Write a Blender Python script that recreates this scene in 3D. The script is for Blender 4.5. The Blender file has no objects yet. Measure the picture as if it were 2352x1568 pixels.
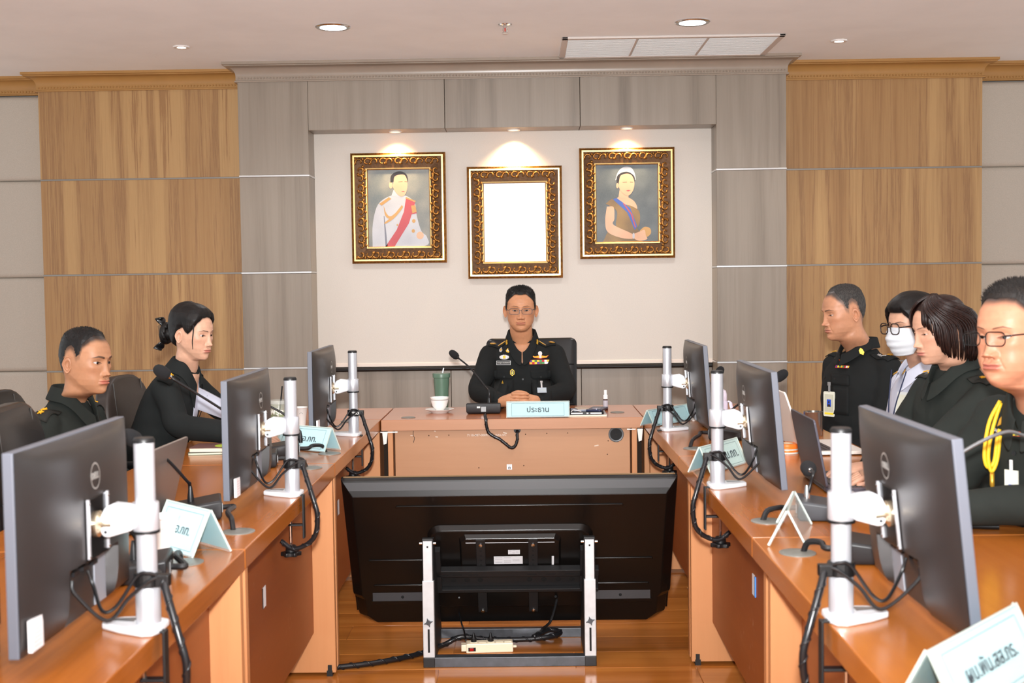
import bpy, bmesh, math, random
import numpy as np
from mathutils import Vector, Matrix, Quaternion
from mathutils.bvhtree import BVHTree
from mathutils import noise as mnoise

random.seed(7)
SC = bpy.context.scene
COL = SC.collection

# ------------------------------------------------------------------ camera
FPX, CAMH = 2800.0, 1.38
def _basis(yaw, pitch, roll):
    fw = np.array([-math.sin(yaw)*math.cos(pitch), math.cos(yaw)*math.cos(pitch), -math.sin(pitch)])
    r = np.cross(fw, [0, 0, 1]); r /= np.linalg.norm(r); u = np.cross(r, fw)
    c, s = math.cos(roll), math.sin(roll)
    return c*r - s*u, s*r + c*u, fw
CR, CU, CF = _basis(math.atan2(29, FPX), math.atan2(134, FPX), 0.0137)
CPOS = np.array([0, 0, CAMH])
cam_d = bpy.data.cameras.new('camera')
cam_d.sensor_width = 36.0
cam_d.lens = FPX / 2352.0 * 36.0
cam_d.clip_start = 0.05
cam_d.dof.use_dof = True
cam_d.dof.focus_distance = 6.0
cam_d.dof.aperture_fstop = 6.3
cam = bpy.data.objects.new('camera', cam_d)
COL.objects.link(cam)
cam.matrix_world = Matrix(((CR[0], CU[0], -CF[0], 0), (CR[1], CU[1], -CF[1], 0), (CR[2], CU[2], -CF[2], CAMH), (0, 0, 0, 1)))
SC.camera = cam

# ------------------------------------------------------------------ world, lights, exposure
SC.view_settings.view_transform = 'Standard'
SC.view_settings.look = 'None'
SC.view_settings.gamma = 1.0
SC.view_settings.use_curve_mapping = False
SC.view_settings.exposure = 0.38
world = bpy.data.worlds.new('room_light')
SC.world = world
world.use_nodes = True
_bg = world.node_tree.nodes['Background']
_bg.inputs[0].default_value = (0.95, 0.985, 1.0, 1)
_bg.inputs[1].default_value = 0.95

def add_light(name, kind, loc, energy, color=(1, 1, 1), target=None, **kw):
    d = bpy.data.lights.new(name, kind)
    d.energy = energy; d.color = color
    for k, v in kw.items(): setattr(d, k, v)
    o = bpy.data.objects.new(name, d); COL.objects.link(o)
    o.location = loc
    if target is not None:
        o.rotation_euler = (Vector(target) - Vector(loc)).to_track_quat('-Z', 'Y').to_euler()
    return o
# the photographer's flash with its diffuser dome, just above the lens
add_light('camera_flash', 'SPOT', (0.0, -0.02, 1.52), 700, (1, 1, 1), (-0.05, 7.6, 2.3),
          spot_size=math.radians(72), spot_blend=1.0, shadow_soft_size=0.035)
add_light('flash_dome', 'POINT', (0.0, -0.05, 1.56), 200, (1, 1, 1), shadow_soft_size=0.05)

# ------------------------------------------------------------------ pixel helpers (2352 x 1568 frame)
def ray(px, py):
    return CF + CR*(px-1176)/FPX + CU*(784-py)/FPX
def atz(px, py, z=0.75):
    d = ray(px, py); t = (z-CAMH)/d[2]; return Vector(CPOS + t*d)
def aty(px, py, y):
    d = ray(px, py); t = y/d[1]; return Vector(CPOS + t*d)
def atx(px, py, x):
    d = ray(px, py); t = x/d[0]; return Vector(CPOS + t*d)

# ------------------------------------------------------------------ materials
def lin(c):
    c = c/255.0
    return c/12.92 if c <= 0.04045 else ((c+0.055)/1.055)**2.4
def rgb(r, g, b): return (lin(r), lin(g), lin(b), 1.0)

class NT:
    def __init__(s, m):
        m.use_nodes = True; s.m = m; s.t = m.node_tree
        s.b = s.t.nodes['Principled BSDF']
        s.out = s.t.nodes['Material Output']
    def n(s, typ, **kw):
        x = s.t.nodes.new(typ)
        for k, v in kw.items():
            if isinstance(v, tuple) and k.startswith('i_'): x.inputs[k[2:]].default_value = v
            else: setattr(x, k, v)
        return x
    def l(s, a, b): s.t.links.new(a, b)
    def coord(s, scale=(1, 1, 1), kind='Object', rot=(0, 0, 0), loc=(0, 0, 0)):
        c = s.n('ShaderNodeTexCoord'); m = s.n('ShaderNodeMapping')
        m.inputs['Scale'].default_value = scale; m.inputs['Rotation'].default_value = rot; m.inputs['Location'].default_value = loc
        s.l(c.outputs[kind], m.inputs[0]); return m.outputs[0]
    def noise(s, vec, scale=5, detail=4, rough=0.55, dist=0.0):
        x = s.n('ShaderNodeTexNoise'); x.inputs['Scale'].default_value = scale; x.inputs['Detail'].default_value = detail
        x.inputs['Roughness'].default_value = rough; x.inputs['Distortion'].default_value = dist
        if vec is not None: s.l(vec, x.inputs['Vector'])
        return x.outputs[0]
    def ramp(s, fac, stops, mode='LINEAR'):
        r = s.n('ShaderNodeValToRGB'); r.color_ramp.interpolation = mode
        e = r.color_ramp.elements
        while len(e) > 1: e.remove(e[-1])
        e[0].position = stops[0][0]; e[0].color = stops[0][1]
        for p, c in stops[1:]:
            q = e.new(p); q.color = c
        s.l(fac, r.inputs[0]); return r.outputs[0]
    def mix(s, fac, a, b, blend='MIX'):
        x = s.n('ShaderNodeMix', data_type='RGBA', blend_type=blend)
        for sock, v in ((x.inputs[0], fac), (x.inputs[6], a), (x.inputs[7], b)):
            if hasattr(v, 'links'): s.l(v, sock)
            else: sock.default_value = v
        return x.outputs[2]
    def math(s, op, a, b=0.0):
        x = s.n('ShaderNodeMath', operation=op)
        for sock, v in ((x.inputs[0], a), (x.inputs[1], b)):
            if hasattr(v, 'links'): s.l(v, sock)
            else: sock.default_value = v
        return x.outputs[0]
    def bump(s, h, strength=0.2, dist=0.002):
        x = s.n('ShaderNodeBump'); x.inputs['Strength'].default_value = strength; x.inputs['Distance'].default_value = dist
        s.l(h, x.inputs['Height']); s.l(x.outputs[0], s.b.inputs['Normal'])
    def attr(s, name):
        x = s.n('ShaderNodeAttribute', attribute_name=name); return x.outputs['Fac']
    def set(s, **kw):
        for k, v in kw.items():
            k = k.replace('_', ' ')
            sock = s.b.inputs[k]
            if hasattr(v, 'links'): s.l(v, sock)
            else: sock.default_value = v

MATS = {}
def mat(name, color=(200, 200, 200), rough=0.5, metal=0.0, noise=0.0, nscale=30, bump=0.0, bscale=200, spec=0.5, coat=0.0, alpha=1.0, emit=None, estr=1.0, trans=0.0, sheen=0.0, ior=1.45):
    if name in MATS: return MATS[name]
    m = bpy.data.materials.new(name); t = NT(m)
    base = rgb(*color)
    t.set(Base_Color=base, Roughness=rough, Metallic=metal, Specular_IOR_Level=spec, IOR=ior)
    v = t.coord()
    if noise:
        n = t.noise(v, nscale, 5)
        d = tuple(max(0, c*(1-noise)) for c in base[:3])+(1,); u = tuple(min(1, c*(1+noise)) for c in base[:3])+(1,)
        t.set(Base_Color=t.ramp(n, [(0.3, d), (0.7, u)]))
    if bump:
        t.bump(t.noise(v, bscale, 3), bump, 0.001)
    if coat: t.set(Coat_Weight=coat)
    if alpha < 1: t.set(Alpha=alpha)
    if trans: t.set(Transmission_Weight=trans)
    if sheen: t.set(Sheen_Weight=sheen, Sheen_Roughness=0.5)
    if emit: t.set(Emission_Color=rgb(*emit), Emission_Strength=estr)
    MATS[name] = m
    return m

def wood(name, stops, axis='Z', scale=1.0, stretch=.05, rough=0.35, band=6.0, grain=60.0, bump=0.08, coat=0.0, rand=True, spec=0.4):
    """streaky grain running along one axis; colour stops over a noise ramp"""
    if name in MATS: return MATS[name]
    m = bpy.data.materials.new(name); t = NT(m)
    s = {'X': (stretch, 1, 1), 'Y': (1, stretch, 1), 'Z': (1, 1, stretch)}[axis]
    s = tuple(c*scale for c in s)
    c = t.n('ShaderNodeTexCoord'); mp = t.n('ShaderNodeMapping'); mp.inputs['Scale'].default_value = s
    if rand:
        oi = t.n('ShaderNodeObjectInfo'); add = t.n('ShaderNodeVectorMath', operation='ADD')
        mul = t.n('ShaderNodeVectorMath', operation='SCALE'); mul.inputs[3].default_value = 37.0
        cmb = t.n('ShaderNodeCombineXYZ')
        for i in range(3): t.l(oi.outputs['Random'], cmb.inputs[i])
        t.l(cmb.outputs[0], mul.inputs[0]); t.l(c.outputs['Object'], add.inputs[0]); t.l(mul.outputs[0], add.inputs[1])
        t.l(add.outputs[0], mp.inputs[0])
    else: t.l(c.outputs['Object'], mp.inputs[0])
    v = mp.outputs[0]
    n1 = t.noise(v, band, 3, 0.5, 0.6); n2 = t.noise(v, grain, 6, 0.7, 0.2)
    f = t.math('ADD', t.math('MULTIPLY', n1, 0.78), t.math('MULTIPLY', n2, 0.22))
    t.set(Base_Color=t.ramp(f, [(p, rgb(*c)) for p, c in stops]), Roughness=rough, Specular_IOR_Level=spec)
    if coat: t.set(Coat_Weight=coat, Coat_Roughness=0.15)
    t.bump(n2, bump, 0.001)
    MATS[name] = m
    return m

# ------------------------------------------------------------------ mesh builder
class MB:
    def __init__(s): s.v = []; s.f = []; s.m = []
    def add(s, vs, fs, M=None, mi=0):
        o = len(s.v)
        if M is not None: vs = [M @ Vector(p) for p in vs]
        s.v += [tuple(p) for p in vs]; s.f += [tuple(i+o for i in f) for f in fs]; s.m += [mi]*len(fs)
        return s
    def box(s, lo, hi, M=None, mi=0):
        (a, b, c), (d, e, f) = lo, hi
        vs = [(a, b, c), (d, b, c), (d, e, c), (a, e, c), (a, b, f), (d, b, f), (d, e, f), (a, e, f)]
        fs = [(0, 3, 2, 1), (4, 5, 6, 7), (0, 1, 5, 4), (1, 2, 6, 5), (2, 3, 7, 6), (3, 0, 4, 7)]
        return s.add(vs, fs, M, mi)
    def prism(s, poly, z0, z1, M=None, mi=0):
        n = len(poly); vs = [(x, y, z0) for x, y in poly]+[(x, y, z1) for x, y in poly]
        fs = [tuple(range(n))[::-1], tuple(range(n, 2*n))]+[(i, (i+1) % n, n+(i+1) % n, n+i) for i in range(n)]
        return s.add(vs, fs, M, mi)
    def tube(s, pts, r, n=10, cap=True, M=None, mi=0, flat=None):
        pts = [Vector(p) for p in pts]; k = len(pts)
        rs = r if isinstance(r, (list, tuple)) else [r]*k
        vs = []; up = None
        for i, p in enumerate(pts):
            t = (pts[min(i+1, k-1)]-pts[max(i-1, 0)])
            t = t.normalized() if t.length > 1e-9 else Vector((0, 0, 1))
            if up is None:
                up = t.orthogonal().normalized() if flat is None else (Vector(flat)-t*t.dot(Vector(flat))).normalized()
            up = (up - t*up.dot(t))
            up = up.normalized() if up.length > 1e-6 else t.orthogonal().normalized()
            w = t.cross(up)
            rr = rs[i]; ra, rb = rr if isinstance(rr, tuple) else (rr, rr)
            for j in range(n):
                a = 2*math.pi*j/n
                vs.append(p+up*math.cos(a)*ra+w*math.sin(a)*rb)
        fs = [(i*n+j, i*n+(j+1) % n, (i+1)*n+(j+1) % n, (i+1)*n+j) for i in range(k-1) for j in range(n)]
        if cap: fs += [tuple(range(n))[::-1], tuple(range((k-1)*n, k*n))]
        return s.add(vs, fs, M, mi)
    def lathe(s, prof, n=24, M=None, mi=0, cap=True):
        k = len(prof); vs = [(r*math.cos(2*math.pi*j/n), r*math.sin(2*math.pi*j/n), z) for r, z in prof for j in range(n)]
        fs = [(i*n+j, i*n+(j+1) % n, (i+1)*n+(j+1) % n, (i+1)*n+j) for i in range(k-1) for j in range(n)]
        if cap: fs += [tuple(range(n))[::-1], tuple(range((k-1)*n, k*n))]
        return s.add(vs, fs, M, mi)
    def ball(s, c, r, n=14, M=None, mi=0):
        r = r if isinstance(r, (list, tuple)) else (r, r, r); vs = []; k = max(5, n*2//3)
        for i in range(k+1):
            a = math.pi*i/k
            for j in range(n):
                b = 2*math.pi*j/n
                vs.append((c[0]+r[0]*math.sin(a)*math.cos(b), c[1]+r[1]*math.sin(a)*math.sin(b), c[2]-r[2]*math.cos(a)))
        fs = [(i*n+j, i*n+(j+1) % n, (i+1)*n+(j+1) % n, (i+1)*n+j) for i in range(k) for j in range(n)]
        return s.add(vs, fs, M, mi)
    def loft(s, rings, cap=True, closed=True, M=None, mi=0):
        n = len(rings[0]); k = len(rings); vs = [p for r in rings for p in r]
        nn = n if closed else n-1
        fs = [(i*n+j, i*n+(j+1) % n, (i+1)*n+(j+1) % n, (i+1)*n+j) for i in range(k-1) for j in range(nn)]
        if cap and closed: fs += [tuple(range(n))[::-1], tuple(range((k-1)*n, k*n))]
        return s.add(vs, fs, M, mi)
    def mesh(s, name):
        me = bpy.data.meshes.new(name); me.from_pydata(s.v, [], s.f); me.polygons.foreach_set('material_index', s.m)
        bm = bmesh.new(); bm.from_mesh(me); bmesh.ops.recalc_face_normals(bm, faces=bm.faces); bm.to_mesh(me); bm.free()
        return me
    def build(s, name, material, parent=None, smooth=False, bevel=0.0, seg=2, loc=None, sub=0, angle=0.6):
        me = s.mesh(name)
        for m in (material if isinstance(material, (list, tuple)) else [material]): me.materials.append(m)
        return obj(name, me, parent, smooth, bevel, seg, loc, sub, angle)

def obj(name, me, parent=None, smooth=False, bevel=0.0, seg=2, loc=None, sub=0, angle=0.6):
    o = bpy.data.objects.new(name, me); COL.objects.link(o)
    if parent is not None: o.parent = parent
    if loc is not None: o.location = loc
    if smooth:
        me.polygons.foreach_set('use_smooth', [True]*len(me.polygons))
        if smooth != 'all': me.set_sharp_from_angle(angle=angle)
    if bevel:
        b = o.modifiers.new('bevel', 'BEVEL'); b.width = bevel; b.segments = seg; b.limit_method = 'ANGLE'; b.angle_limit = 0.6
        b.harden_normals = False
    if sub:
        q = o.modifiers.new('sub', 'SUBSURF'); q.levels = sub; q.render_levels = sub
    return o

def tag(o, label=None, cat=None, group=None, kind=None):
    if label: o['label'] = label
    if cat: o['category'] = cat
    if group: o['group'] = group
    if kind: o['kind'] = kind
    return o
def empty(name, loc=(0, 0, 0), rz=0.0, label=None, cat=None, group=None, kind=None, rot=None):
    o = bpy.data.objects.new(name, None); COL.objects.link(o)
    o.location = loc; o.rotation_euler = rot if rot is not None else (0, 0, rz); o.empty_display_size = 0.05
    return tag(o, label, cat, group, kind)
def kids(o): return [c for c in bpy.data.objects if c.parent == o]
def copy_tree(o, parent=None):
    c = o.copy(); COL.objects.link(c); c.parent = parent
    for ch in kids(o): copy_tree(ch, c)
    return c
def box(name, lo, hi, m, parent=None, bevel=0.003, seg=2, M=None):
    return MB().box(lo, hi, M).build(name, m, parent, bevel=bevel, seg=seg)
def spline(pts, n=8):
    """Catmull-Rom through the points"""
    P = [Vector(p) for p in pts]; P = [P[0]*2-P[1]]+P+[P[-1]*2-P[-2]]; out = []
    for i in range(1, len(P)-2):
        a, b, c, d = P[i-1:i+3]
        for k in range(n):
            t = k/n
            out.append(0.5*((2*b)+(c-a)*t+(2*a-5*b+4*c-d)*t*t+(3*b-a-3*c+d)*t**3))
    out.append(P[-2]); return out
def cable(name, pts, r, m, parent=None, n=8, seg=8):
    return MB().tube(spline(pts, seg), r, n).build(name, m, parent, smooth=True)
def frame_mat(o, x, y, z):
    x, y, z = Vector(x), Vector(y), Vector(z)
    return Matrix(((x[0], y[0], z[0], o[0]), (x[1], y[1], z[1], o[1]), (x[2], y[2], z[2], o[2]), (0, 0, 0, 1)))
def text_mesh(body, size, extrude=0.0003, bold=0.0, spacing=1.0):
    c = bpy.data.curves.new('lettering', 'FONT'); c.body = body; c.size = size; c.extrude = extrude; c.offset = bold
    c.align_x = 'CENTER'; c.align_y = 'CENTER'; c.space_character = spacing; c.resolution_u = 3
    o = bpy.data.objects.new('lettering', c); COL.objects.link(o)
    bpy.context.view_layer.update()
    me = bpy.data.meshes.new_from_object(o.evaluated_get(bpy.context.evaluated_depsgraph_get()))
    bpy.data.objects.remove(o); bpy.data.curves.remove(c)
    return me
def lettering(body, size, M, m, parent=None, name='lettering', bold=0.0, ext=0.0003, spacing=1.0):
    me = text_mesh(body, size, ext, bold, spacing); me.name = name; me.materials.clear(); me.materials.append(m)
    me.transform(M)
    return obj(name, me, parent)
def rrect(w, h, r, n=5):
    pts = []
    for cx, cy, a0 in ((w/2-r, h/2-r, 0), (-w/2+r, h/2-r, 90), (-w/2+r, -h/2+r, 180), (w/2-r, -h/2+r, 270)):
        for k in range(n+1):
            a = math.radians(a0+90*k/n); pts.append((cx+r*math.cos(a), cy+r*math.sin(a)))
    return pts
RZ = lambda a: Matrix.Rotation(a, 4, 'Z')
RX = lambda a: Matrix.Rotation(a, 4, 'X')
RY = lambda a: Matrix.Rotation(a, 4, 'Y')
TR = lambda x, y, z: Matrix.Translation((x, y, z))
# ================================================================== ROOM
CEIL = 2.74
M_GREYWOOD = wood('grey_wood_laminate', [(0.30, (118, 108, 97)), (0.45, (138, 128, 116)), (0.58, (147, 137, 125)), (0.75, (126, 116, 104))], 'Z', .9, .03, 0.32, 10, 130, 0.05)
M_BROWNWOOD = wood('teak_laminate', [(0.30, (126, 92, 58)), (0.40, (154, 117, 76)), (0.46, (166, 130, 86)), (0.495, (142, 106, 70)), (0.51, (160, 124, 82)), (0.58, (180, 145, 98)), (0.62, (176, 140, 94)), (0.64, (148, 111, 72)), (0.74, (168, 131, 87))], 'Z', 1.0, .022, 0.38, 5.5, 110, 0.05)
M_PAD = mat('padded_linen', (182, 174, 163), 0.95, noise=0.08, nscale=220, bump=0.25, bscale=900, spec=0.1)
M_NICHE = mat('beige_wall_linen', (214, 207, 198), 0.9, noise=0.035, nscale=180, bump=0.15, bscale=700, spec=0.1)
M_CEIL = mat('ceiling_paint', (244, 249, 252), 0.9, noise=0.03, nscale=3, spec=0.15)
M_CORN_B = mat('brown_cornice_paint', (166, 124, 70), 0.45, noise=0.05, nscale=8)
M_CORN_G = mat('grey_cornice_paint', (150, 137, 124), 0.28, noise=0.06, nscale=6)
M_STRIP = mat('brushed_metal_strip', (205, 205, 205), 0.3, 0.9)
M_STRIP_D = mat('dull_metal_strip', (140, 136, 130), 0.4, 0.8)
M_BLACK = mat('black_plastic', (16, 16, 17), 0.42)
M_WHITE = mat('white_plastic', (232, 232, 230), 0.45)

wall = empty('wall_back', (0, 7.5, 0), label='panelled back wall in grey and brown wood laminate with a beige niche', cat='wall', kind='structure')
def wl(name, lo, hi, m, bevel=0.002):
    return MB().box(lo, hi, TR(0, -7.5, 0)).build(name, m, wall, bevel=bevel)
GX0, GX1, NX0, NX1, NZ = -1.735, 1.612, -1.307, 1.186, 2.33
box('wall_core', (-5.2, 8.02, 0), (5.2, 8.2, CEIL+0.1), mat('wall_plaster', (190, 182, 174), 0.9), None, 0)
tag(bpy.data.objects['wall_core'], 'plain plaster wall behind the wood panelling', 'wall', kind='structure')
gz = [0.0, 0.875, 1.464, 2.056, 2.66]
for x0, x1 in ((GX0, NX0), (NX1, GX1)):
    for a, b in zip(gz, gz[1:]):
        wl('grey_panel', (x0, 7.5, a+0.006), (x1, 8.0, b-0.006), M_GREYWOOD)
    for z in gz[1:4]:
        e = 0.002
        wl('metal_strip', (x0-e, 7.499-e, z-0.0055), (x1+e, 7.99, z+0.0055), M_STRIP, 0.001)
lx = [NX0, -0.47, 0.357, NX1]
for a, b in zip(lx, lx[1:]):
    wl('grey_panel', (a+0.0015, 7.5, NZ), (b-0.0015, 8.0, 2.66), M_GREYWOOD)
    wl('grey_panel', (a+0.0015, 7.72, 0.0), (b-0.0015, 8.0, 0.85), M_GREYWOOD)
wl('niche_wallcovering', (NX0, 7.7, 0.885), (NX1, 7.98, NZ), M_NICHE, 0)
wl('niche_border', (NX0, 7.694, 0.862), (NX1, 7.98, 0.886), mat('cream_border', (232, 218, 206), 0.6), 0.003)
r = MB().tube([(NX0+0.005, 7.69, 0.846), (NX1-0.005, 7.69, 0.846)], 0.013, 14).tube([(NX0+.1, 7.678, 0.852), (NX1-.1, 7.678, 0.852)], 0.004, 8)
for v in (r,): v.v = [(x, y-7.5, z) for x, y, z in v.v]
r.build('black_rail', M_BLACK, wall, smooth=True)
bz = [0.0, 0.855, 1.468, 2.071, 2.66]
for x0, x1 in ((-3.055, GX0), (GX1, 2.892)):
    for a, b in zip(bz, bz[1:]):
        wl('brown_panel', (x0, 7.74, a+0.005), (x1, 8.0, b-0.005), M_BROWNWOOD)
    for z in bz[1:4]:
        wl('metal_strip', (x0-0.001, 7.739, z-0.0055), (x1, 7.99, z+0.0055), M_STRIP_D, 0.001)
pz = [0.0, 0.85, 1.458, 2.08, 2.62]
for x0, x1 in ((-5.2, -4.1), (-4.1, -3.055), (2.892, 3.95), (3.95, 5.2)):
    for a, b in zip(pz, pz[1:]):
        MB().box((x0, 7.86, a), (x1, 8.02, b), TR(0, -7.5, 0)).build('padded_panel', M_PAD, wall, bevel=0.028, seg=5, smooth=True)

def cornice(n, path, m, label):
    """path: plan points, outside to the camera side (left of travel is the wall)"""
    prof = [(0.0, 2.626), (0.014, 2.626), (0.014, 2.634), (0.008, 2.637), (0.008, 2.662)]
    for k in range(9):
        a = math.radians(90*k/8); prof.append((0.008+0.05*(1-math.cos(a)), 2.662+0.052*math.sin(a)))
    prof += [(0.066, 2.716), (0.066, 2.721), (0.078, 2.724), (0.078, 2.7399), (0.0, 2.7399)]
    P = [Vector((x, y, 0)) for x, y in path]; rings = []
    for i, p in enumerate(P):
        ns = []
        if i > 0: d = (P[i]-P[i-1]).normalized(); ns.append(Vector((d.y, -d.x, 0)))
        if i < len(P)-1: d = (P[i+1]-P[i]).normalized(); ns.append(Vector((d.y, -d.x, 0)))
        nn = sum(ns, Vector()); nn = nn/nn.length_squared*len(ns) if len(ns) == 2 else ns[0]
        if len(ns) == 2: nn = (ns[0]+ns[1])/(1+ns[0].dot(ns[1]))
        rings.append([(p.x+nn.x*d, p.y+nn.y*d, z) for d, z in prof])
    o = MB().loft(rings).build('trim_%d' % n, m, None, smooth=True, angle=0.5)
    tag(o, label, 'cornice', kind='structure')
    b = MB()
    for p, q in zip(P, P[1:]):
        d = (q-p); L = d.length; d.normalize(); nn = Vector((d.y, -d.x, 0)); k = int(L/0.0195)
        for j in range(k):
            c = p+d*(L*(j+0.5)/k)+nn*0.008+Vector((0, 0, 2.649))
            b.ball(c, 0.0055, 6)
    b.build('bead_row', m, o, smooth='all')
cornice(1, [(GX0, 7.74), (GX0, 7.5), (GX1, 7.5), (GX1, 7.74)], M_CORN_G, 'grey painted cornice with a bead row above the grey panelling')
cornice(2, [(-3.055, 7.95), (-3.055, 7.74), (GX0, 7.74)], M_CORN_B, 'brown cornice with beads above the teak panel left of the niche')
cornice(3, [(GX1, 7.74), (2.892, 7.74), (2.892, 7.95)], M_CORN_B, 'brown cornice with beads above the teak panel right of the niche')
cornice(4, [(-5.2, 7.88), (-3.055, 7.88)], M_CORN_B, 'short brown cornice above the padded linen panels at far left')
cornice(5, [(2.892, 7.88), (5.2, 7.88)], M_CORN_B, 'short brown cornice above the padded linen panels at far right')

tag(box('ceiling', (-5.2, -3.0, CEIL), (5.2, 8.02, CEIL+0.1), M_CEIL, None, 0), 'smooth pale grey plaster ceiling', 'ceiling', kind='structure')

# ---- floor with separate laminate planks down the aisle
M_FLOOR = wood('floor_laminate', [(0.28, (128, 74, 28)), (0.45, (176, 106, 44)), (0.6, (196, 124, 56)), (0.75, (158, 92, 36))], 'X', 1.0, .05, 0.16, 7, 70, 0.03, coat=0.25)
fl = box('floor', (-5.2, -3.0, -0.1), (5.2, 8.02, -0.004), M_FLOOR, None, 0)
tag(fl, 'glossy orange brown laminate plank floor', 'floor', kind='structure')
pl_me = {}
for i in range(13):
    y0 = 3.55+i*0.19; off = (i*0.47) % 0.9
    for k in range(-1, 4):
        x0 = -1.75+off+k*0.92; x1 = x0+0.918
        L = 0.918
        if L not in pl_me:
            pl_me[L] = MB().box((0, 0, -0.012), (L, 0.1885, 0.0)).mesh('plank'); pl_me[L].materials.append(M_FLOOR)
        obj('plank', pl_me[L], fl, bevel=0.0008, seg=1, loc=(x0, y0, 0))

# ---- ceiling fixtures
M_LAMP = mat('lamp_diffuser_white', (255, 255, 255), 0.5, emit=(235, 240, 255), estr=9.0)
M_LAMPW = mat('spot_lens_warm', (255, 240, 220), 0.5, emit=(255, 236, 214), estr=10.0)
M_CHROME = mat('chrome', (215, 215, 215), 0.15, 1.0)
def downlight(name, x, y, z, r, label, cat='downlight', power=0, color=(1, 1, 1), m=M_LAMP, inset=0.75, group=None, spot=1.9, blend=0.6, tgt=None):
    e = empty(name, (x, y, z), label=label, cat=cat, group=group)
    ring = MB().lathe([(r, -0.0005), (r, -0.004), (r*0.93, -0.008), (r*inset, -0.007), (r*inset, -0.002)], 32, cap=False)
    ring.build('trim_ring', M_CHROME if r > .05 else mat('white_ring', (225, 222, 220), .4), e, smooth=True)
    MB().lathe([(r*inset, -0.003), (0.0005, -0.0045)], 32, cap=False).build('diffuser', m, e, smooth=True)
    if power:
        d = (x, y, z-1) if tgt is None else tgt
        l = add_light('lamp_light', 'SPOT', (x, y, z-0.02), power, color, d, spot_size=spot, spot_blend=blend, shadow_soft_size=r*0.7)
        l.parent = e; l.location = (0, 0, -0.02)
    return e
downlight('ceiling_downlight', -0.986, 6.475, CEIL, 0.093, 'large round white downlight in the ceiling left of the sprinkler', power=26, spot=2.6)
downlight('ceiling_downlight', 0.905, 6.497, CEIL, 0.093, 'large round white downlight in the ceiling above the air vent', power=26, spot=2.6)
downlight('ceiling_spotlight', -1.917, 6.943, CEIL, 0.047, 'small recessed spotlight in the ceiling above the left teak panel', 'spotlight', 6, (1, .85, .7), M_LAMPW, 0.55, spot=1.6)
downlight('ceiling_spotlight', 1.821, 7.066, CEIL, 0.047, 'small recessed spotlight in the ceiling above the right teak panel', 'spotlight', 6, (1, .85, .7), M_LAMPW, 0.55, spot=1.6)
M_NL = mat('niche_lens', (240, 235, 225), 0.4, emit=(255, 225, 180), estr=1.2)
for x, w in ((-0.784, 'white uniform portrait'), (-0.05, 'blank white picture'), (0.65, 'gold dress portrait')):
    downlight('niche_spotlight', x, 7.605, NZ, 0.04, 'small round spotlight in the niche soffit over the '+w, 'spotlight', 24 if x != -0.05 else 38, (1, .70, .38), M_NL, 0.8, spot=1.9, blend=1.0, tgt=(x, 7.68, NZ-0.5))
# more downlights of the same kind, out of view, added to light the room
for x in (-2.9, -0.986, 0.905, 2.8):
    for y in (4.1, 1.7, -0.7):
        downlight('ceiling_downlight', x, y, CEIL, 0.093, 'large round white downlight out of view, added to light the tables', power=22, spot=2.6, group='added downlights over the tables')

sp = empty('fire_sprinkler', (-0.081, 6.488, CEIL), label='chrome fire sprinkler head with a red bulb in the ceiling', cat='sprinkler')
MB().lathe([(0.036, -0.001), (0.034, -0.006), (0.012, -0.009), (0.012, -0.02), (0.0, -0.02)], 24, cap=False).build('escutcheon', M_CHROME, sp, smooth=True)
MB().tube([(0, 0, -.018), (0, 0, -.036)], .003, 8).build('glass_bulb', mat('red_glass', (190, 30, 25), .2), sp, smooth=True)
f = MB()
for s in (-1, 1): f.tube([(s*.01, 0, -.018), (s*.012, 0, -.03), (s*.005, 0, -.042)], .0022, 6)
f.lathe([(0.003, -.038), (0.016, -.043), (0.016, -.046), (0.0, -.047)], 12)
f.build('deflector', M_CHROME, sp, smooth=True)

av = empty('air_vent', (0.85, 7.14, CEIL), label='long white ceiling air conditioning grille with three bays', cat='vent')
VX, VY = 0.62, 0.30
M_VENT = mat('vent_white', (244, 246, 246), .5); M_VF = mat('vent_frame', (206, 198, 192), .4)
fr = MB()
for lo, hi in (((-VX, -VY, -.012), (VX, -VY+.035, 0)), ((-VX, VY-.035, -.012), (VX, VY, 0)), ((-VX, -VY, -.012), (-VX+.035, VY, 0)), ((VX-.035, -VY, -.012), (VX, VY, 0))): fr.box(lo, hi)
fr.build('frame', M_VF, av, bevel=.003)
for k in (-1, 1): box('divider', (k*.2-.008, -VY+.035, -.01), (k*.2+.008, VY-.035, -.001), M_VF, av)
lv = MB().box((-.001, -.27, 0), (.001, .27, .001)).mesh('x')
lm = MB().box((-.19, -.006, -.0009), (.19, .006, .0009), RX(0.55)).mesh('louvre'); lm.materials.append(M_VENT)
for b in (-1, 0, 1):
    for j in range(21):
        obj('louvre', lm, av, loc=(b*.395, -.25+j*.025, -.009))
box('vent_back', (-VX+.02, -VY+.02, -.0015), (VX-.02, VY-.02, -.0005), mat('vent_dark', (214, 216, 214), .8), av, 0)

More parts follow.
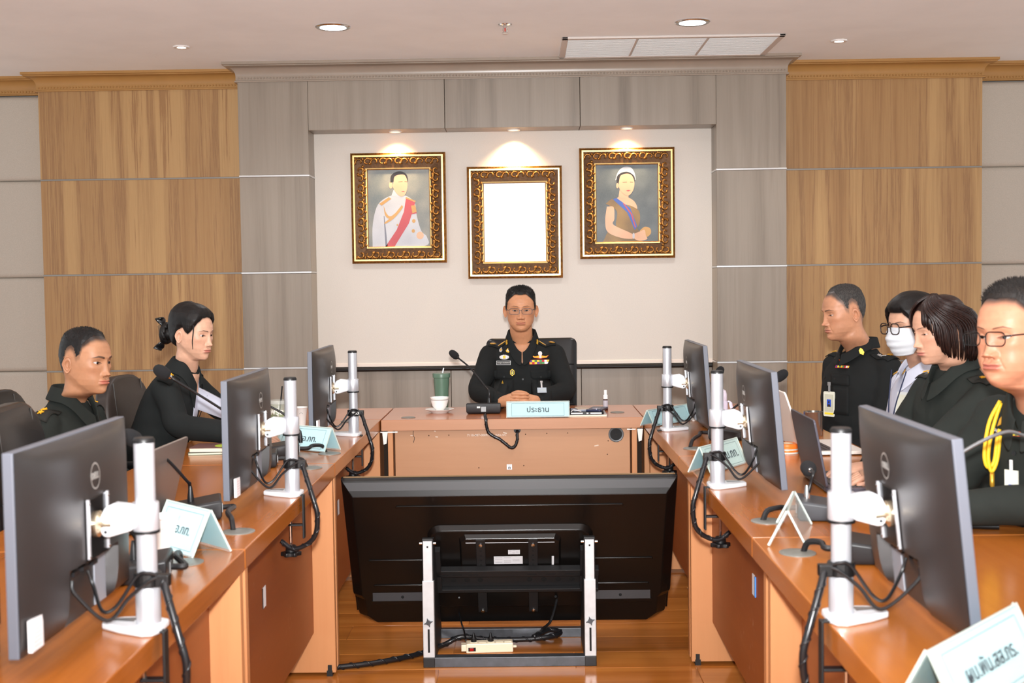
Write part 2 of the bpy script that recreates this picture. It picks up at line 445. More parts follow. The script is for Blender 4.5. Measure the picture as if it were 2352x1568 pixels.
# ---- framed pictures
M_GOLD = mat('antique_gold', (150, 104, 50), 0.34, 0.75, noise=0.35, nscale=60)
M_GOLDB = mat('bright_gold_fillet', (236, 206, 140), 0.3, 0.6)
M_DGOLD = mat('dark_bronze', (84, 56, 30), 0.5, 0.55, noise=0.4, nscale=70)
def frame_pic(cx, cz, w, h, label, ib=0.105):
    e = empty('picture_frame', (cx, 7.7, cz), label=label, cat='picture')
    def ring(w0, h0, w1, h1, d0, d1):
        m = MB(); a = [(-w0/2, -h0/2), (w0/2, -h0/2), (w0/2, h0/2), (-w0/2, h0/2)]; b = [(-w1/2, -h1/2), (w1/2, -h1/2), (w1/2, h1/2), (-w1/2, h1/2)]
        R = [[(x, 0.0, z) for x, z in a], [(x, -d0, z) for x, z in a], [(x, -d1, z) for x, z in b], [(x, 0.0, z) for x, z in b]]
        m.loft(R, cap=False); return m
    ring(w, h, w-.03, h-.03, .03, .04).build('outer_moulding', M_GOLD, e)
    ring(w-.03, h-.03, w-.05, h-.05, .046, .046).build('gilt_fillet', M_GOLDB, e)
    ring(w-.05, h-.05, w-2*ib+.022, h-2*ib+.022, .034, .024).build('carved_band', M_DGOLD, e)
    ring(w-2*ib+.022, h-2*ib+.022, w-2*ib+.008, h-2*ib+.008, .03, .028).build('gilt_fillet', M_GOLDB, e)
    ring(w-2*ib+.008, h-2*ib+.008, w-2*ib, h-2*ib, .022, .018).build('inner_moulding', M_GOLD, e)
    # bead edge + acanthus scroll relief
    bd = MB(); W, H = w-.008, h-.008
    for s in (-1, 1):
        for k in range(int(W/.008)): bd.ball((-W/2+k*.008+.004, -.036, s*H/2), .0036, 5)
        for k in range(int(H/.008)): bd.ball((s*W/2, -.036, -H/2+k*.008+.004), .0036, 5)
    bd.build('bead_edge', M_GOLD, e, smooth='all')['kind'] = 'stuff'
    sc = MB(); mw = ib-.04; 
    def scroll(cx, cz, ang, sgn, R):
        pts = []; rr = []
        for k in range(13):
            t = k/12; a = ang+sgn*t*4.6; q = R*(1-0.78*t)
            pts.append((cx+q*math.cos(a), -.034-.006*math.sin(t*3), cz+q*math.sin(a))); rr.append(.0082*(1-.5*t))
        sc.tube(pts, rr, 5)
        for j in range(3):
            a = ang+sgn*(.2+j*.9); q = R*1.18
            sc.ball((cx+q*math.cos(a), -.035, cz+q*math.sin(a)), (.0095, .007, .0095), 7)
    per = .050; bw, bh = w-.05-mw, h-.05-mw
    nx, nz = round(bw/per), round(bh/per)
    for s in (-1, 1):
        for k in range(nx+1):
            scroll(-bw/2+bw*k/nx, s*bh/2, (0.5 if k % 2 else 3.6), (1 if k % 2 else -1)*s, mw*.44)
        for k in range(1, nz):
            scroll(s*bw/2, -bh/2+bh*k/nz, (2.1 if k % 2 else 5.2), (1 if k % 2 else -1)*s, mw*.42)
    sc.build('scroll_carving', M_GOLD, e, smooth='all')['kind'] = 'stuff'
    return e, w-2*ib, h-2*ib
def art(e, name, polys, W, H):
    """flat painted shapes: (material, outline) in picture units 0..1"""
    for i, (nm, m, pts, lay) in enumerate(polys):
        MB().prism([(-W/2+x*W, -H/2+y*H) for x, y in pts], 0, .0003, frame_mat((0, -.016-.0003*lay, 0), (1, 0, 0), (0, 0, 1), (0, -1, 0))).build(nm, m, e)
def sm(pts, n=5):
    q = spline([(x, y, 0) for x, y in pts]+[(pts[0][0], pts[0][1], 0)], n); return [(p.x, p.y) for p in q[:-1]]
def ell(cx, cy, rx, ry, n=20): return [(cx+rx*math.cos(2*math.pi*k/n), cy+ry*math.sin(2*math.pi*k/n)) for k in range(n)]
def canvas(name, c1, c2):
    if name in MATS: return MATS[name]
    m = bpy.data.materials.new(name); t = NT(m); v = t.coord()
    f = t.math('ADD', t.math('MULTIPLY', t.noise(v, 5, 2), .75), t.math('MULTIPLY', t.noise(v, 400, 2), .25))
    t.set(Base_Color=t.ramp(f, [(.35, rgb(*c1)), (.65, rgb(*c2))]), Roughness=.45); MATS[name] = m; return m
P_SKIN = canvas('painted_skin', (196, 152, 122), (210, 172, 142)); P_HAIR = mat('painted_hair', (38, 36, 40), .5)
P_WHITE = canvas('painted_white', (168, 172, 182), (190, 194, 202)); P_RED = canvas('painted_red', (170, 56, 66), (182, 74, 82))
P_GOLD = canvas('painted_gold', (176, 130, 66), (192, 150, 88)); P_BLUE = canvas('painted_blue', (44, 76, 160), (62, 96, 178))
P_BROC = canvas('painted_brocade', (92, 72, 46), (150, 118, 66)); P_BROWN = mat('painted_line', (120, 92, 72), .5)
e, W, H = frame_pic(-0.779, 1.86, 0.595, 0.69, 'gilt carved frame with a portrait of a figure in white uniform and red sash')
art(e, 'p', [
    ('backdrop', canvas('portrait_backdrop_one', (84, 98, 106), (142, 142, 134)), [(0, 0), (1, 0), (1, 1), (0, 1)], 0),
    ('painted_coat', P_WHITE, sm([(.06, 0), (.07, .3), (.16, .55), (.36, .66), (.52, .65), (.62, .66), (.76, .57), (.79, .4), (.86, .2), (.95, .12), (.9, 0)]), 1),
    ('painted_sash', P_RED, [(.27, 0), (.42, 0), (.66, .3), (.77, .57), (.62, .63), (.58, .45), (.46, .22)], 2),
    ('painted_epaulette', P_GOLD, [(.18, .56), (.34, .645), (.38, .625), (.22, .535)], 3),
    ('painted_epaulette', P_GOLD, [(.62, .645), (.78, .59), (.77, .575), (.61, .625)], 3),
    ('painted_cord', P_GOLD, sm([(.25, .54), (.3, .43), (.38, .4), (.55, .52), (.53, .48), (.38, .365), (.28, .4)]), 3),
    ('painted_cord', P_GOLD, sm([(.55, .54), (.4, .4), (.27, .32), (.28, .30), (.42, .37), (.56, .5)]), 4),
    ('painted_medals', P_RED, [(.6, .5), (.77, .53), (.79, .43), (.62, .4)], 3),
    ('painted_medals', P_GOLD, [(.7, .53), (.77, .535), (.79, .45), (.72, .43)], 4),
    ('painted_hand', P_SKIN, ell(.84, .14, .06, .05), 3),
    ('painted_fold', mat('painted_fold', (120, 124, 138), .5), [(.27, 0), (.26, .2), (.25, .4), (.262, .4), (.285, .2), (.305, 0)], 2),
    ('painted_button', P_GOLD, ell(.47, .28, .012, .014, 10), 3), ('painted_button', P_GOLD, ell(.74, .33, .03, .026, 10), 3), ('painted_button', P_GOLD, ell(.73, .2, .028, .024, 10), 3),
    ('painted_collar', P_WHITE, [(.38, .66), (.42, .74), (.6, .7), (.58, .63)], 2),
    ('painted_ear', P_SKIN, ell(.375, .8, .03, .045), 3),
    ('painted_hair', P_HAIR, sm([(.37, .83), (.38, .92), (.46, .97), (.56, .975), (.64, .93), (.655, .84), (.6, .9)]), 3),
    ('painted_face', P_SKIN, sm([(.42, .83), (.44, .91), (.52, .935), (.6, .93), (.64, .87), (.645, .77), (.61, .68), (.54, .65), (.46, .70), (.41, .78)]), 4),
    ('painted_brow', P_BROWN, [(.5, .845), (.57, .85), (.57, .843), (.5, .838)], 5),
    ('painted_brow', P_BROWN, [(.6, .85), (.645, .845), (.645, .838), (.6, .843)], 5),
    ('painted_mouth', P_RED, [(.54, .715), (.575, .722), (.61, .717), (.575, .708)], 5),
], W, H)
e, W, H = frame_pic(-0.051, 1.76, 0.595, 0.70, 'gilt carved frame holding a blank white picture, lowest of three')
box('blank_sheet', (-W/2, -.02, -H/2), (W/2, -.016, H/2), mat('blank_picture_white', (252, 252, 254), .35), e, 0)
box('inner_mat', (-W/2-.004, -.017, -H/2-.004), (W/2+.004, -.012, H/2+.004), mat('gilt_mat', (236, 216, 170), .4), e, 0)
e, W, H = frame_pic(0.654, 1.87, 0.595, 0.69, 'gilt carved frame with a portrait of a lady in gold dress and blue sash')
art(e, 'q', [
    ('backdrop', canvas('portrait_backdrop_two', (58, 68, 74), (100, 108, 112)), [(0, 0), (1, 0), (1, 1), (0, 1)], 0),
    ('painted_skirt', P_BROC, sm([(.1, 0), (.2, .15), (.34, .2), (.6, .2), (.72, .1), (.72, 0)]), 1),
    ('painted_shoulder', P_SKIN, sm([(.3, .5), (.36, .585), (.5, .58), (.62, .52), (.66, .42), (.5, .4)]), 2),
    ('painted_bodice', P_BROC, sm([(.15, .5), (.27, .56), (.4, .5), (.58, .46), (.7, .38), (.68, .2), (.5, .15), (.32, .2), (.33, .4)]), 3),
    ('painted_sash', P_BLUE, [(.27, .555), (.33, .57), (.55, .44), (.66, .2), (.62, .15), (.5, .38)], 4),
    ('painted_stripe', P_RED, [(.43, .5), (.45, .5), (.58, .36), (.64, .19), (.625, .18), (.56, .35)], 5),
    ('painted_arm', P_SKIN, sm([(.17, .46), (.28, .45), (.29, .3), (.28, .22), (.58, .1), (.6, .04), (.4, .05), (.18, .13), (.14, .28)]), 5),
    ('painted_clutch', P_GOLD, sm([(.7, .14), (.78, .19), (.87, .17), (.88, .1), (.8, .06)]), 5),
    ('painted_hand', P_SKIN, sm([(.6, .1), (.7, .13), (.78, .15), (.8, .08), (.82, .03), (.7, .01), (.61, .04)]), 6),
    ('painted_bracelet', P_WHITE, ell(.6, .075, .018, .04), 7),
    ('painted_neck', P_SKIN, [(.39, .72), (.36, .58), (.52, .55), (.53, .66)], 3),
    ('painted_ear', P_SKIN, ell(.345, .73, .02, .035), 4),
    ('painted_tiara', P_WHITE, sm([(.31, .8), (.35, .9), (.42, .96), (.5, .975), (.58, .955), (.63, .88), (.63, .8), (.5, .9)]), 3),
    ('painted_hair', P_HAIR, sm([(.335, .76), (.34, .85), (.42, .9), (.53, .905), (.62, .85), (.62, .78), (.55, .85)]), 4),
    ('painted_face', P_SKIN, sm([(.37, .78), (.4, .86), (.5, .885), (.58, .86), (.62, .78), (.61, .69), (.56, .62), (.5, .6), (.42, .64), (.37, .71)]), 5),
    ('painted_brow', P_BROWN, [(.43, .775), (.5, .78), (.5, .772), (.43, .768)], 6),
    ('painted_brow', P_BROWN, [(.55, .78), (.6, .775), (.6, .768), (.55, .772)], 6),
    ('painted_mouth', P_RED, [(.485, .665), (.52, .672), (.56, .667), (.52, .654)], 6),
], W, H)
# ================================================================== TABLES
M_TOP = wood('desk_top_wood', [(0.30, (136, 74, 24)), (0.45, (166, 95, 34)), (0.6, (178, 106, 42)), (0.75, (150, 84, 28))], 'Y', 1.0, .05, 0.22, 4, 50, 0.02, coat=0.15)
M_TOPX = wood('desk_top_wood_cross', [(0.30, (150, 84, 46)), (0.45, (176, 104, 62)), (0.6, (186, 116, 74)), (0.75, (164, 94, 54))], 'X', 1.0, .05, 0.22, 4, 50, 0.02, coat=0.15)
M_EDGE = wood('desk_edge_wood', [(0.30, (158, 104, 70)), (0.45, (176, 124, 89)), (0.6, (184, 131, 97)), (0.75, (165, 112, 76))], 'X', 1.0, .05, 0.4, 5, 70, 0.1)
M_FRONT = wood('desk_front_wood', [(0.30, (158, 108, 72)), (0.45, (176, 127, 90)), (0.6, (182, 134, 97)), (0.75, (167, 116, 79))], 'X', 1.0, .05, 0.42, 3, 50, 0.05)
M_LEG = wood('desk_leg_wood', [(0.30, (172, 112, 68)), (0.45, (192, 132, 86)), (0.6, (198, 139, 93)), (0.75, (182, 118, 75))], 'Z', 1.0, .05, 0.4, 3, 50, 0.05)
def scuffed(name, c1, c2):
    m = wood(name, [(0.3, c1), (0.7, c2)], 'Y', 1.0, .05, 0.42, 3, 50, 0.04)
    t = NT(m); v = t.coord((1, 1, .6), rot=(0.6, 0, 0)); n = t.noise(v, 60, 3, .6); n2 = t.noise(v, 5, 2)
    f = t.math('MULTIPLY', t.ramp(n, [(.62, (0, 0, 0, 1)), (.75, (1, 1, 1, 1))]), t.ramp(n2, [(.52, (0, 0, 0, 1)), (.7, (.6, .6, .6, 1))]))
    src = t.b.inputs['Base Color'].links[0].from_socket
    t.set(Base_Color=t.mix(f, src, rgb(190, 150, 120)))
    return m
M_MOD = scuffed('modesty_panel_wood', (128, 66, 26), (150, 82, 36))
M_GROM = mat('grey_grommet', (112, 112, 106), 0.35)
M_BRACK = mat('black_bracket', (24, 24, 25), .5)
M_TAPE = mat('white_tape', (236, 232, 226), .6)

XL, XR = -0.679, 0.55
TD = 0.70
def grommet(p, parent, r=0.042, rz=0):
    g = MB().lathe([(r, 0), (r, .0022), (r*.9, .0032), (r*.3, .0032), (0.0005, .0026)], 28, cap=False)
    o = g.build('cable_grommet', M_GROM, parent, smooth=True); o.location = p; return o
def row_table(side, y0, y1, label, sticker=True, grom=()):
    e = empty('conference_table', (0, y0, 0), label=label, cat='table', group='conference tables of the two side rows')
    s = -1 if side == 'L' else 1
    xi = XL if s < 0 else XR; xo = xi+s*TD
    L = y1-y0; g = 0.0015
    a, b = sorted((xi, xo))
    MB().box((a, g, .70), (b, L-g, .75)).build('table_top', M_TOP, e, bevel=.003)
    px0 = xi+s*(0.004 if s < 0 else 0.036)
    for yy in (0.012, L-.042):
        p, q = sorted((px0, xo-s*.04))
        MB().box((p, yy, .012), (q, yy+.03, .70)).build('end_panel', M_LEG, e, bevel=.002)
        f = MB().box((px0+s*.012-.02*(s < 0), yy-.004, 0), (px0+s*.012+.02*(s > 0)+.0, yy+.034, .02)); f.box((px0+s*.014-.014*(s < 0), yy-.005, 0.012), (px0+s*.014+.014*(s > 0), yy, .04))
        f.build('foot_bracket', M_BRACK, e)
    mx = px0+s*.075
    p, q = sorted((mx, mx+s*.018))
    MB().box((p, .042, .155), (q, L-.042, .70)).build('modesty_panel', M_MOD, e, bevel=.0015)
    if sticker:
        yy = L*0.40 if s < 0 else L*.40
        st = MB().box((mx-s*.0015-.001, yy-.022, .46), (mx+.001, yy+.022, .52)).build('asset_sticker', mat('white_sticker', (224, 226, 230), .4), e)
        MB().box((mx-s*.002-.001, yy-.024, .46), (mx+.001, yy-.014, .52)).build('sticker_stripe', mat('blue_stripe', (70, 140, 215), .4), st)
    for gp in grom: grommet((gp[0], gp[1]-y0, .75), e)
    return e
def gz(px, py): return atz(px, py, .75)
row_table('L', 1.50, 2.897, 'orange wood side table under the big left foreground monitor', grom=[gz(425, 1292)])
row_table('L', 2.897, 4.29, 'orange wood side table with a silver laptop and mic, second in the left row', grom=[gz(548, 1221), gz(712, 1075)])
row_table('L', 4.29, 5.70, 'orange wood side table at the far end of the left row', grom=[gz(757, 1042)])
row_table('R', 1.55, 2.962, 'orange wood side table under the big right foreground monitor', grom=[gz(1832, 1270)])
row_table('R', 2.962, 4.371, 'orange wood side table with a dark laptop, second in the right row', grom=[gz(1762, 1197), gz(1655, 1062)])
row_table('R', 4.371, 5.78, 'orange wood side table at the far end of the right row', grom=[gz(1595, 1030)])
for s, x0, x1, y0, nm in ((-1, XL-TD, XL, 5.70, 'left'), (1, XR, XR+TD, 5.78, 'right')):
    e = empty('corner_table', (0, y0, 0), label='small square corner table joining the head desk to the %s row' % nm, cat='table')
    MB().box((x0, .0015, .70), (x1, 6.22-y0, .75)).build('table_top', M_TOPX, e, bevel=.003)
    xi = x1 if s < 0 else x0
    p, q = sorted((xi+s*.015, xi+s*.04)); MB().box((p, .02, 0), (q, 6.18-y0, .70)).build('side_panel', M_LEG, e, bevel=.002)
    xo = x0 if s < 0 else x1
    p, q = sorted((xo-s*.05, xo-s*.08)); MB().box((p, .02, 0), (q, 6.18-y0, .70)).build('side_panel', M_LEG, e, bevel=.002)
    p, q = sorted((xi+s*.045, xo-s*.09)); MB().box((p, .03, .1), (q, .05, .70)).build('front_panel', M_MOD, e)
grommet(atz(800, 968, .75)-Vector((0, 4.29, 0)), [o for o in bpy.data.objects if o.name.startswith('conference_table')][2], .035)

# ---- head desk
hd = empty('head_desk', (0, 5.645, 0), label='wooden head desk of the chairman with a wide front panel', cat='desk')
hx0, hx1 = XL+.006, XR-.004
MB().box((hx0, .001, .70), (hx1, .58, .75)).build('desk_top', M_TOPX, hd, bevel=.003)
MB().box((hx0, -.0015, .7005), (hx1, .001, .7495)).build('front_edge', M_EDGE, hd, bevel=.001)
for a, b in ((hx0+.028, hx0+.052), (hx1-.052, hx1-.028)):
    MB().box((a, .012, 0), (b, .56, .70)).build('end_panel', M_LEG, hd, bevel=.002)
fp = MB().box((hx0+.06, .03, .08), (hx1-.06, .048, .698)).build('front_panel', M_FRONT, hd, bevel=.001)
for a, b in ((hx0+.0, hx0+.024), (hx1-.024, hx1)):
    MB().box((a, .09, 0), (b, .1, .70)).build('gap_shade', mat('gap_shade', (40, 28, 18), .9), hd)  # dark strip standing in for the shade inside the side gap
# details on the panel
def on_panel(px, py): p = aty(px, py, 5.645+.03); return p-Vector((0, 5.645, 0))
p = on_panel(1415, 997)
MB().lathe([(.036, 0), (.036, .003), (.033, .005), (.028, .004), (.026, -.01)], 32, RX(math.pi/2), cap=False).build('cable_port', mat('port_grey', (96, 98, 100), .4), fp, smooth=True, loc=p)
MB().lathe([(.028, .0008), (.0005, .0008)], 32, RX(math.pi/2), cap=False).build('port_hole', mat('port_black', (14, 13, 12), .7), fp, loc=p)
p = on_panel(1188, 987)
MB().lathe([(.016, 0), (.016, .004), (.005, .005), (.0005, .005)], 20, RX(math.pi/2), cap=False).build('cable_bush', M_BLACK, fp, smooth=True, loc=p)
p = on_panel(1170, 1072)
st = MB().box((-.0125, -.0012, -.0125), (.0125, .0, .0125)).build('number_sticker', mat('sticker_white', (232, 232, 234), .4), fp, loc=p)
P_INK = mat('print_ink', (52, 62, 70), .6); P_PALE = mat('pale_ink', (150, 150, 156), .6)
FM = lambda p: frame_mat(p, (1, 0, 0), (0, 0, 1), (0, -1, 0))
lettering('๓', .022, FM((0, -.0014, -.003)), mat('black_ink', (14, 14, 16), .6), st, bold=.0004)
lettering('หมายเลขโต๊ะ', .0042, FM((0, -.0014, .0085)), P_PALE, st)
p = on_panel(1118, 999)
lettering('7110-007-0009/501  ทสอ.กท.', .0155, FM(p+Vector((0, -.0004, 0))), mat('chalk_white', (232, 222, 212), .8), fp, name='stencil_number')
for k, (x, y) in enumerate(((985, 1000), (1031, 999), (1093, 1000), (1207, 997), (1256, 995), (1304, 994), (1397, 1012), (1395, 1043), (1100, 1074), (1203, 1069))):
    MB().lathe([(.0028, 0), (.0005, .0012)], 10, RX(math.pi/2), cap=False).build('screw_hole', mat('screw_hole_dark', (70, 46, 30), .8), fp, loc=on_panel(x, y))
cable('stray_wire', [on_panel(950, 986)+Vector((0, -.002, 0)), on_panel(949, 998)+Vector((0, -.004, 0)), on_panel(952, 1005)+Vector((0, -.004, 0)), on_panel(950, 1016)+Vector((0, -.003, 0))], .0012, M_BLACK, fp, 5)
for (x0, y0, w, h, a) in ((1003, 1003, .012, .005, .1), (946, 1000, .014, .003, 0), (1370, 1023, .02, .005, -.2), (1160, 994, .018, .006, .3), (999, 990, .007, .005, .3)):
    q = on_panel(x0, y0)
    MB().box((-w/2, -.0003, -h/2), (w/2, 0, h/2), TR(*q) @ RY(a)).build('tape_scrap', mat('tape_scrap', (216, 196, 178), .7), fp)
for nm, sgn, cx in (('left', -1, hx0+.016), ('right', 1, hx1-.016)):
    t = MB(); z = .697
    t.add([(cx-.012, -.002, z), (cx+.014, -.002, z), (cx+.008, -.004, z-.055), (cx-.006, -.004, z-.06)], [(0, 1, 2, 3)])
    t.add([(cx-.02, -.003, z), (cx+sgn*-.06, -.003, z+.001), (cx+sgn*-.06, -.003, z-.005), (cx-.02, -.003, z-.005)], [(0, 1, 2, 3)])
    o = t.build('torn_tape', M_TAPE, hd); md = o.modifiers.new('th', 'SOLIDIFY'); md.thickness = .0006
grommet(atz(938, 959, .75)-Vector((0, 5.645, 0)), hd, .034)
grommet(atz(1418, 947, .75)-Vector((0, 5.645, 0)), hd, .034)

# ================================================================== TV ON FLOOR STAND
M_TV = mat('tv_back_plastic', (13, 11, 10), 0.3, noise=.1, nscale=4)
M_TV_LIT = mat('tv_bevel_flash_lit', (58, 58, 60), 0.38)  # same black plastic, painted grey where the flash lights the bevels
tvT, tvB = Vector((-.064, 4.44, .672)), Vector((-.064, 4.765, .066))
up = (tvT-tvB); TL = up.length; up.normalize(); nb = Vector((1, 0, 0)).cross(up)   # back normal
if nb.y > 0: nb = -nb
TM = frame_mat(tvB, (1, 0, 0), up, nb)                       # local: x, y up the screen, z out of the back
tv = empty('television', (0, 4.6, 0), label='large black flat television seen from behind, tilted back on floor stand', cat='television')
TI = TR(0, -4.6, 0) @ TM
W2 = .617
out = [(-W2+.055, 0), (W2-.055, 0), (W2-.015, .035), (W2-.012, .12), (W2, .14), (W2, TL), (-W2, TL), (-W2, .14), (-W2+.012, .12), (-W2+.015, .035)]
MB().prism(out, -.012, .006, TI).build('front_bezel', M_BLACK, tv, bevel=.002)
MB().box((-W2+.004, .03, -.0135), (W2-.004, TL-.004, -.0118), TI).build('screen', mat('screen_glass', (8, 8, 10), .12), tv)
MB().box((-W2+.008, TL-.002, -.011), (W2-.008, TL+.001, -.004), TI).build('top_trim', mat('tv_trim_bronze', (120, 96, 66), .4), tv)
def ins(o, d, t=0): return [(x-(d if x > 0 else -d), y-(d if y > .3 else -t)) for x, y in o]
b0 = [(x, y, .006) for x, y in out]; b1 = [(x*.995, min(y, TL-.004), .012) for x, y in out]; b2 = [(x*.935, min(y, TL-.052) if y > .3 else y+.012, .042) for x, y in out]
MB().loft([b0, b1, b2], cap=True, M=TI).build('back_shell', M_TV, tv, bevel=.003)
BZ = .042
def ridge(x0, x1, y, h=.009): return MB().prism([(x0, y), (x0+.004, y+h), (x1-.004, y+h), (x1, y)], BZ-.001, BZ+.004, TI)
for a in ((-.42, .42, .582), (-.54, -.29, .325), (.29, .54, .325), (-.53, -.29, .20), (.29, .53, .20)):
    ridge(*a).build('embossed_rib', M_TV, tv, bevel=.002, smooth=True)
hump = rrect(.62, .40, .05, 6)
hb = [(x, y+.30, BZ-.001) for x, y in hump]; ht = [(x*.965, y*.94+.298, BZ+.022) for x, y in hump]
MB().loft([hb, ht], M=TI).build('electronics_hump', M_TV, tv, bevel=.003, smooth=True)
HZ = BZ+.022
vb = [(-.19, .33), (.19, .33), (.19, .455), (.17, .472), (-.17, .472), (-.19, .455)]
MB().loft([[(x, y, HZ-.001) for x, y in vb], [(x*.96, y*.955+.01, HZ+.016) for x, y in vb]], M=TI).build('connector_block', M_TV, tv, bevel=.002)
vg = MB().prism([(-.17, .425), (.17, .425), (.17, .440), (-.17, .440)], 0, .0006, TI @ TR(0, 0, HZ-.004))
MB().add([(-.165, .442, HZ+.0175), (.165, .442, HZ+.0175), (.165, .4665, HZ+.004), (-.165, .4665, HZ+.004)], [(0, 1, 2, 3)], TI).build('vent_grille', mat('vent_grille_flash_lit', (150, 152, 156), .35), tv)  # grey colour paints the flash caught by the sloped black plastic
dots = MB()
for i in range(58):
    for j in range(3):
        x = -.162+i*.0057; y = .447+j*.007; z = HZ+.0180-(y-.442)*.551
        if abs(x) < .008: continue
        dots.box((x-.001, y-.0018, z), (x+.001, y+.0018, z+.0006), TI)
dots.build('vent_slots', mat('slot_dark', (30, 30, 32), .7), tv)['kind'] = 'stuff'
for x in (-.11, .085):
    ra = MB().box((x-.0175, .1, HZ+.004), (x+.0175, .46, HZ+.02), TI).build('mount_rail', M_BRACK, tv, bevel=.002)
    for j in range(7): MB().box((x-.004, .27+j*.022, HZ+.0198), (x+.004, .277+j*.022, HZ+.0204), TI).build('slot', mat('slot_black', (5, 5, 5), .8), ra)
    for y in (.435, .11): MB().lathe([(.0075, 0), (.007, .004), (.0005, .006)], 14, TI @ TR(x, y, HZ+.02), cap=False).build('bolt', M_CHROME, ra, smooth=True)
for (x, y, w, h, nm) in ((-.008, .358, .108, .036, 'rating_label'), (.014, .397, .044, .02, 'asset_label')):
    lb = MB().box((x-w/2, y-h/2, HZ+.0155), (x+w/2, y+h/2, HZ+.017), TI).build(nm, mat('label_silver', (205, 208, 212), .4), tv)
    ln = MB()
    for j in range(4):
        for q in range(3):
            if (j+q) % 3 == 2: continue
            ln.box((x-w*.45+q*w*.3, y+h*(.32-.2*j), HZ+.017), (x-w*.45+q*w*.3+w*.24, y+h*(.36-.2*j), HZ+.0173), TI)
    ln.build('small_print', P_PALE, lb)['kind'] = 'stuff'
MB().box((.155, .335, HZ+.016), (.163, .375, HZ+.018), TI).build('barcode_label', mat('label_silver', (205, 208, 212), .4), tv)
sb = [(-.5, .115), (-.2, .115), (-.18, .15), (-.5, .15)]
for s in (-1, 1):
    P = [(s*x, y) for x, y in ((.235, .105), (.54, .105), (.54, .135), (.26, .135))]
    MB().loft([[(x, y, BZ-.002) for x, y in P], [(x, y+(.012 if y < .12 else 0), BZ+.012) for x, y in P]], M=TI).build('lower_step', M_TV, tv, bevel=.001)
    MB().add([(s*.24, .136, BZ+.0125), (s*.535, .136, BZ+.0125), (s*.535, .168, BZ+.0005), (s*.24, .168, BZ+.0005)], [(0, 1, 2, 3)], TI).build('step_bevel', M_TV_LIT, tv)
    for x in (.27, .42): MB().lathe([(.006, 0), (.0005, .001)], 14, TI @ TR(s*x, .151, BZ+.0075) @ RX(-.36), cap=False).build('screw_recess', mat('slot_black', (5, 5, 5), .8), tv)
MB().add([(-W2*.93, TL-.054, .0425), (W2*.93, TL-.054, .0425), (W2*.985, TL-.008, .0155), (-W2*.985, TL-.008, .0155)], [(0, 1, 2, 3)], TI).build('top_bevel', M_TV_LIT, tv)

# stand
M_POST = mat('post_silver', (196, 198, 200), .42, .35, noise=.06, nscale=40); M_STEEL = mat('dark_steel_bar', (74, 76, 80), .38, .5, noise=.2, nscale=30)
stnd = empty('tv_floor_stand', (-.068, 4.35, 0), label='silver and black metal floor stand carrying the television', cat='stand')
sx = .312-.021
MB().box((-.312, -.02, 0), (.312, .02, .036)).build('front_bar', M_STEEL, stnd, bevel=.002)
MB().box((-.285, .34, .0), (.285, .37, .036)).build('rear_bar', M_STEEL, stnd, bevel=.002)
for s in (-1, 1):
    x = s*sx
    MB().box((x-.021, -.022, 0), (x+.021, .022, .036)).build('foot_cap', M_BRACK, stnd, bevel=.002)
    po = MB().box((x-.0205, -.02, .036), (x+.0205, .02, .315)).build('post', M_POST, stnd, bevel=.002)
    MB().box((x-.0165, -.0165, .31), (x+.0165, .0165, .458)).build('inner_post', M_POST, stnd, bevel=.0015)
    MB().box((x-.0225, -.0, .036), (x+.0225, .022, .315)).build('post_back', M_BRACK, stnd, bevel=.001)
    MB().box((x-.02, -.008, .31), (x+.02, .02, .466)).build('post_head', M_BRACK, stnd, bevel=.002)
    MB().box((x-.0035, -.0212, .055), (x+.0035, -.0198, .14)).build('height_slot', mat('slot_black', (5, 5, 5), .8), po)
    kn = []
    for k in range(16):
        a = 2*math.pi*k/16; q = .0175 if k % 4 == 0 else .0085; kn.append((q*math.cos(a+.3), q*math.sin(a+.3)))
    MB().prism(kn, 0, .009, TR(x, -.02, .165) @ RX(math.pi/2)).build('star_knob', M_STEEL, po, bevel=.001)
    MB().box((x-.003, -.0172, .435), (x+.003, -.016, .441)).build('pin_hole', mat('slot_black', (5, 5, 5), .8), po)
    for t in (-1, 1): MB().tube([(x+t*.02, .0, .448), (x+t*.03, .0, .448)], .005, 8).build('bolt', M_CHROME, po, smooth=True)
    MB().prism([(.02, 0), (.372, 0), (.372, .03), (.05, .46), (.02, .46)], -.003, .003, frame_mat((x, 0, 0), (0, 1, 0), (0, 0, 1), (1, 0, 0)) @ TR(0, 0, -s*.016)).build('gusset', M_BRACK, stnd)
    MB().box((x-.012, .02, 0), (x+.012, .35, .02)).build('side_bar', M_BRACK, stnd)
cb = TM @ Vector((0, .23, HZ+.03)); cbl = cb-Vector((-.068, 4.35, 0))
mb_ = MB()
M3 = TR(.068, -4.35, 0) @ TM
for y0, y1, z1 in ((.305, .335, .05), (.228, .243, .05), (.243, .305, .03)):
    mb_.box((-.33, y0, HZ+.02), (.33, y1, HZ+z1), M3)
cbar = mb_.build('mount_channel', M_BRACK, stnd, bevel=.002)
for x in (-.265, -.215, -.165, -.115, .07, .125, .18, .23): MB().lathe([(.011, 0), (.0005, .0006)], 14, M3 @ TR(x, .274, HZ+.0301), cap=False).build('channel_hole', mat('slot_black', (5, 5, 5), .8), cbar)
for x in (-.25, -.2, -.14, .08, .15, .22): MB().box((x-.018, .315, HZ+.05), (x+.018, .319, HZ+.0505), M3).build('channel_slot', mat('slot_black', (5, 5, 5), .8), cbar)
for s in (-1, 1): MB().box((s*.27-.01, .24, HZ+.02), (s*.27+.01, .43, HZ+.05), M3).build('pivot_arm', M_BRACK, stnd)

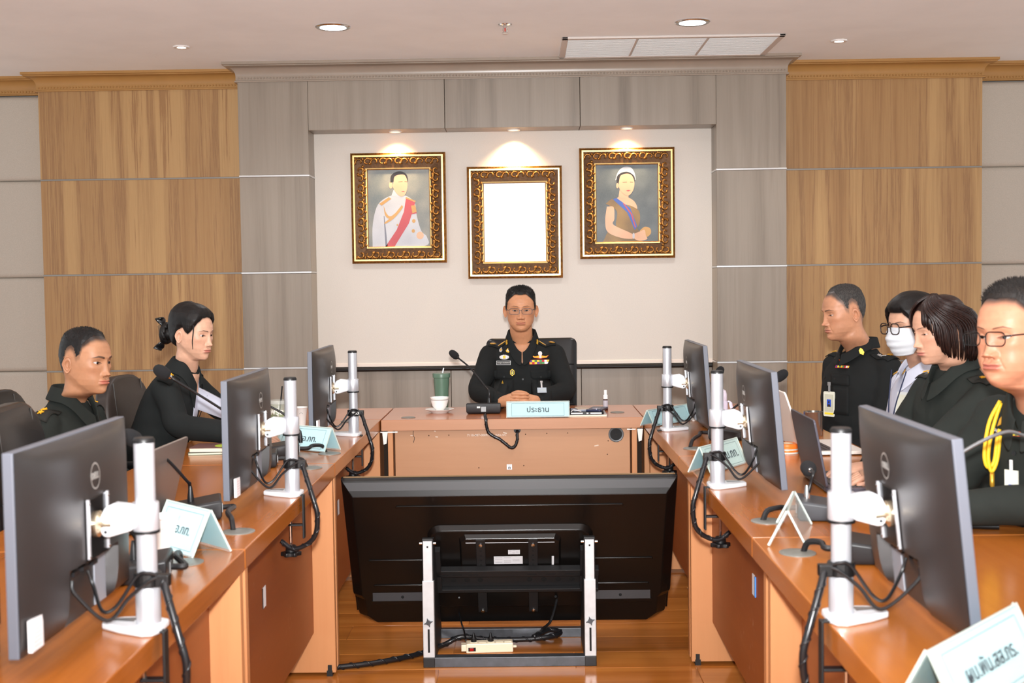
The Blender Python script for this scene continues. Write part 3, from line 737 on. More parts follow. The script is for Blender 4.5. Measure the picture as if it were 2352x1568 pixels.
# power strip and cables on the floor
psl = atz(1124, 1500, 0)
ps = empty('power_strip', (psl.x, psl.y+.03, 0), .06, label='cream power strip with red rocker switch on the floor under the television', cat='power strip')
M_CREAM = mat('cream_plastic', (240, 226, 198), .4)
body = MB().box((-.088, -.025, 0), (.088, .025, .036)).build('body', M_CREAM, ps, bevel=.004)
MB().box((-.106, -.018, .006), (-.086, .018, .03)).box((.086, -.006, .012), (.102, .006, .02)).build('end_lug', M_CREAM, ps, bevel=.002)
sw = MB().box((-.08, -.0262, .008), (-.052, -.0248, .022)).build('switch_frame', M_BLACK, ps)
MB().box((-.075, -.029, .01), (-.06, -.026, .02)).build('red_rocker', mat('red_switch', (170, 16, 12), .3), sw, bevel=.001)
for k in range(5):
    so = MB().box((-.072+k*.032, -.014, .0362), (-.046+k*.032, .014, .038)).build('socket', M_CREAM, ps, bevel=.002)
for k, m in ((0, 0), (2, 0)):
    MB().lathe([(.011, .037), (.011, .05), (.006, .056), (.003, .07)], 14, TR(-.059+k*.032, 0, 0)).build('plug', M_BLACK, ps, smooth=True)
M_CAB = mat('black_cable', (20, 20, 22), .4); M_WRAP = mat('spiral_wrap', (26, 26, 28), .25)
def wrap_cable(name, pts, r, parent=None, label=None, cat=None, pitch=.9):
    P = spline(pts, 14); m = MB().tube(P, r*.86, 8)
    # flat spiral band wound round the bundle
    q = []; acc = 0; L = [0]
    for a, b in zip(P, P[1:]): acc += (b-a).length; L.append(acc)
    N = max(8, int(acc/(r*0.55)))
    Q = [];
    for k in range(N+1):
        d = acc*k/N; i = max(j for j in range(len(L)) if L[j] <= d+1e-9); i = min(i, len(P)-2)
        t = (d-L[i])/max(1e-6, L[i+1]-L[i]); c = P[i].lerp(P[i+1], t); T = (P[i+1]-P[i]).normalized()
        u = T.orthogonal().normalized(); 
        ref = Vector((.3, .2, .93)); u = (ref-T*ref.dot(T)).normalized(); w = T.cross(u); a = d/(r*pitch)*1.2
        Q.append(c+u*math.cos(a)*r*.8+w*math.sin(a)*r*.8)
    m.tube(Q, r*.3, 5)
    o = m.build(name, M_WRAP, parent, smooth='all')
    if label: tag(o, label, cat)
    return o
f0 = lambda px, py, z=.012: atz(px, py, z)
wrap_cable('floor_cable', [f0(772, 1532), f0(860, 1522), f0(960, 1502), f0(1020, 1480, .02), f0(1060, 1462, .045), f0(1120, 1468, .03), f0(1200, 1468, .025), f0(1262, 1462, .03), f0(1287, 1452, .035), f0(1262, 1446, .04), f0(1225, 1462, .035)], .0115, None, 'spiral wrapped black cable bundle running across the floor to the power strip', 'cable')
cable('tv_power_cord', [TM @ Vector((-.2, .17, HZ+.012)), f0(1046, 1400, .12)+Vector((0, .1, 0)), f0(1060, 1430, .08), f0(1066, 1448, .06), f0(1070, 1470, .06)], [.0032]*100 if False else .0034, M_CAB, None)
tag(bpy.data.objects['tv_power_cord'], 'thin black power cord hanging from the television to the power strip', 'cord')
cable('tv_signal_cord', [TM @ Vector((.17, .17, HZ+.012)), f0(1280, 1390, .16)+Vector((0, .08, 0)), f0(1265, 1425, .09), f0(1245, 1445, .05), f0(1235, 1462, .03)], .005, M_CAB, None)
tag(bpy.data.objects['tv_signal_cord'], 'thicker black signal cord hanging from the television on its other end', 'cord')
# ================================================================== MONITORS ON CLAMP POLES
M_MONB = mat('monitor_back', (40, 38, 38), .38, noise=.03, nscale=20, bump=.05, bscale=1500, spec=.9)
M_MONF = mat('monitor_frame_grey', (98, 102, 112), .4)
M_ALU = mat('pole_aluminium', (206, 208, 214), .3, .55)
M_ALUW = mat('arm_white', (226, 228, 232), .35, .1)
M_BRASS = mat('brass_knuckle', (214, 198, 172), .25, .9)
M_LOGO = mat('logo_silver', (176, 174, 170), .3, .4)
M_SCREEN = mat('screen_glass', (8, 8, 10), .12)
MW, MH = .545, .335
def monitor(s, tilt, label, loc, strap_text=False, pole_top=1.098):
    """s=-1: left row (screen faces -x); s=1: right row. origin at the pole foot on the table"""
    e = empty('desk_monitor', loc, label=label, cat='monitor', group='monitors on clamp poles along the tables')
    # ---- pole
    MB().lathe([(.0185, .08), (.0185, pole_top-.75), (.0005, pole_top-.75)], 28).build('pole', M_ALU, e, smooth=True)
    MB().lathe([(.0195, pole_top-.75), (.0195, pole_top-.745), (.017, pole_top-.741), (.0005, pole_top-.741)], 28).build('pole_cap', M_BLACK, e, smooth=True)
    MB().lathe([(.0225, .012), (.0225, .078), (.0205, .082)], 28).build('pole_sleeve', M_ALU, e, smooth=True)
    MB().lathe([(.0235, .187), (.0245, .189), (.0245, .236), (.0235, .238)], 28).build('collar', M_ALU, e, smooth=True)
    MB().lathe([(.025, .182), (.025, .187)], 28).build('collar_band', M_BLACK, e, smooth=True)
    # ---- base plate
    pts = [(-s*.03, -.026), (-s*.03, .028), (s*.005, .05), (s*.06, .046), (s*.088, .03), (s*.09, .006), (s*.05, -.024), (s*.0, -.05), (-s*.02, -.046)]
    if s < 0: pts = [(-s*.03, -.026), (-s*.03, .028), (s*.005, .05), (s*.06, .046), (s*.088, .03), (s*.09, .006), (s*.05, -.024), (s*.0, -.05), (-s*.02, -.046)]
    MB().prism(pts, 0, .014).build('base_plate', M_ALUW, e, bevel=.004, seg=3, smooth=True)
    MB().prism([(s*.03, .006), (s*.03, .034), (s*.07, .03), (s*.072, .016)], .0141, .0148).build('base_pad', mat('pad_silver', (170, 172, 176), .25, .7), e)
    # ---- clamp
    ex = -(.034 if s < 0 else .04)*s
    c = MB()
    c.box((min(-s*.02, ex), -.03, .002), (max(-s*.02, ex), -.012, .006))
    c.box((min(ex, ex-s*.005), -.036, -.125), (max(ex, ex-s*.005), -.01, .006))
    c.box((min(ex, s*.01), -.034, -.088), (max(ex, s*.01), -.012, -.082))
    cl = c.build('clamp_bracket', M_BRACK, e, bevel=.0015)
    MB().tube([(s*.004, -.023, -.155), (s*.004, -.023, -.06)], .0045, 10).lathe([(.012, -.06), (.012, -.054)], 14, TR(s*.004, -.023, 0)).build('clamp_screw', M_CHROME, e, smooth=True)
    kn = [((.031 if k % 4 < 2 else .025)*math.cos(2*math.pi*k/24), (.031 if k % 4 < 2 else .025)*math.sin(2*math.pi*k/24)) for k in range(24)]
    MB().prism(kn, -.178, -.166, TR(s*.004, -.023, 0)).lathe([(.017, -.167), (.016, -.147), (.0005, -.146)], 16, TR(s*.004, -.023, 0)).build('clamp_knob', M_BLACK, e, bevel=.002, smooth=True)
    # ---- arm
    A = frame_mat((0, -.012, 0), (s, 0, 0), (0, 0, 1), (0, -1, 0))
    arm = [(.018, .236), (.05, .24), (.068, .232), (.076, .215), (.076, .186), (.07, .178), (.06, .178), (.018, .19)]
    MB().prism(arm, -.014, .014, A).build('arm_plate', M_ALUW, e, bevel=.005, seg=3, smooth=True)
    MB().lathe([(.0035, 0), (.0005, .0005)], 10, A @ TR(.066, .188, .0142), cap=False).build('arm_screw', M_BLACK, e)
    # ---- screen unit: local x = along table (Y), y = up, z = out of the back (towards pole)
    cz = .952-.75
    back0 = .078                       # distance pole -> mount face
    S = TR(s*(back0+.026), -.015, cz) @ RY(-s*tilt)
    SM = S @ frame_mat((0, 0, 0), (0, s, 0), (0, 0, 1), (-s, 0, 0)) if s < 0 else S @ frame_mat((0, 0, 0), (0, -1, 0), (0, 0, 1), (-1, 0, 0))
    if s < 0: SM = S @ frame_mat((0, 0, 0), (0, 1, 0), (0, 0, 1), (1, 0, 0))
    sgn = 1 if s < 0 else -1           # local +x points away from camera on the left row, towards it on the right
    fr = MB().box((-MW/2, -MH/2, -.034), (MW/2, MH/2, -.016), SM).build('screen_frame', M_MONF, e, bevel=.002)
    MB().box((-MW/2+.006, -MH/2+.012, -.0349), (MW/2-.006, MH/2-.006, -.0338), SM).build('screen', M_SCREEN, fr)
    NX_, NY_ = 56, 40; V = []; F_ = []
    def bz(u, v):
        a = max(0, 1-abs(2*u/MW)**2.4); b = max(0, 1-abs(2*v/MH)**6)
        h = .034*(a**.75)*(b**.5)
        rec = (abs(u) < .125-max(0, (v+.075))*.5) and v < -.062
        return -.016+(0.004 if rec else max(h, .001))
    for j in range(NY_+1):
        for i in range(NX_+1):
            u = (-.5+i/NX_)*MW*.995; v = (-.5+j/NY_)*MH*.995
            V.append((u, v, bz(u, v)))
    for j in range(NY_):
        for i in range(NX_): a = j*(NX_+1)+i; F_.append((a, a+1, a+NX_+2, a+NX_+1))
    bk = MB().add(V, F_, SM).build('back_shell', M_MONB, e, smooth=True, angle=.7)
    zc = -.016+.034
    # logo ring with letters
    LM = SM @ TR(0, .088, 0)
    ring = MB(); n = 32
    for r0, r1 in ((.0215, .0245),):
        vs = []
        for k in range(n):
            a = 2*math.pi*k/n
            for r in (r0, r1): vs.append((r*math.cos(a), r*math.sin(a), bz(r*math.cos(a), .088+r*math.sin(a))+.0012))
        ring.add(vs, [(2*k, 2*k+1, 2*((k+1) % n)+1, 2*((k+1) % n)) for k in range(n)], LM)
    lg = ring.build('logo_ring', M_LOGO, bk)
    lettering('DELL', .0165, LM @ TR(0, 0, bz(0, .088)+.0008), M_LOGO, bk, name='logo_letters', bold=.0006)
    # mount recess and plate
    MB().box((-.055, -.06, zc-.0005), (.055, .05, zc+.0018), SM).build('mount_recess', mat('recess_black', (14, 14, 15), .2), bk, bevel=.003)
    MB().lathe([(.024, zc+.002), (.024, zc+.006), (.012, zc+.012), (.012, zc+.03)], 24, SM).build('swivel_disc', M_BRASS, e, smooth=True)
    MB().tube([(0, 0, zc+.012), (0, 0, back0-.0)], .008, 12, M=SM).build('swivel_pin', M_BRASS, e, smooth=True)
    for x in (-.05, .05):
        MB().box((x-.004, -.055, zc+.001), (x+.004, .052, zc+.006), SM).build('mount_bar', M_ALU, bk, bevel=.001)
        for y in (-.05, .045): MB().lathe([(.004, 0), (.0005, .002)], 10, SM @ TR(x, y, zc+.006), cap=False).build('screw', M_CHROME, bk, smooth=True)
    # connectors in the recess
    for u in (-.085, -.045, .0, .05): MB().box((u-.012, -.085, -.013), (u+.012, -.077, -.004), SM).build('port', mat('port_dark', (30, 30, 32), .4), bk)
    MB().box((-sgn*-.125, -MH/2+.002, -.0125), (sgn*.06, -.072, -.0095), SM).build('stand_slot_cover', mat('slot_cover_grey', (150, 152, 160), .4), bk)
    if s < 0:
        stk = MB().box((-MW/2+.012, -MH/2+.008, bz(-MW/2+.03, -.13)-.0005), (-MW/2+.058, -MH/2+.06, bz(-MW/2+.04, -.1)+.003), SM).build('asset_sticker', mat('asset_white', (238, 236, 238), .4), bk)
        pr = MB()
        for j in range(6): pr.box((-MW/2+.02, -MH/2+.015+j*.007, bz(-MW/2+.04, -.1)+.003), (-MW/2+.05, -MH/2+.0165+j*.007, bz(-MW/2+.04, -.1)+.0034), SM)
        pr.build('small_print', mat('pink_print', (226, 196, 200), .5), stk)['kind'] = 'stuff'
    # strap, cables
    MB().lathe([(.0245, .083), (.0255, .085), (.0255, .107), (.0245, .109)], 24).box((-s*.045 if s > 0 else .02, -.024, .085), (-s*.02 if s > 0 else .045, -.002, .107)).build('cable_strap', M_BLACK, e, bevel=.002)
    if strap_text: lettering('TKO', .014, frame_mat((.012, -.0262, .096), (1, 0, 0), (0, 0, 1), (0, -1, 0)), M_TAPE, e, name='strap_letters', bold=.0006)
    port = SM @ Vector((-sgn*.06, -.09, -.008)); port2 = SM @ Vector((sgn*.02, -.09, -.008))
    cable('video_cable', [port, port+Vector((-s*.006, 0, -.025)), (s*.06, -.05, .032), (s*.025, -.032, .068), (-s*.012, -.026, .098), (-s*.034, -.016, .102)], .0034, M_CAB, e)
    cable('power_cable', [port2, port2+Vector((-s*.01, 0, -.03)), (s*.075, -.03, .045), (s*.05, -.028, .052), (s*.012, -.026, .105), (-s*.01, -.026, .112), (-s*.034, -.012, .098)], .0034, M_CAB, e)
    wrap_cable('cable_bundle', [(-s*.033, -.015, .1), (-s*.045, -.03, .07), (-s*.07, -.05, .0), (-s*.083, -.055, -.05), (-s*.075, -.05, -.11), (-s*.045, -.045, -.142), (-s*.005, -.045, -.152), (s*.03, -.04, -.13)], .0085, e)
    return e
monitor(-1, 0.0, 'desk monitor seen from behind in the left foreground, biggest of the left row', (-.700, 2.215, .75))
monitor(-1, 0.0, 'desk monitor seen from behind in the middle of the left row beside the iced drink', (-.706, 3.645, .75))
monitor(-1, 0.0, 'desk monitor at the far end of the left row with lettered cable strap', (-.722, 5.09, .75), True)
monitor(1, math.radians(6), 'desk monitor seen from behind in the right foreground, biggest of the right row', (.579, 2.235, .75))
monitor(1, math.radians(5), 'desk monitor in the middle of the right row beside the lilac bottle', (.583, 3.70, .75))
monitor(1, math.radians(4), 'desk monitor at the far end of the right row behind the blue name card', (.599, 5.13, .75))
# ================================================================== PEOPLE: HEADS, HANDS, CLOTHES
def _interp(tab, z):
    zs = np.array([t[0] for t in tab]); o = np.argsort(zs)
    return [np.interp(z, zs[o], np.array([t[k] for t in tab])[o]) for k in range(1, len(tab[0]))]
def smooth01(x): x = np.clip(x, 0, 1); return x*x*(3-2*x)
def g2(x, s): return np.exp(-(x/s)**2)
HEAD_TAB = [  # z, half width, front y, back y
    (.1175, .012, .000, -.024), (.1155, .022, .012, -.036), (.111, .034, .028, -.050), (.104, .0455, .043, -.0635), (.094, .0555, .058, -.076),
    (.08, .0640, .0715, -.0865), (.06, .0715, .0835, -.0955), (.04, .0752, .089, -.099), (.02, .0760, .0905, -.0985), (0, .0745, .0895, -.094),
    (-.02, .0718, .088, -.0865), (-.04, .0685, .0868, -.077), (-.06, .0642, .0862, -.067), (-.08, .0570, .0852, -.058), (-.095, .0465, .083, -.052),
    (-.106, .0375, .0785, -.048), (-.116, .031, .074, -.046), (-.14, .032, .070, -.045)]
def head_grid(p):
    """cylindrical head surface; returns X,Y,Z arrays and masks"""
    fem = p.get('fem', 0.0); jaw = p.get('jaw', 1.0); fat = p.get('fat', 0.0)
    # angle samples, dense at the face
    na = 150
    t = np.linspace(-1, 1, na, endpoint=False)
    th = np.pi*(0.42*t+0.58*t**3)
    zz = np.concatenate([np.linspace(-.30, -.15, 10, endpoint=False), np.linspace(-.15, -.125, 7, endpoint=False), np.linspace(-.125, -.024, 80, endpoint=False),
                         np.linspace(-.024, .03, 62, endpoint=False), np.linspace(.03, .105, 40, endpoint=False), np.linspace(.105, .1175, 10)])
    TH, Z = np.meshgrid(th, zz)
    w, f, b = _interp(HEAD_TAB, Z)
    w = w*(p.get('wide', 1.0)); 
    low = smooth01((-.02-Z)/.08)
    w = w*(1+low*((jaw-1)*.5+fat*.16)-low*fem*.05)
    f = f-low*fem*.002
    yc = -.010
    s_, c_ = np.sin(TH), np.cos(TH)
    d = np.where(c_ > 0, f-yc, yc-b)
    n = np.where(c_ > 0, 2.35-.25*smooth01((Z-.03)/.07), 2.1)
    r = ((np.abs(s_)/w)**n+(np.abs(c_)/d)**n)**(-1/n)
    HX, HY = s_*r, yc+c_*r
    # neck
    nr = p.get('neck', .056)*(1+fat*.12); flare = smooth01((-.17-Z)/.13)
    NXR = nr*(1+flare*.45); NYR = nr*1.02*(1+flare*.15)
    ny = -.022+(Z+.10)*.28*(Z < -.10)
    NX_, NY_ = s_*NXR, ny+c_*NYR
    a = np.abs(TH)
    zj = np.interp(a, [0, .5, 1.0, 1.45, 1.8, 2.3, np.pi], [-.1165, -.1115, -.092, -.067, -.056, -.070, -.078])
    zj = zj-fat*.012*np.exp(-(a/.9)**2)
    dl = np.interp(a, [0, .9, 1.7, np.pi], [.0065, .012, .02, .035])*(1+fat*.8)
    m = smooth01((Z-(zj-dl))/(2*dl))
    X = NX_*(1-m)+HX*m; Y = NY_*(1-m)+HY*m
    # ---------------- features
    F = smooth01((np.cos(TH)-.05)/.35)*m
    ax = np.abs(X)
    es = p.get('eye_x', .0315)
    Y += F*(-.0085*g2(ax-es, .017)*g2(Z-.001, .0125))
    Y += F*(.0035*(1-fem*.7)*g2(ax-.026, .02)*g2(Z-.0215, .008)+.002*g2(X, .012)*g2(Z-.02, .01))
    # nose
    nl = p.get('nose', 1.0); nw = p.get('nosew', 1.0)
    tt = np.clip((.014-Z)/.054, 0, 1)
    hgt = (.0025+.0165*tt**1.35)*nl; fall = smooth01((Z+.0505)/.008)*smooth01((.02-Z)/.014)
    sg = (.0062+.0042*tt)*nw
    Y += F*fall*hgt*np.exp(-(ax/sg)**2.3)
    Y += F*.0042*nl*g2(X, .0085*nw)*g2(Z+.0395, .0075)
    Y += F*.0105*nw*g2(ax-.0128*nw, .0052*nw)*g2(Z+.0425, .0062)
    Y -= F*.0045*g2(ax-.0062*nw, .003)*g2(Z+.0495, .0022)
    Y -= F*.0022*g2(ax-.0195*nw, .004)*g2(Z+.041, .008)
    # mouth
    lz = p.get('lipz', 0.0); Zl = Z-lz-.0022*np.clip(ax/.022, 0, 1)**2*p.get('smile', 0.0)
    Y += F*.0058*g2(X, .027)*g2(Z+.066, .017)
    mx = smooth01((.0255*p.get('lipw', 1.12)-ax)/.011); lf = p.get('lips', 1.15)
    cup = .0012*g2(X, .004)
    Y += F*mx*(.0044*lf*g2(Zl+.0628+cup, .0040)+.0052*lf*g2(Zl+.0728, .0046)-.0042*g2(Zl+.0676, .0015))
    Y -= F*.0012*g2(X, .003)*g2(Z+.056, .005)
    Y -= F*.0028*g2(X, .02)*g2(Z+.0835, .005)
    Y += F*(.0085*(1-fem*.35)*g2(X, .018)*g2(Z+.101, .012))
    # nasolabial fold
    nfx = .0185+(.012)*np.clip((-.043-Z)/.03, 0, 1)
    Y -= F*p.get('fold', .5)*.0022*g2(ax-nfx, .0028)*smooth01((-.036-Z)/.01)*smooth01((Z+.082)/.012)
    Y -= F*p.get('fold', .5)*.0014*g2(ax-(.012+(.022-(Z+.02))*.0), .006)*g2(Z+.016, .004)
    # cheekbones, cheeks, temples (radial)
    R0 = np.hypot(X, Y-yc)+1e-9
    rad = m*(.0042*g2(ax-.050, .016)*g2(Z+.016, .016)*(Y > .01)-.0035*g2(Y-.045, .022)*g2(Z-.028, .02)*(ax > .03)
             + (.0045*fat+.002*fem)*g2(ax-.048, .02)*g2(Z+.055, .024)*(Y > -.01))
    X += X/R0*rad; Y += (Y-yc)/R0*rad
    # ---------------- eyes
    ey = p.get('eye_y', .0672); er = .0122; op = p.get('eye_open', 1.0); low_op = p.get('eye_low', 1.0)
    lash_shade = np.zeros_like(Z); inner = np.zeros_like(Z)  # lashes plus painted shade of lid creases, nostrils and lip line
    for sx in (-1, 1):
        dx = (X-sx*es)*sx; dz = Z-.0
        rr = dx*dx+dz*dz
        lid = np.sqrt(np.clip((er+.0013)**2-rr, 0, None))+ey
        nearm = smooth01((.0165-np.sqrt(rr))/.005)*(F > .2)
        Y = np.where((rr < .0132**2) & (F > .2), np.maximum(Y, lid), Y)
        q = np.clip(dx/.0148, -1, 1)
        tilt = .0016*q
        zu = .0050*op*(1-np.abs(q)**2.2)+tilt-(1-op)*.0035; zl = -.0042*low_op*(1-np.abs(q)**2.4)+tilt-(1-op)*.0028
        hole = (np.abs(dx) < .0146) & (dz < zu) & (dz > zl) & (F > .2)
        ball = np.sqrt(np.clip(er**2-rr, 0, None))+ey
        Y = np.where(hole, np.minimum(Y, ball-.0035), Y)
        on = smooth01((.0165-np.abs(dx))/.002)*(F > .2)
        lash_shade = np.maximum(lash_shade, np.exp(-((dz-zu-.0003)/.0009)**2)*on*(dx > -.0155))
        lash_shade = np.maximum(lash_shade, .45*np.exp(-((dz-zl+.0004)/.0007)**2)*on)
        # lid crease
        Y -= (F > .2)*.0011*np.exp(-((dz-zu-.0042)/.0011)**2)*smooth01((.016-np.abs(dx))/.006)
        lash_shade = np.maximum(lash_shade, .35*np.exp(-((dz-zu-.0042)/.0008)**2)*smooth01((.016-np.abs(dx))/.006)*(F > .2)*p.get('crease', .6))
    # ---------------- masks
    bz = np.interp(ax, [.009, .02, .036, .05], [.0175, .0205, .0235, .019])+p.get('browz', 0)
    bw = np.interp(ax, [.008, .014, .036, .051], [.0, .0032, .0028, .0006])*p.get('browt', 1.0)
    brow = smooth01((bw-np.abs(Z-bz))/.0016+.5)*(ax > .009)*(ax < .051)*(F > .3)*smooth01((ax-.009)/.004)
    Y += brow*.0012
    lipm = mx*F*np.where(Zl > -.0676, smooth01((.0052*lf-cup*.6-(Zl+.0676))/.0016), smooth01((.0075*lf+(Zl+.0676))/.0018))*smooth01((.026*p.get('lipw', 1.12)-ax)/.002)
    blush = F*(g2(ax-.042, .02)*g2(Z+.03, .02)*.6+g2(X, .014)*g2(Z+.04, .012)*.5)
    nost = F*g2(ax-.0062*nw, .0026)*g2(Z+.0490, .0018)
    lash_shade = np.maximum(lash_shade, nost*.8)
    line = mx*F*np.exp(-((Zl+.0676)/.0009)**2)
    lash_shade = np.maximum(lash_shade, line*.5)
    return th, zz, TH, X, Y, Z, dict(lip=lipm, brow=brow, lash_shade=lash_shade, blush=blush)

def hairline(TH, p):
    a = np.abs(TH)
    k = p.get('hairline', [(0, .076), (.35, .078), (.62, .066), (.82, .050), (1.0, .034), (1.12, .004), (1.28, -.006), (1.36, .03), (1.55, .040), (1.78, .028), (1.95, -.02), (2.3, -.055), (np.pi, -.068)])
    return np.interp(a, [q[0] for q in k], [q[1] for q in k])

def skin_mat(name, base, hair=(30, 26, 24), lip=(170, 96, 84), stub=0.0):
    if name in MATS: return MATS[name]
    m = bpy.data.materials.new(name); t = NT(m); v = t.coord()
    n = t.noise(v, 55, 4); n2 = t.noise(v, 900, 2); n3 = t.noise(v, 14, 3)
    c0 = tuple(lin(q) for q in base)
    dk = tuple(q*.88 for q in c0)+(1,); lt = tuple(min(1, q*1.07) for q in c0)+(1,)
    col = t.ramp(t.math('ADD', t.math('MULTIPLY', n, .5), t.math('MULTIPLY', n3, .5)), [(.35, dk), (.65, lt)])
    col = t.mix(t.math('MULTIPLY', t.attr('blush'), .35), col, (min(1, c0[0]*1.02), c0[1]*.72, c0[2]*.68, 1))
    col = t.mix(t.math('MULTIPLY', t.attr('lip'), .75), col, rgb(*lip))
    hs = t.math('MULTIPLY', t.attr('scalp'), t.math('ADD', .72, t.math('MULTIPLY', n2, .5)))
    col = t.mix(t.math('MINIMUM', hs, 1.0), col, rgb(*hair))
    bs = t.math('MULTIPLY', t.attr('brow'), t.math('ADD', .45, t.math('MULTIPLY', n2, .7)))
    col = t.mix(t.math('MINIMUM', bs, .92), col, rgb(30, 24, 22))
    col = t.mix(t.math('MULTIPLY', t.attr('lash_shade'), .85), col, rgb(38, 22, 18))
    t.set(Base_Color=col, Roughness=.47, Specular_IOR_Level=.4, Subsurface_Weight=.08, Subsurface_Scale=.006)
    t.b.inputs['Subsurface Radius'].default_value = (1, .35, .2)
    t.bump(t.noise(v, 700, 3), .06, .0008)
    MATS[name] = m; return m
def eye_mat():
    if 'eye' in MATS: return MATS['eye']
    m = bpy.data.materials.new('eye'); t = NT(m)
    c = t.n('ShaderNodeTexCoord'); s = t.n('ShaderNodeSeparateXYZ'); t.l(c.outputs['Object'], s.inputs[0])
    r = t.math('SQRT', t.math('ADD', t.math('POWER', s.outputs[0], 2.0), t.math('POWER', s.outputs[2], 2.0)))
    t.set(Base_Color=t.ramp(t.math('MULTIPLY', r, 100), [(0, rgb(8, 6, 6)), (.21, rgb(8, 6, 6)), (.24, rgb(44, 28, 20)), (.60, rgb(30, 18, 12)), (.66, rgb(190, 180, 174)), (1, rgb(196, 184, 178))]), Roughness=.08, Specular_IOR_Level=.6)
    MATS['eye'] = m; return m

def rot_face(yaw, pitch=0, roll=0):
    """matrix whose local +y looks along yaw (radians from +x), pitch>0 looks down"""
    return RZ(yaw-math.pi/2) @ RX(-pitch) @ RY(roll)

def make_head(p, HM, person, NM=None):
    """HM: head matrix (world->in person's local). returns body builder data"""
    th, zz, TH, X, Y, Z, mk = head_grid(p)
    zh = hairline(TH, p); sc = p.get('scale', 1.0)
    scalp = smooth01((Z-zh)/p.get('fade', .012)+.3)*p.get('scalp', 1.0)
    if 'side_fade' in p:      # lighter cropped sides
        lo, hi, v = p['side_fade']; side = smooth01((hi-Z)/(hi-lo))*smooth01((np.abs(TH)-.7)/.25)
        scalp = scalp*(1-side*(1-v))
    if 'beard' in p:
        mk['beard'] = None
    nz, na = X.shape
    N = nz*na
    P = np.stack([X.ravel(), Y.ravel(), Z.ravel()], 1)*sc
    faces = [(i*na+j, i*na+(j+1) % na, (i+1)*na+(j+1) % na, (i+1)*na+j) for i in range(nz-1) for j in range(na)]
    faces.append(tuple(range((nz-1)*na, nz*na))); faces.append(tuple(range(na))[::-1])
    attrs = {k: v.ravel() for k, v in mk.items() if v is not None}; attrs['scalp'] = scalp.ravel()
    # ears
    ev, ef = [], []
    ph = np.linspace(0, 2*np.pi, 30, endpoint=False)
    prof = [(0.0, -.0045), (.2, -.0050), (.38, -.003), (.5, .0018), (.6, .0032), (.7, .0012), (.8, -.0006), (.88, .0030), (.95, .0046), (1.0, .0030), (1.02, -.001), (.95, -.0035), (.6, -.005), (.3, -.009)]
    for sx in (-1, 1):
        o = N+len(ev); ring0 = len(ev)
        for r, h in prof:
            for a in ph:
                yy = .0175*math.cos(a)*r; zz_ = .0315*math.sin(a)*r
                if math.sin(a) < 0: yy *= 1-.38*(-math.sin(a)); yy += .004*(-math.sin(a))*r
                front = max(0, math.cos(a))*r
                hh = h*(1-.75*front)+.0022*math.exp(-((r-.62)/.2)**2)*max(0, math.cos(a))**3*(abs(math.sin(a)) < .5)
                q = p.get('ear_out', .5); es_ = p.get('ear', 1.0)
                # ear frame: sticks out at the back
                px = hh*math.cos(q)-(yy-.014)*math.sin(q); py = yy*math.cos(q)+hh*math.sin(q)*.6
                base = .0715*p.get('wide', 1)
                ev.append(((sx*(base+px*es_))*sc, (-.012+py*es_-.004-.12*zz_*-1)*sc, (-.010+zz_*es_)*sc))
        k = len(ph)
        for i in range(len(prof)-1):
            for j in range(k): ef.append((o+i*k+j, o+i*k+(j+1) % k, o+(i+1)*k+(j+1) % k, o+(i+1)*k+j))
    P = np.concatenate([P, np.array(ev)])
    for kname in list(attrs): attrs[kname] = np.concatenate([attrs[kname], np.zeros(len(ev))])
    attrs['blush'][-len(ev):] = .35
    Ph = (np.array(HM)[:3, :3] @ P.T).T+np.array(HM)[:3, 3]
    if NM is not None:
        Pn = (np.array(NM)[:3, :3] @ P.T).T+np.array(NM)[:3, 3]
        wz = smooth01((-.105-P[:, 2]/sc)/.085)[:, None]
        Ph = Ph*(1-wz)+Pn*wz
    Pw = [tuple(q) for q in Ph]
    # eyes
    for sx in (-1, 1):
        e = MB().ball((0, 0, 0), .0122*sc, 20).build('eye', eye_mat(), person, smooth='all')
        e.matrix_local = HM @ TR(sx*p.get('eye_x', .0315)*sc, p.get('eye_y', .0672)*sc, 0) @ RZ(p.get('gaze', 0)) @ RX(p.get('gaze_up', 0))
    return Pw, faces+ef, attrs, (TH, X, Y, Z, zh, sc)

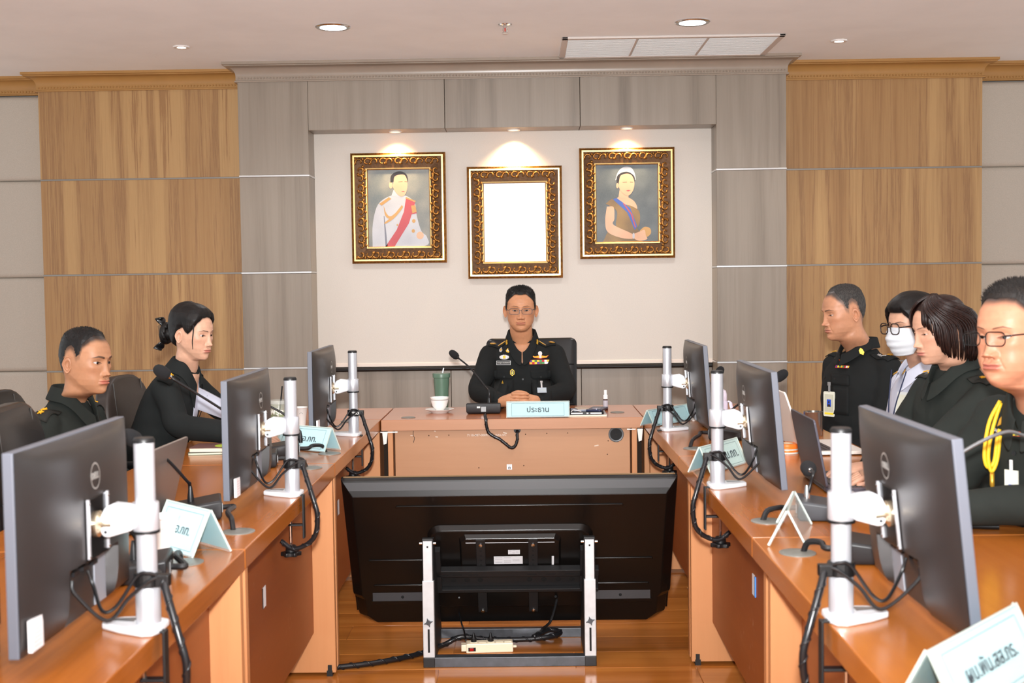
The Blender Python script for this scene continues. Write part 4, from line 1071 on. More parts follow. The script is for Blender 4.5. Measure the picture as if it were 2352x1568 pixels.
def hair_shell(p, data, HM, thick, m, person, name='hair', nz_=.0015, nscale=90, spikes=0, floor=None, lineoff=0):
    TH, X, Y, Z, zh, sc = data; nz, na = X.shape
    msk = smooth01((Z-zh-lineoff)/p.get('hair_ramp', .02))
    P = np.stack([X, Y, Z], 2)
    # outward normals from centre
    C = np.array([0, -.008, .01]); D = P-C; D /= np.linalg.norm(D, axis=2, keepdims=True)
    T = thick(TH, Z) if callable(thick) else thick
    use = msk > 0.02
    OFF = (T*np.clip(msk, 0, 1)**p.get('soft', .6))
    Q = np.zeros_like(P)
    for i in range(nz):
        for j in range(na):
            if use[i, j]:
                v = Vector(P[i, j])*nscale
                OFFn = nz_*mnoise.noise(v)+.5*nz_*mnoise.noise(v*2.3)
                Q[i, j] = P[i, j]+D[i, j]*(OFF[i, j]+OFFn*msk[i, j]+.0006)
    idx = -np.ones((nz, na), int); vs = []; 
    for i in range(nz):
        for j in range(na):
            if use[i, j]: idx[i, j] = len(vs); vs.append(tuple(HM @ Vector(Q[i, j]*sc)))
    fs = []
    for i in range(nz-1):
        for j in range(na):
            q = (idx[i, j], idx[i, (j+1) % na], idx[i+1, (j+1) % na], idx[i+1, j])
            if min(q) >= 0: fs.append(q)
    fs.append(tuple(idx[nz-1, j] for j in range(na)))
    mb = MB().add(vs, fs)
    if spikes:
        rnd = random.Random(3); cand = [(i, j) for i in range(nz) for j in range(na) if msk[i, j] > .5 and i > 60]
        for k in range(spikes):
            i, j = rnd.choice(cand); b = Vector(Q[i, j]); d = Vector(D[i, j])
            lean = Vector((rnd.uniform(-.35, .35), rnd.uniform(-.1, .5), rnd.uniform(-.1, .3)))
            L = p.get('spike', .008)*rnd.uniform(.6, 1.3)*float(T[i, j]/np.max(T) if hasattr(T, 'shape') and np.ndim(T) else 1)
            tip = b+(d+lean).normalized()*L; o = (d+lean).orthogonal().normalized()*.0011; o2 = d.cross(o).normalized()*.0011
            b = b-d*.001
            mb.add([HM @ ((b+o)*sc), HM @ ((b-o*.5+o2)*sc), HM @ ((b-o*.5-o2)*sc), HM @ (tip*sc)], [(0, 1, 3), (1, 2, 3), (2, 0, 3)])
    return mb.build(name, m, person, smooth='all')
def hair_mat(name, c=(9, 8, 8), hi=(24, 20, 19), rough=.48):
    if name in MATS: return MATS[name]
    m = bpy.data.materials.new(name); t = NT(m); v = t.coord((1, 1, .12))
    n = t.noise(v, 380, 3); 
    t.set(Base_Color=t.ramp(n, [(.35, rgb(*c)), (.7, rgb(*hi))]), Roughness=rough, Specular_IOR_Level=.3); t.bump(n, .35, .002)
    MATS[name] = m; return m

def finger(mb, pts, r0, r1, n=8, nail=None):
    P = spline(pts, 4); k = len(P); rs = [r0+(r1-r0)*i/(k-1) for i in range(k)]
    d = (P[-1]-P[-2]).normalized(); P += [P[-1]+d*r1*.5, P[-1]+d*r1*.85]; rs += [r1*.82, r1*.4]
    mb.tube(P, rs, n)
def hand(mb, W, fwd, dorsal, side, curl=(.3, .35, .4, .45), spread=.06, thumb=.5, s=1.0):
    """W wrist, fwd towards fingers, dorsal = back of the hand, side=+1 if thumb lies on fwd x dorsal side"""
    fwd = Vector(fwd).normalized(); dorsal = (Vector(dorsal)-fwd*fwd.dot(Vector(dorsal))).normalized(); lat = fwd.cross(dorsal)*side
    W = Vector(W); R = []
    for t, hw, ht in ((-.01, .026, .019), (.012, .029, .018), (.04, .037, .0165), (.07, .041, .014), (.092, .040, .0115)):
        c = W+fwd*t*s; ring = []
        for k in range(14):
            a = 2*math.pi*k/14; ring.append(c+lat*hw*s*math.copysign(abs(math.cos(a))**.8, math.cos(a))+dorsal*ht*s*math.copysign(abs(math.sin(a))**.8, math.sin(a)))
        R.append(ring)
    mb.loft(R)
    L = (.072, .080, .075, .058)
    for i in range(4):
        x = (.031-.0205*i)*s; b = W+fwd*.086*s+lat*x; ang = -curl[i]*.7; p = b; pts = [b-fwd*.02*s, b]
        sp = lat*spread*(1.5-i)
        for j, q in enumerate((.45, .32, .26)):
            ang -= curl[i]*(.2 if j == 0 else .85)
            p = p+(fwd*math.cos(ang)+dorsal*math.sin(ang)+sp).normalized()*L[i]*q*s; pts.append(p)
        finger(mb, pts, .0098*s, .0072*s)
    b = W+fwd*.028*s+lat*.026*s-dorsal*.006*s
    pts = [b-lat*.01, b]
    d = (fwd*(.75)+lat*(.75-thumb*.6)-dorsal*.35*thumb).normalized(); pts.append(b+d*.034*s)
    d2 = (fwd*1.0+lat*(.25-thumb*.6)-dorsal*.25*thumb).normalized(); pts.append(b+d*.034*s+d2*.028*s); pts.append(b+d*.034*s+d2*.05*s)
    finger(mb, pts, .0125*s, .0085*s)

def build_body(person, Pw, faces, attrs, extra, m):
    """extra: MB with hands/arms/torso under the clothes; one mesh"""
    n0 = len(Pw); V = list(Pw)+list(extra.v); Fc = list(faces)+[tuple(i+n0 for i in f) for f in extra.f]
    me = bpy.data.meshes.new('body'); me.from_pydata(V, [], Fc)
    for k, a in attrs.items():
        at = me.attributes.new(k, 'FLOAT', 'POINT'); at.data.foreach_set('value', np.concatenate([a, np.zeros(len(V)-n0)]).astype(np.float32))
    bm = bmesh.new(); bm.from_mesh(me); bmesh.ops.recalc_face_normals(bm, faces=bm.faces); bm.to_mesh(me); bm.free()
    me.materials.append(m)
    return obj('body', me, person, smooth='all')

TORSO = [(-.012, .066, .052, .062), (.012, .088, .058, .070), (.03, .122, .066, .078), (.05, .158, .078, .086), (.08, .178, .094, .096), (.13, .186, .112, .106), (.2, .184, .124, .108), (.3, .176, .124, .104), (.4, .174, .128, .104), (.52, .182, .134, .11)]
def make_shirt(person, N, axis_down, fwd, arms, m, name='uniform_shirt', w=1.0, d=1.0, voxel=.0085, fold=.0035, length=.52, tab=None, seed=0, belly=0.0):
    """N neck base, arms: list of point lists [(pt, radius)...] from the shoulder out"""
    N = Vector(N); dn = Vector(axis_down).normalized(); fwd = (Vector(fwd)-dn*dn.dot(Vector(fwd))).normalized(); lat = fwd.cross(-dn)
    rings = []
    for s, hw, fr, bk in (tab or TORSO):
        s2 = s*length/.52; c = N+dn*s2; ring = []
        for k in range(28):
            a = 2*math.pi*k/28; x = math.sin(a); y = math.cos(a)
            dep = (fr+belly*math.sin(min(1, max(0, s/.5))*math.pi)*.05 if y > 0 else bk)*d
            ring.append(c+lat*hw*w*math.copysign(abs(x)**.82, x)+fwd*dep*math.copysign(abs(y)**.9, y))
        rings.append(ring)
    mb = MB().loft(rings)
    for A in arms:
        pts = [Vector(q[0]) for q in A]; rr = [q[1] for q in A]
        P = []; R = []
        # smooth resample
        sp = spline(pts, 6); nseg = len(pts)-1
        for i, q in enumerate(sp):
            t = i/6; j = min(int(t), nseg-1); P.append(q); R.append(rr[j]+(rr[j+1]-rr[j])*(t-j))
        mb.tube(P, R, 14)
        mb.ball(pts[0], rr[0]*1.02, 12)
    tmp = mb.build('tmp_cloth', m, None)
    r = tmp.modifiers.new('r', 'REMESH'); r.mode = 'VOXEL'; r.voxel_size = voxel
    sm_ = tmp.modifiers.new('s', 'SMOOTH'); sm_.iterations = 5; sm_.factor = .5
    bpy.context.view_layer.update()
    me = bpy.data.meshes.new_from_object(tmp.evaluated_get(bpy.context.evaluated_depsgraph_get()))
    bpy.data.objects.remove(tmp)
    n = len(me.vertices); co = np.empty(n*3); me.vertices.foreach_get('co', co); co = co.reshape(-1, 3)
    no = np.empty(n*3); me.vertices.foreach_get('normal', no); no = no.reshape(-1, 3)
    out = np.empty(n); off = Vector((seed*3.1, seed*1.7, 0))
    for i in range(n):
        v = Vector(co[i])
        q = Vector((v.x*7+v.z*9, v.y*7-v.z*6, v.z*4))+off
        a = mnoise.noise(q); b = mnoise.noise(Vector((v.x*16, v.y*16, v.z*30))+off)
        out[i] = (1-abs(a)*2)*.75+b*.45
    co += no*(out*fold)[:, None]
    me.vertices.foreach_set('co', co.ravel()); me.update(); me.name = name
    me.materials.clear(); me.materials.append(m)
    o = obj(name, me, person, smooth='all')
    bv = BVHTree.FromPolygons([tuple(c) for c in co], [tuple(p.vertices) for p in me.polygons])
    return o, bv, (N, dn, fwd, lat)

def cloth_mat(name, c, rough=.85, vary=.12):
    if name in MATS: return MATS[name]
    m = bpy.data.materials.new(name); t = NT(m); v = t.coord()
    b = tuple(lin(q) for q in c); n = t.noise(v, 9, 3); w = t.noise(v, 1400, 2)
    t.set(Base_Color=t.ramp(n, [(.3, tuple(q*(1-vary) for q in b)+(1,)), (.7, tuple(q*(1+vary) for q in b)+(1,))]), Roughness=rough, Specular_IOR_Level=.25)
    t.bump(t.math('ADD', w, t.math('MULTIPLY', t.noise(v, 28, 3), 1.5)), .25, .002)
    MATS[name] = m; return m

def hit(bv, o, d):
    h = bv.ray_cast(Vector(o), Vector(d).normalized(), 3.0)
    return (h[0], h[1]) if h[0] is not None else (None, None)
def patch(bv, O, U, V, D, w, h, m, parent, name, off=.0015, nu=8, nv=8, shape=None, thick=.0012, back=.4):
    """cloth patch lying on the garment: a w x h grid about O projected along D"""
    U, V, D = Vector(U).normalized(), Vector(V).normalized(), Vector(D).normalized()
    vs = []
    for j in range(nv+1):
        for i in range(nu+1):
            u, v = (i/nu-.5), (j/nv-.5)
            if shape: u, v = shape(u, v)
            q = Vector(O)+U*u*w+V*v*h
            p, n = hit(bv, q-D*back, D)
            if p is None: p, n = q, -D
            if n.dot(D) > 0: n = -n
            vs.append(p+n*off)
    fs = [(j*(nu+1)+i, j*(nu+1)+i+1, (j+1)*(nu+1)+i+1, (j+1)*(nu+1)+i) for j in range(nv) for i in range(nu)]
    o = MB().add(vs, fs).build(name, m, parent, smooth='all')
    s = o.modifiers.new('t', 'SOLIDIFY'); s.thickness = thick; s.offset = 0
    return o
def pin(bv, O, D, poly, depth, m, parent, name, up=(0, 0, 1), off=.001, back=.4, bevel=0, surface=None):
    """rigid little badge standing on the garment at the point hit from O along D"""
    p, n = hit(bv, Vector(O)-Vector(D).normalized()*back, D)
    if p is None: p, n = Vector(O), -Vector(D).normalized()
    if n.dot(Vector(D)) > 0: n = -n
    n = (n-Vector(D).normalized()*.4).normalized()
    z = n; y = (Vector(up)-z*z.dot(Vector(up))).normalized(); x = y.cross(z)
    M = frame_mat(p+n*off, x, y, z)
    o = MB().prism(poly, 0, depth, M).build(name, m, parent, bevel=bevel)
    return o, M
def star(r, n=5, q=.42, rot=math.pi/2): return [((r if k % 2 == 0 else r*q)*math.cos(rot+math.pi*k/n), (r if k % 2 == 0 else r*q)*math.sin(rot+math.pi*k/n)) for k in range(2*n)]

def collar(person, M, m, rn=.062, stand=.030, flap=.045, point=.075, open_a=.34, tilt=.35, name='collar', drop=.05, ry=None, flare=.024):
    """M: matrix at the neck base, local +y front, +z up. fold-down collar whose edges fall to a V at the throat"""
    rings = [[], [], [], [], []]; n = 48; ry = ry or rn*1.02
    for k in range(n+1):
        a = open_a+(2*math.pi-2*open_a)*k/n
        fr = max(0, math.cos(a))                     # 1 at the throat
        zt = stand*(1-fr*.45)-drop*fr**2.2; zb = zt-.03
        pt = flap+(point-flap)*max(0, fr-.55)/.45
        d = Vector((math.sin(a), math.cos(a), 0)); g = .022*fr**2
        def P(r, z): return M @ Vector((d.x*(r-g*.3), d.y*(r+g)*ry/rn-.004*(1-fr), z))
        rings[0].append(P(rn-.002, zb)); rings[1].append(P(rn+.001, zt)); rings[2].append(P(rn+.006, zt+.002))
        sp = .016*max(0, fr-.3)
        rings[3].append(P(rn+flare*.5+sp*.6, zt-pt*.5)); rings[4].append(P(rn+flare*.9+sp*1.3, zt-pt))
    o = MB().loft(rings, cap=False, closed=False).build(name, m, person, smooth='all')
    s = o.modifiers.new('t', 'SOLIDIFY'); s.thickness = .0022; s.offset = 0
    q = o.modifiers.new('sub', 'SUBSURF'); q.levels = q.render_levels = 1
    return o

def legs(person, hip, yaw, m, w=.09, knee_z=.46, thigh=.40, out=.02):
    """seated trousers and shoes"""
    f = Vector((math.cos(yaw), math.sin(yaw), 0)); l = Vector((-f.y, f.x, 0)); hip = Vector(hip)
    for s in (-1, 1):
        h = hip+l*s*w; k = hip+f*thigh+l*s*(w+out); k.z = knee_z; a = k-f*.03; a.z = .09
        MB().tube(spline([h-f*.06, h+f*.1, k-f*.03, k+Vector((0, 0, -.05)), a], 5), [.088-.0022*i for i in range(21)], 12).build('trouser_leg', m, person, smooth='all')
        sh_ = MB(); c = a+Vector((0, 0, -.09))
        sh_.loft([[c+f*(-.07+.25*t)+l*w_*math.cos(q)+Vector((0, 0, max(0, h_*(.5+.5*math.sin(q))))) for q in np.linspace(0, 2*math.pi, 12, endpoint=False)] for t, w_, h_ in ((0, .025, .06), (.1, .034, .1), (.35, .038, .1), (.6, .046, .065), (.85, .044, .05), (1, .02, .03))])
        sh_.build('shoe', mat('shoe_black', (14, 14, 15), .3), person, smooth='all')
# ------------------------------------------------------------------ the seven people
C_DARK = cloth_mat('uniform_black_green', (24, 26, 26)); C_OLIVE = cloth_mat('uniform_olive', (35, 39, 36)); C_BLAZER = cloth_mat('blazer_black_green', (26, 29, 29))
C_WHITE = cloth_mat('white_cotton', (196, 199, 214), .8, .05)
C_BOARD = cloth_mat('shoulder_board', (40, 40, 37), .7)
M_GOLDPIN = mat('gold_pin', (226, 172, 60), .3, .7); M_SILVPIN = mat('silver_pin', (206, 206, 206), .3, .7); M_YEL = mat('gold_thread', (238, 172, 30), .5)
M_BTN = mat('dark_button', (20, 22, 22), .3)
HAIRK = hair_mat('hair_black'); HAIRB = hair_mat('hair_brown_black', (16, 9, 8), (48, 27, 22), .34); HAIRG = hair_mat('hair_grey_crop', (30, 28, 27), (74, 70, 67), .6)

def finish(e):
    inv = Matrix.Translation(-Vector(e.location))
    for c in kids(e): c.matrix_parent_inverse = inv
def person(base, label): 
    return empty('person', base, label=label, cat='person')
def neck_matrix(N, fyaw, lean, sc):
    """maps head-local neck section onto the neck base"""
    R = RZ(fyaw-math.pi/2) @ RX(-lean)
    return TR(*N) @ R @ TR(0, .047*sc, .19*sc)
def axes(yaw, lean=0.0):
    R = RZ(yaw-math.pi/2) @ RX(-lean)
    f = (R @ Vector((0, 1, 0))); u = R @ Vector((0, 0, 1)); return f, -u, f.cross(u)     # forward, down, lateral(person's right)
def arm(S, E, Wr, r=(.056, .05, .047, .041, .036)):
    S, E, Wr = Vector(S), Vector(E), Vector(Wr)
    return [(S, r[0]), (S.lerp(E, .5), r[1]), (E, r[2]), (E.lerp(Wr, .5), r[3]), (Wr, r[4])]
def inner(mb, arms, N, dn, f, lat, k=.72):
    for A in arms: mb.tube([q[0] for q in A], [q[1]*k for q in A], 10)
    N = Vector(N)
    mb.loft([[N+dn*s+lat*hw*.78*math.sin(2*math.pi*j/16)+f*dp*math.cos(2*math.pi*j/16) for j in range(16)] for s, hw, dp in ((.0, .06, .05), (.06, .13, .07), (.15, .18, .085), (.3, .18, .09), (.45, .17, .09))])
def board(e, bv, N, f, dn, lat, s, w=.115, h=.052, m=None, x=.125, y=-.0, dz=.03):
    """shoulder board lying on the shoulder"""
    O = N+lat*s*x+f*y+dn*dz
    o = patch(bv, O, lat*s, f, dn-lat*s*.8, w, h, m or C_BOARD, e, 'shoulder_board', off=.004, nu=8, nv=5, thick=.004, back=.25)
    return o, O
def on_board(bv, O, f, dn, lat, s, d, poly, m, parent, name, depth=.003, up=None):
    return pin(bv, O+lat*s*d, dn-lat*s*.8, poly, depth, m, parent, name, up=up or -lat*s, off=.0075, back=.25)

# ================= 1  chairman at the head desk
HC = aty(1196, 711, 6.3); N1 = aty(1199, 784, 6.36)
e = person((HC.x, 6.45, 0), 'man in glasses and black green uniform with hands clasped at the head desk')
P1 = dict(scale=.955, wide=1.06, jaw=1.10, fold=.75, nosew=1.18, neck=.060, ear=1.02, ear_out=.62, side_fade=(.02, .06, .65), smile=.3, eye_open=.8, browt=.55, browz=.001, spike=.007, hairline=[(0, .080), (.4, .082), (.62, .066), (.80, .052), (.95, .040), (1.05, .0), (1.28, -.01), (1.36, .03), (1.55, .040), (1.78, .028), (1.95, -.02), (2.3, -.055), (np.pi, -.068)])
f, dn, lat = axes(math.radians(-90), .10)
HM = TR(*HC) @ rot_face(math.radians(-90), .03)
Pw, Fc, At, data = make_head(P1, HM, e, neck_matrix(N1, math.radians(-90), .1, .955))
SK1 = skin_mat('skin_tan', (192, 136, 100), hair=(30, 25, 23), lip=(178, 112, 92))
eR, eL = aty(1098, 897, 6.2), aty(1300, 893, 6.2)
for q in (eR, eL): q.z = max(q.z, .80)
wR, wL = aty(1152, 918, 6.0), aty(1234, 914, 6.02); wR.z = wL.z = .795
arms = [arm(N1+lat*.165+dn*.075, eR, wR, (.06, .056, .052, .045, .037)), arm(N1-lat*.165+dn*.075, eL, wL, (.06, .056, .052, .045, .037))]
sh, bv, _ = make_shirt(e, N1, dn, f, arms, C_DARK, w=1.03, d=.95, fold=.004, seed=1)
hb = MB(); inner(hb, arms, N1, dn, f, lat)
hc = (wR+wL)/2+Vector((0, -.035, .012))
def palm(mb, a, b, r0, r1, up): mb.tube([a, a.lerp(b, .4), b], [r0, (r1[0], r1[1]), (r1[0]*.9, r1[1]*.85)], 12, flat=up)
hb.tube([wR.lerp(eR, .3), wR, hc+Vector((-.03, .0, .002)), hc+Vector((.012, -.004, .008))], [.03, (.027, .024), (.034, .026), (.026, .022)], 12, flat=(0, 0, 1))
hb.tube([wL.lerp(eL, .3), wL, hc+Vector((.035, .004, -.004)), hc+Vector((-.01, .006, .0))], [.03, (.027, .024), (.034, .026), (.026, .022)], 12, flat=(0, 0, 1))
for i in range(4):        # right hand fingers lie over the left hand
    z = .026-.0155*i; b = hc+Vector((-.006+.003*i, -.022-.003*i, z+.004))
    finger(hb, [b+Vector((-.03, .012, .0)), b, b+Vector((.026, -.006, .001)), b+Vector((.048-.003*i, .004, -.002))], .0098, .0078)
for i in range(4):        # left hand fingers wrap round from the other side
    z = .018-.0155*i; b = hc+Vector((-.012, -.02-.004*i, z-.002))
    finger(hb, [b+Vector((.05, .014, .002)), b+Vector((.022, .0, .003)), b+Vector((-.006, -.003, .001)), b+Vector((-.026, .004, -.002))], .0094, .0076)
finger(hb, [hc+Vector((-.035, .0, .026)), hc+Vector((-.012, -.006, .037)), hc+Vector((.016, -.008, .036)), hc+Vector((.034, -.006, .031))], .0112, .0085)
finger(hb, [hc+Vector((.035, .006, .022)), hc+Vector((.012, .004, .033)), hc+Vector((-.018, .002, .033)), hc+Vector((-.03, .0, .03))], .011, .0085)
build_body(e, Pw, Fc, At, hb, SK1)
hair_shell(P1, data, HM, lambda TH, Z: .0025+.0095*smooth01((Z-.045)/.05), HAIRK, e, spikes=3500)
CM = TR(*N1) @ RZ(math.radians(-90)-math.pi/2) @ RX(-.1)
collar(e, CM @ TR(0, .006, .024), C_DARK, rn=.066, stand=.038, flap=.046, point=.07, open_a=.035, drop=.085)
# throat skin in the open neck
patch(bv, N1+f*.1+dn*.052, lat, -dn, -f, .085, .10, SK1, e, 'open_neck_skin', off=.0015, nu=8, nv=8, shape=lambda u, v: (u*(v+.5)*1.0, v), thick=.001)
for a in (-1, 1):
    patch(bv, N1+f*.1+dn*.12+lat*a*.028, lat, -dn, -f, .02, .11, C_DARK, e, 'placket', off=.003, nu=3, nv=8, shape=lambda u, v, a=a: (u+a*(v)*-1.2*(-1), v), thick=.0015) if False else None
pts_b = []
for py in (824, 870): 
    q = aty(1203 if py == 824 else 1201, py, 6.27); pin(bv, q, -f, ell(0, 0, .0052, .0052, 12), .0015, M_BTN, e, 'button')
for s, cx in ((1, 1158), (-1, 1242)):
    q = aty(cx, 860, 6.27)
    fl = patch(bv, q, lat, Vector((0, 0, 1)), -f, .105, .045, C_DARK, e, 'pocket_flap', off=.0025, nu=8, nv=4, shape=lambda u, v: (u*(1-.25*max(0, -v-.25)/.25*1.0), v), thick=.002)
    pin(bv, q+Vector((0, 0, -.012)), -f, ell(0, 0, .005, .005, 12), .0015, M_BTN, fl, 'button', off=.004)
    patch(bv, q+Vector((0, 0, -.085)), lat, Vector((0, 0, 1)), -f, .1, .12, C_DARK, e, 'pocket', off=.0014, nu=6, nv=6, thick=.0012)
# badges
def at_shirt(px, py): return aty(px, py, 6.25)
FW = Vector(ray(1200, 840)).normalized()
o, M = pin(bv, at_shirt(1156.5, 833), FW, [(-.037, -.0105), (.037, -.0105), (.037, .0105), (-.037, .0105)], .0015, mat('silver_rim', (200, 200, 200), .4, .5), e, 'name_tag')
MB().prism([(-.0355, -.009), (.0355, -.009), (.0355, .009), (-.0355, .009)], .0015, .0019, M).build('tag_face', M_BLACK, o)
lettering('กฤษฎา เกษตรพงษ์', .0085, M @ TR(0, 0, .002), M_TAPE, o, name='tag_letters')
o, M = pin(bv, at_shirt(1242, 831), FW, [(-.06, -.0115), (.06, -.0115), (.06, .0115), (-.06, .0115)], .001, mat('ribbon_red', (196, 40, 40), .6), e, 'ribbon_bar')
cs = [(90, 60, 150), (240, 220, 60), (60, 130, 70), (240, 190, 60), (60, 150, 90), (190, 30, 50), (240, 240, 235), (244, 200, 70), (245, 243, 240)]
for r_ in range(2):
    for k in range(9):
        c = cs[(k*(1+r_)+r_*3) % 9]; x0 = -.058+k*.0129; y0 = .0004 if r_ == 0 else -.0105
        MB().box((x0, y0, .001), (x0+.0125, y0+.0098, .002), M).build('ribbon', mat('ribbon_%d_%d_%d' % c, c, .6), o)
# parachute wings
wing = [(-.047, .009), (-.03, .002), (-.012, .006), (0, .012), (.012, .006), (.03, .002), (.047, .009), (.034, -.006), (.012, -.009), (0, -.012), (-.012, -.009), (-.034, -.006)]
o, M = pin(bv, at_shirt(1241, 819), FW, wing, .0015, mat('wing_red', (170, 30, 30), .5), e, 'wing_badge')
MB().prism([(x*.92, y*.75) for x, y in wing], .0015, .003, M).build('wing_gold', M_GOLDPIN, o)
MB().prism(ell(0, .017, .011, .012, 16), .001, .003, M).prism([(-.006, -.008), (.006, -.008), (.006, .01), (-.006, .01)], .002, .0035, M).build('wing_canopy', M_SILVPIN, o)
def laurel(px, py, w, h, m1, m2, name):
    o, M = pin(bv, at_shirt(px, py), FW, ell(0, 0, w, h, 18), .001, m1, e, name)
    k = MB()
    for j in range(14):
        a = 2*math.pi*j/14; k.ball((w*.85*math.cos(a), h*.8*math.sin(a), .0015), (.0042, .0042, .002), 6, M)
    k.build('leaf_wreath', m1, o, smooth='all'); MB().prism(star(min(w, h)*.8, 6, .6), .001, .003, M).build('centre_emblem', m2, o)
laurel(1158, 820, .026, .0125, M_SILVPIN, M_GOLDPIN, 'wreath_badge')
for px, py, w, h, m in ((1151, 804, .009, .015, M_SILVPIN), (1167, 805, .011, .012, M_GOLDPIN), (1155, 885, .0095, .027, M_GOLDPIN)):
    o, M = pin(bv, at_shirt(px, py), FW, [(-w*.6, -h*.8), (w*.5, -h), (w, -.2*h), (w*.5, .5*h), (.1*w, h), (-.5*w, .5*h), (-w, -.1*h)], .002, m, e, 'pin_badge', off=.007)
    MB().ball((0, 0, .002), (w*.5, h*.5, .002), 8, M).build('badge_boss', M_SILVPIN if m is M_GOLDPIN else M_GOLDPIN, o, smooth='all')
hexp = lambda w, h: [(-w, -h*.55), (0, -h), (w, -h*.55), (w, h*.55), (0, h), (-w, h*.55)]
o, M = pin(bv, at_shirt(1177, 855), FW, hexp(.0105, .0175), .001, M_GOLDPIN, e, 'hexagon_badge', off=.009)
MB().prism(hexp(.0085, .015), .001, .0018, M).build('hexagon_face', mat('badge_dark', (44, 34, 48), .4), o)
MB().prism([(0, .011), (.0028, 0), (.003, -.008), (-.003, -.008), (-.0028, 0)], .0018, .0028, M).build('spire', M_GOLDPIN, o)
o, M = pin(bv, at_shirt(1243, 898), FW, [(-.0225, -.0165), (.0225, -.0165), (.0225, .0165), (-.0225, .0165)], .003, mat('id_card_sleeve', (176, 186, 196), .25), e, 'id_badge', off=.012)
MB().box((-.018, -.012, .003), (.018, .008, .0035), M).build('id_picture', canvas('id_print', (120, 140, 170), (190, 196, 190)), o)
MB().box((-.004, .016, .001), (.004, .05, .004), M).box((-.006, .05, .001), (.006, .062, .006), M).build('badge_clip', M_SILVPIN, o, bevel=.001)
for s in (1, -1):
    bo, O = board(e, bv, N1, f, dn, lat, s, w=.12, h=.05, m=C_DARK, x=.115, dz=.02)
    on_board(bv, O, f, dn, lat, s, -.015, [(-.007, -.022), (.007, -.022), (.012, 0), (.004, .024), (-.004, .024), (-.012, 0)], M_GOLDPIN, bo, 'rank_star')
    on_board(bv, O, f, dn, lat, s, .035, star(.016, 6, .6), M_GOLDPIN, bo, 'rank_crown', .004)
    q = CM @ TR(s*.070, .055, .016) @ RZ(-s*.75) @ RX(math.pi/2+.35)
    MB().prism([(-.004, -.014), (.006, -.008), (.003, .004), (.007, .012), (-.002, .014), (-.007, .002)], 0, .004, CM @ frame_mat((s*.0775, .052, .004), (-.6*s, .8*s*s, 0) if s > 0 else (.6, .8, 0), (0, 0, 1), (s*.8, .6, 0))).build('collar_pin', M_GOLDPIN, e)
# spectacles
def spectacles(e, HM, sc, m, zc=.0, w=.024, h=.0155, y=.0945, r=.0011, half=False, lensx=.0315, temple=.0765, rim=True, lens=True, tint=(235, 240, 240)):
    g = MB(); q = lambda x, yy, z: HM @ Vector((x*sc, yy*sc, z*sc))
    root = None
    for s in (-1, 1):
        pts = [q(s*lensx+x, y-.10*abs(s*lensx+x)**1.0*abs(s*lensx+x)*10, zc+z-.003) for x, z in rrect(2*w, 2*h, min(w, h)*.75, 5)]
        pts.append(pts[0]); pts.append(pts[1]); g.tube(pts, r, 6)
        g.tube([q(s*(lensx+w), y-.10*(lensx+w)**2*10, zc+.004), q(s*(temple-.004), y-.035, zc+.006), q(s*temple, .03, zc+.006), q(s*temple, -.012, zc+.006), q(s*(temple-.002), -.03, zc-.01)], r*1.3, 6)
    g.tube([q(-(lensx-w), y, zc+.002), q(0, y+.003, zc+.004), q(lensx-w, y, zc+.002)], r*1.1, 6)
    o = g.build('spectacles', m, e, smooth='all')
    if lens:
        l = MB()
        for s in (-1, 1):
            pts = [q(s*lensx+x, y-.10*abs(s*lensx+x)**2*10, zc+z-.003) for x, z in rrect(2*w, 2*h, min(w, h)*.75, 5)]
            l.add(pts, [tuple(range(len(pts)))])
        l.build('lens', mat('clear_lens', (60, 66, 66), .02, alpha=.10), o)
    return o
spectacles(e, HM, .955, mat('spectacle_steel', (84, 88, 96), .3, .8), zc=-.001, w=.0275, h=.0155, y=.1045, lensx=.0335, temple=.081)
legs(e, Vector((N1.x, N1.y, .52))-Vector((math.cos(math.radians(-90)), math.sin(math.radians(-90)), 0))*.06, math.radians(-90), C_DARK)
finish(e)

# ================= 2  young man at the left row
HC = aty(197, 830, 4.4); N2 = aty(160, 922, 4.47)
e = person((N2.x, 4.46, 0), 'young man with a shaved fade haircut and two gold stars in olive uniform')
P2 = dict(soft=1.2, fold=.25, neck=.054, fat=.18, jaw=1.04, side_fade=(.012, .072, .42), eye_open=1.0, browt=1.2, nosew=1.12, nose=.9, lips=1.3, spike=.004, gaze=.06, fade=.02,
          hairline=[(0, .074), (.35, .076), (.62, .068), (.80, .056), (.95, .045), (1.05, .01), (1.22, -.002), (1.36, .03), (1.55, .040), (1.78, .028), (1.95, -.03), (2.3, -.065), (np.pi, -.078)])
yaw = math.radians(-20); HM = TR(*HC) @ rot_face(yaw, .05, -.03)
f, dn, lat = axes(math.radians(-10), .12)
Pw, Fc, At, data = make_head(P2, HM, e, neck_matrix(N2, math.radians(-8), .05, 1.0))
SK2 = skin_mat('skin_brown', (180, 130, 97), hair=(26, 22, 20), lip=(196, 112, 98))
S_r, S_l = N2+lat*.155+dn*.075, N2-lat*.155+dn*.075
eR = S_r+Vector((.02, -.03, -.26)); eL = S_l+Vector((.06, .04, -.24)); wR = eR+Vector((.18, .05, -.02)); wL = eL+Vector((.16, -.08, -.03))
wR.z = wL.z = .60; eR.z = eL.z = .68
arms = [arm(S_r, eR, wR), arm(S_l, eL, wL)]
sh, bv, _ = make_shirt(e, N2, dn, f, arms, C_OLIVE, w=.95, fold=.004, seed=2)
hb = MB(); inner(hb, arms, N2, dn, f, lat)
hand(hb, wR, (wR-eR), (0, 0, 1), 1, curl=(.4, .45, .5, .5)); hand(hb, wL, (wL-eL), (0, 0, 1), -1, curl=(.4, .45, .5, .5))
build_body(e, Pw, Fc, At, hb, SK2)
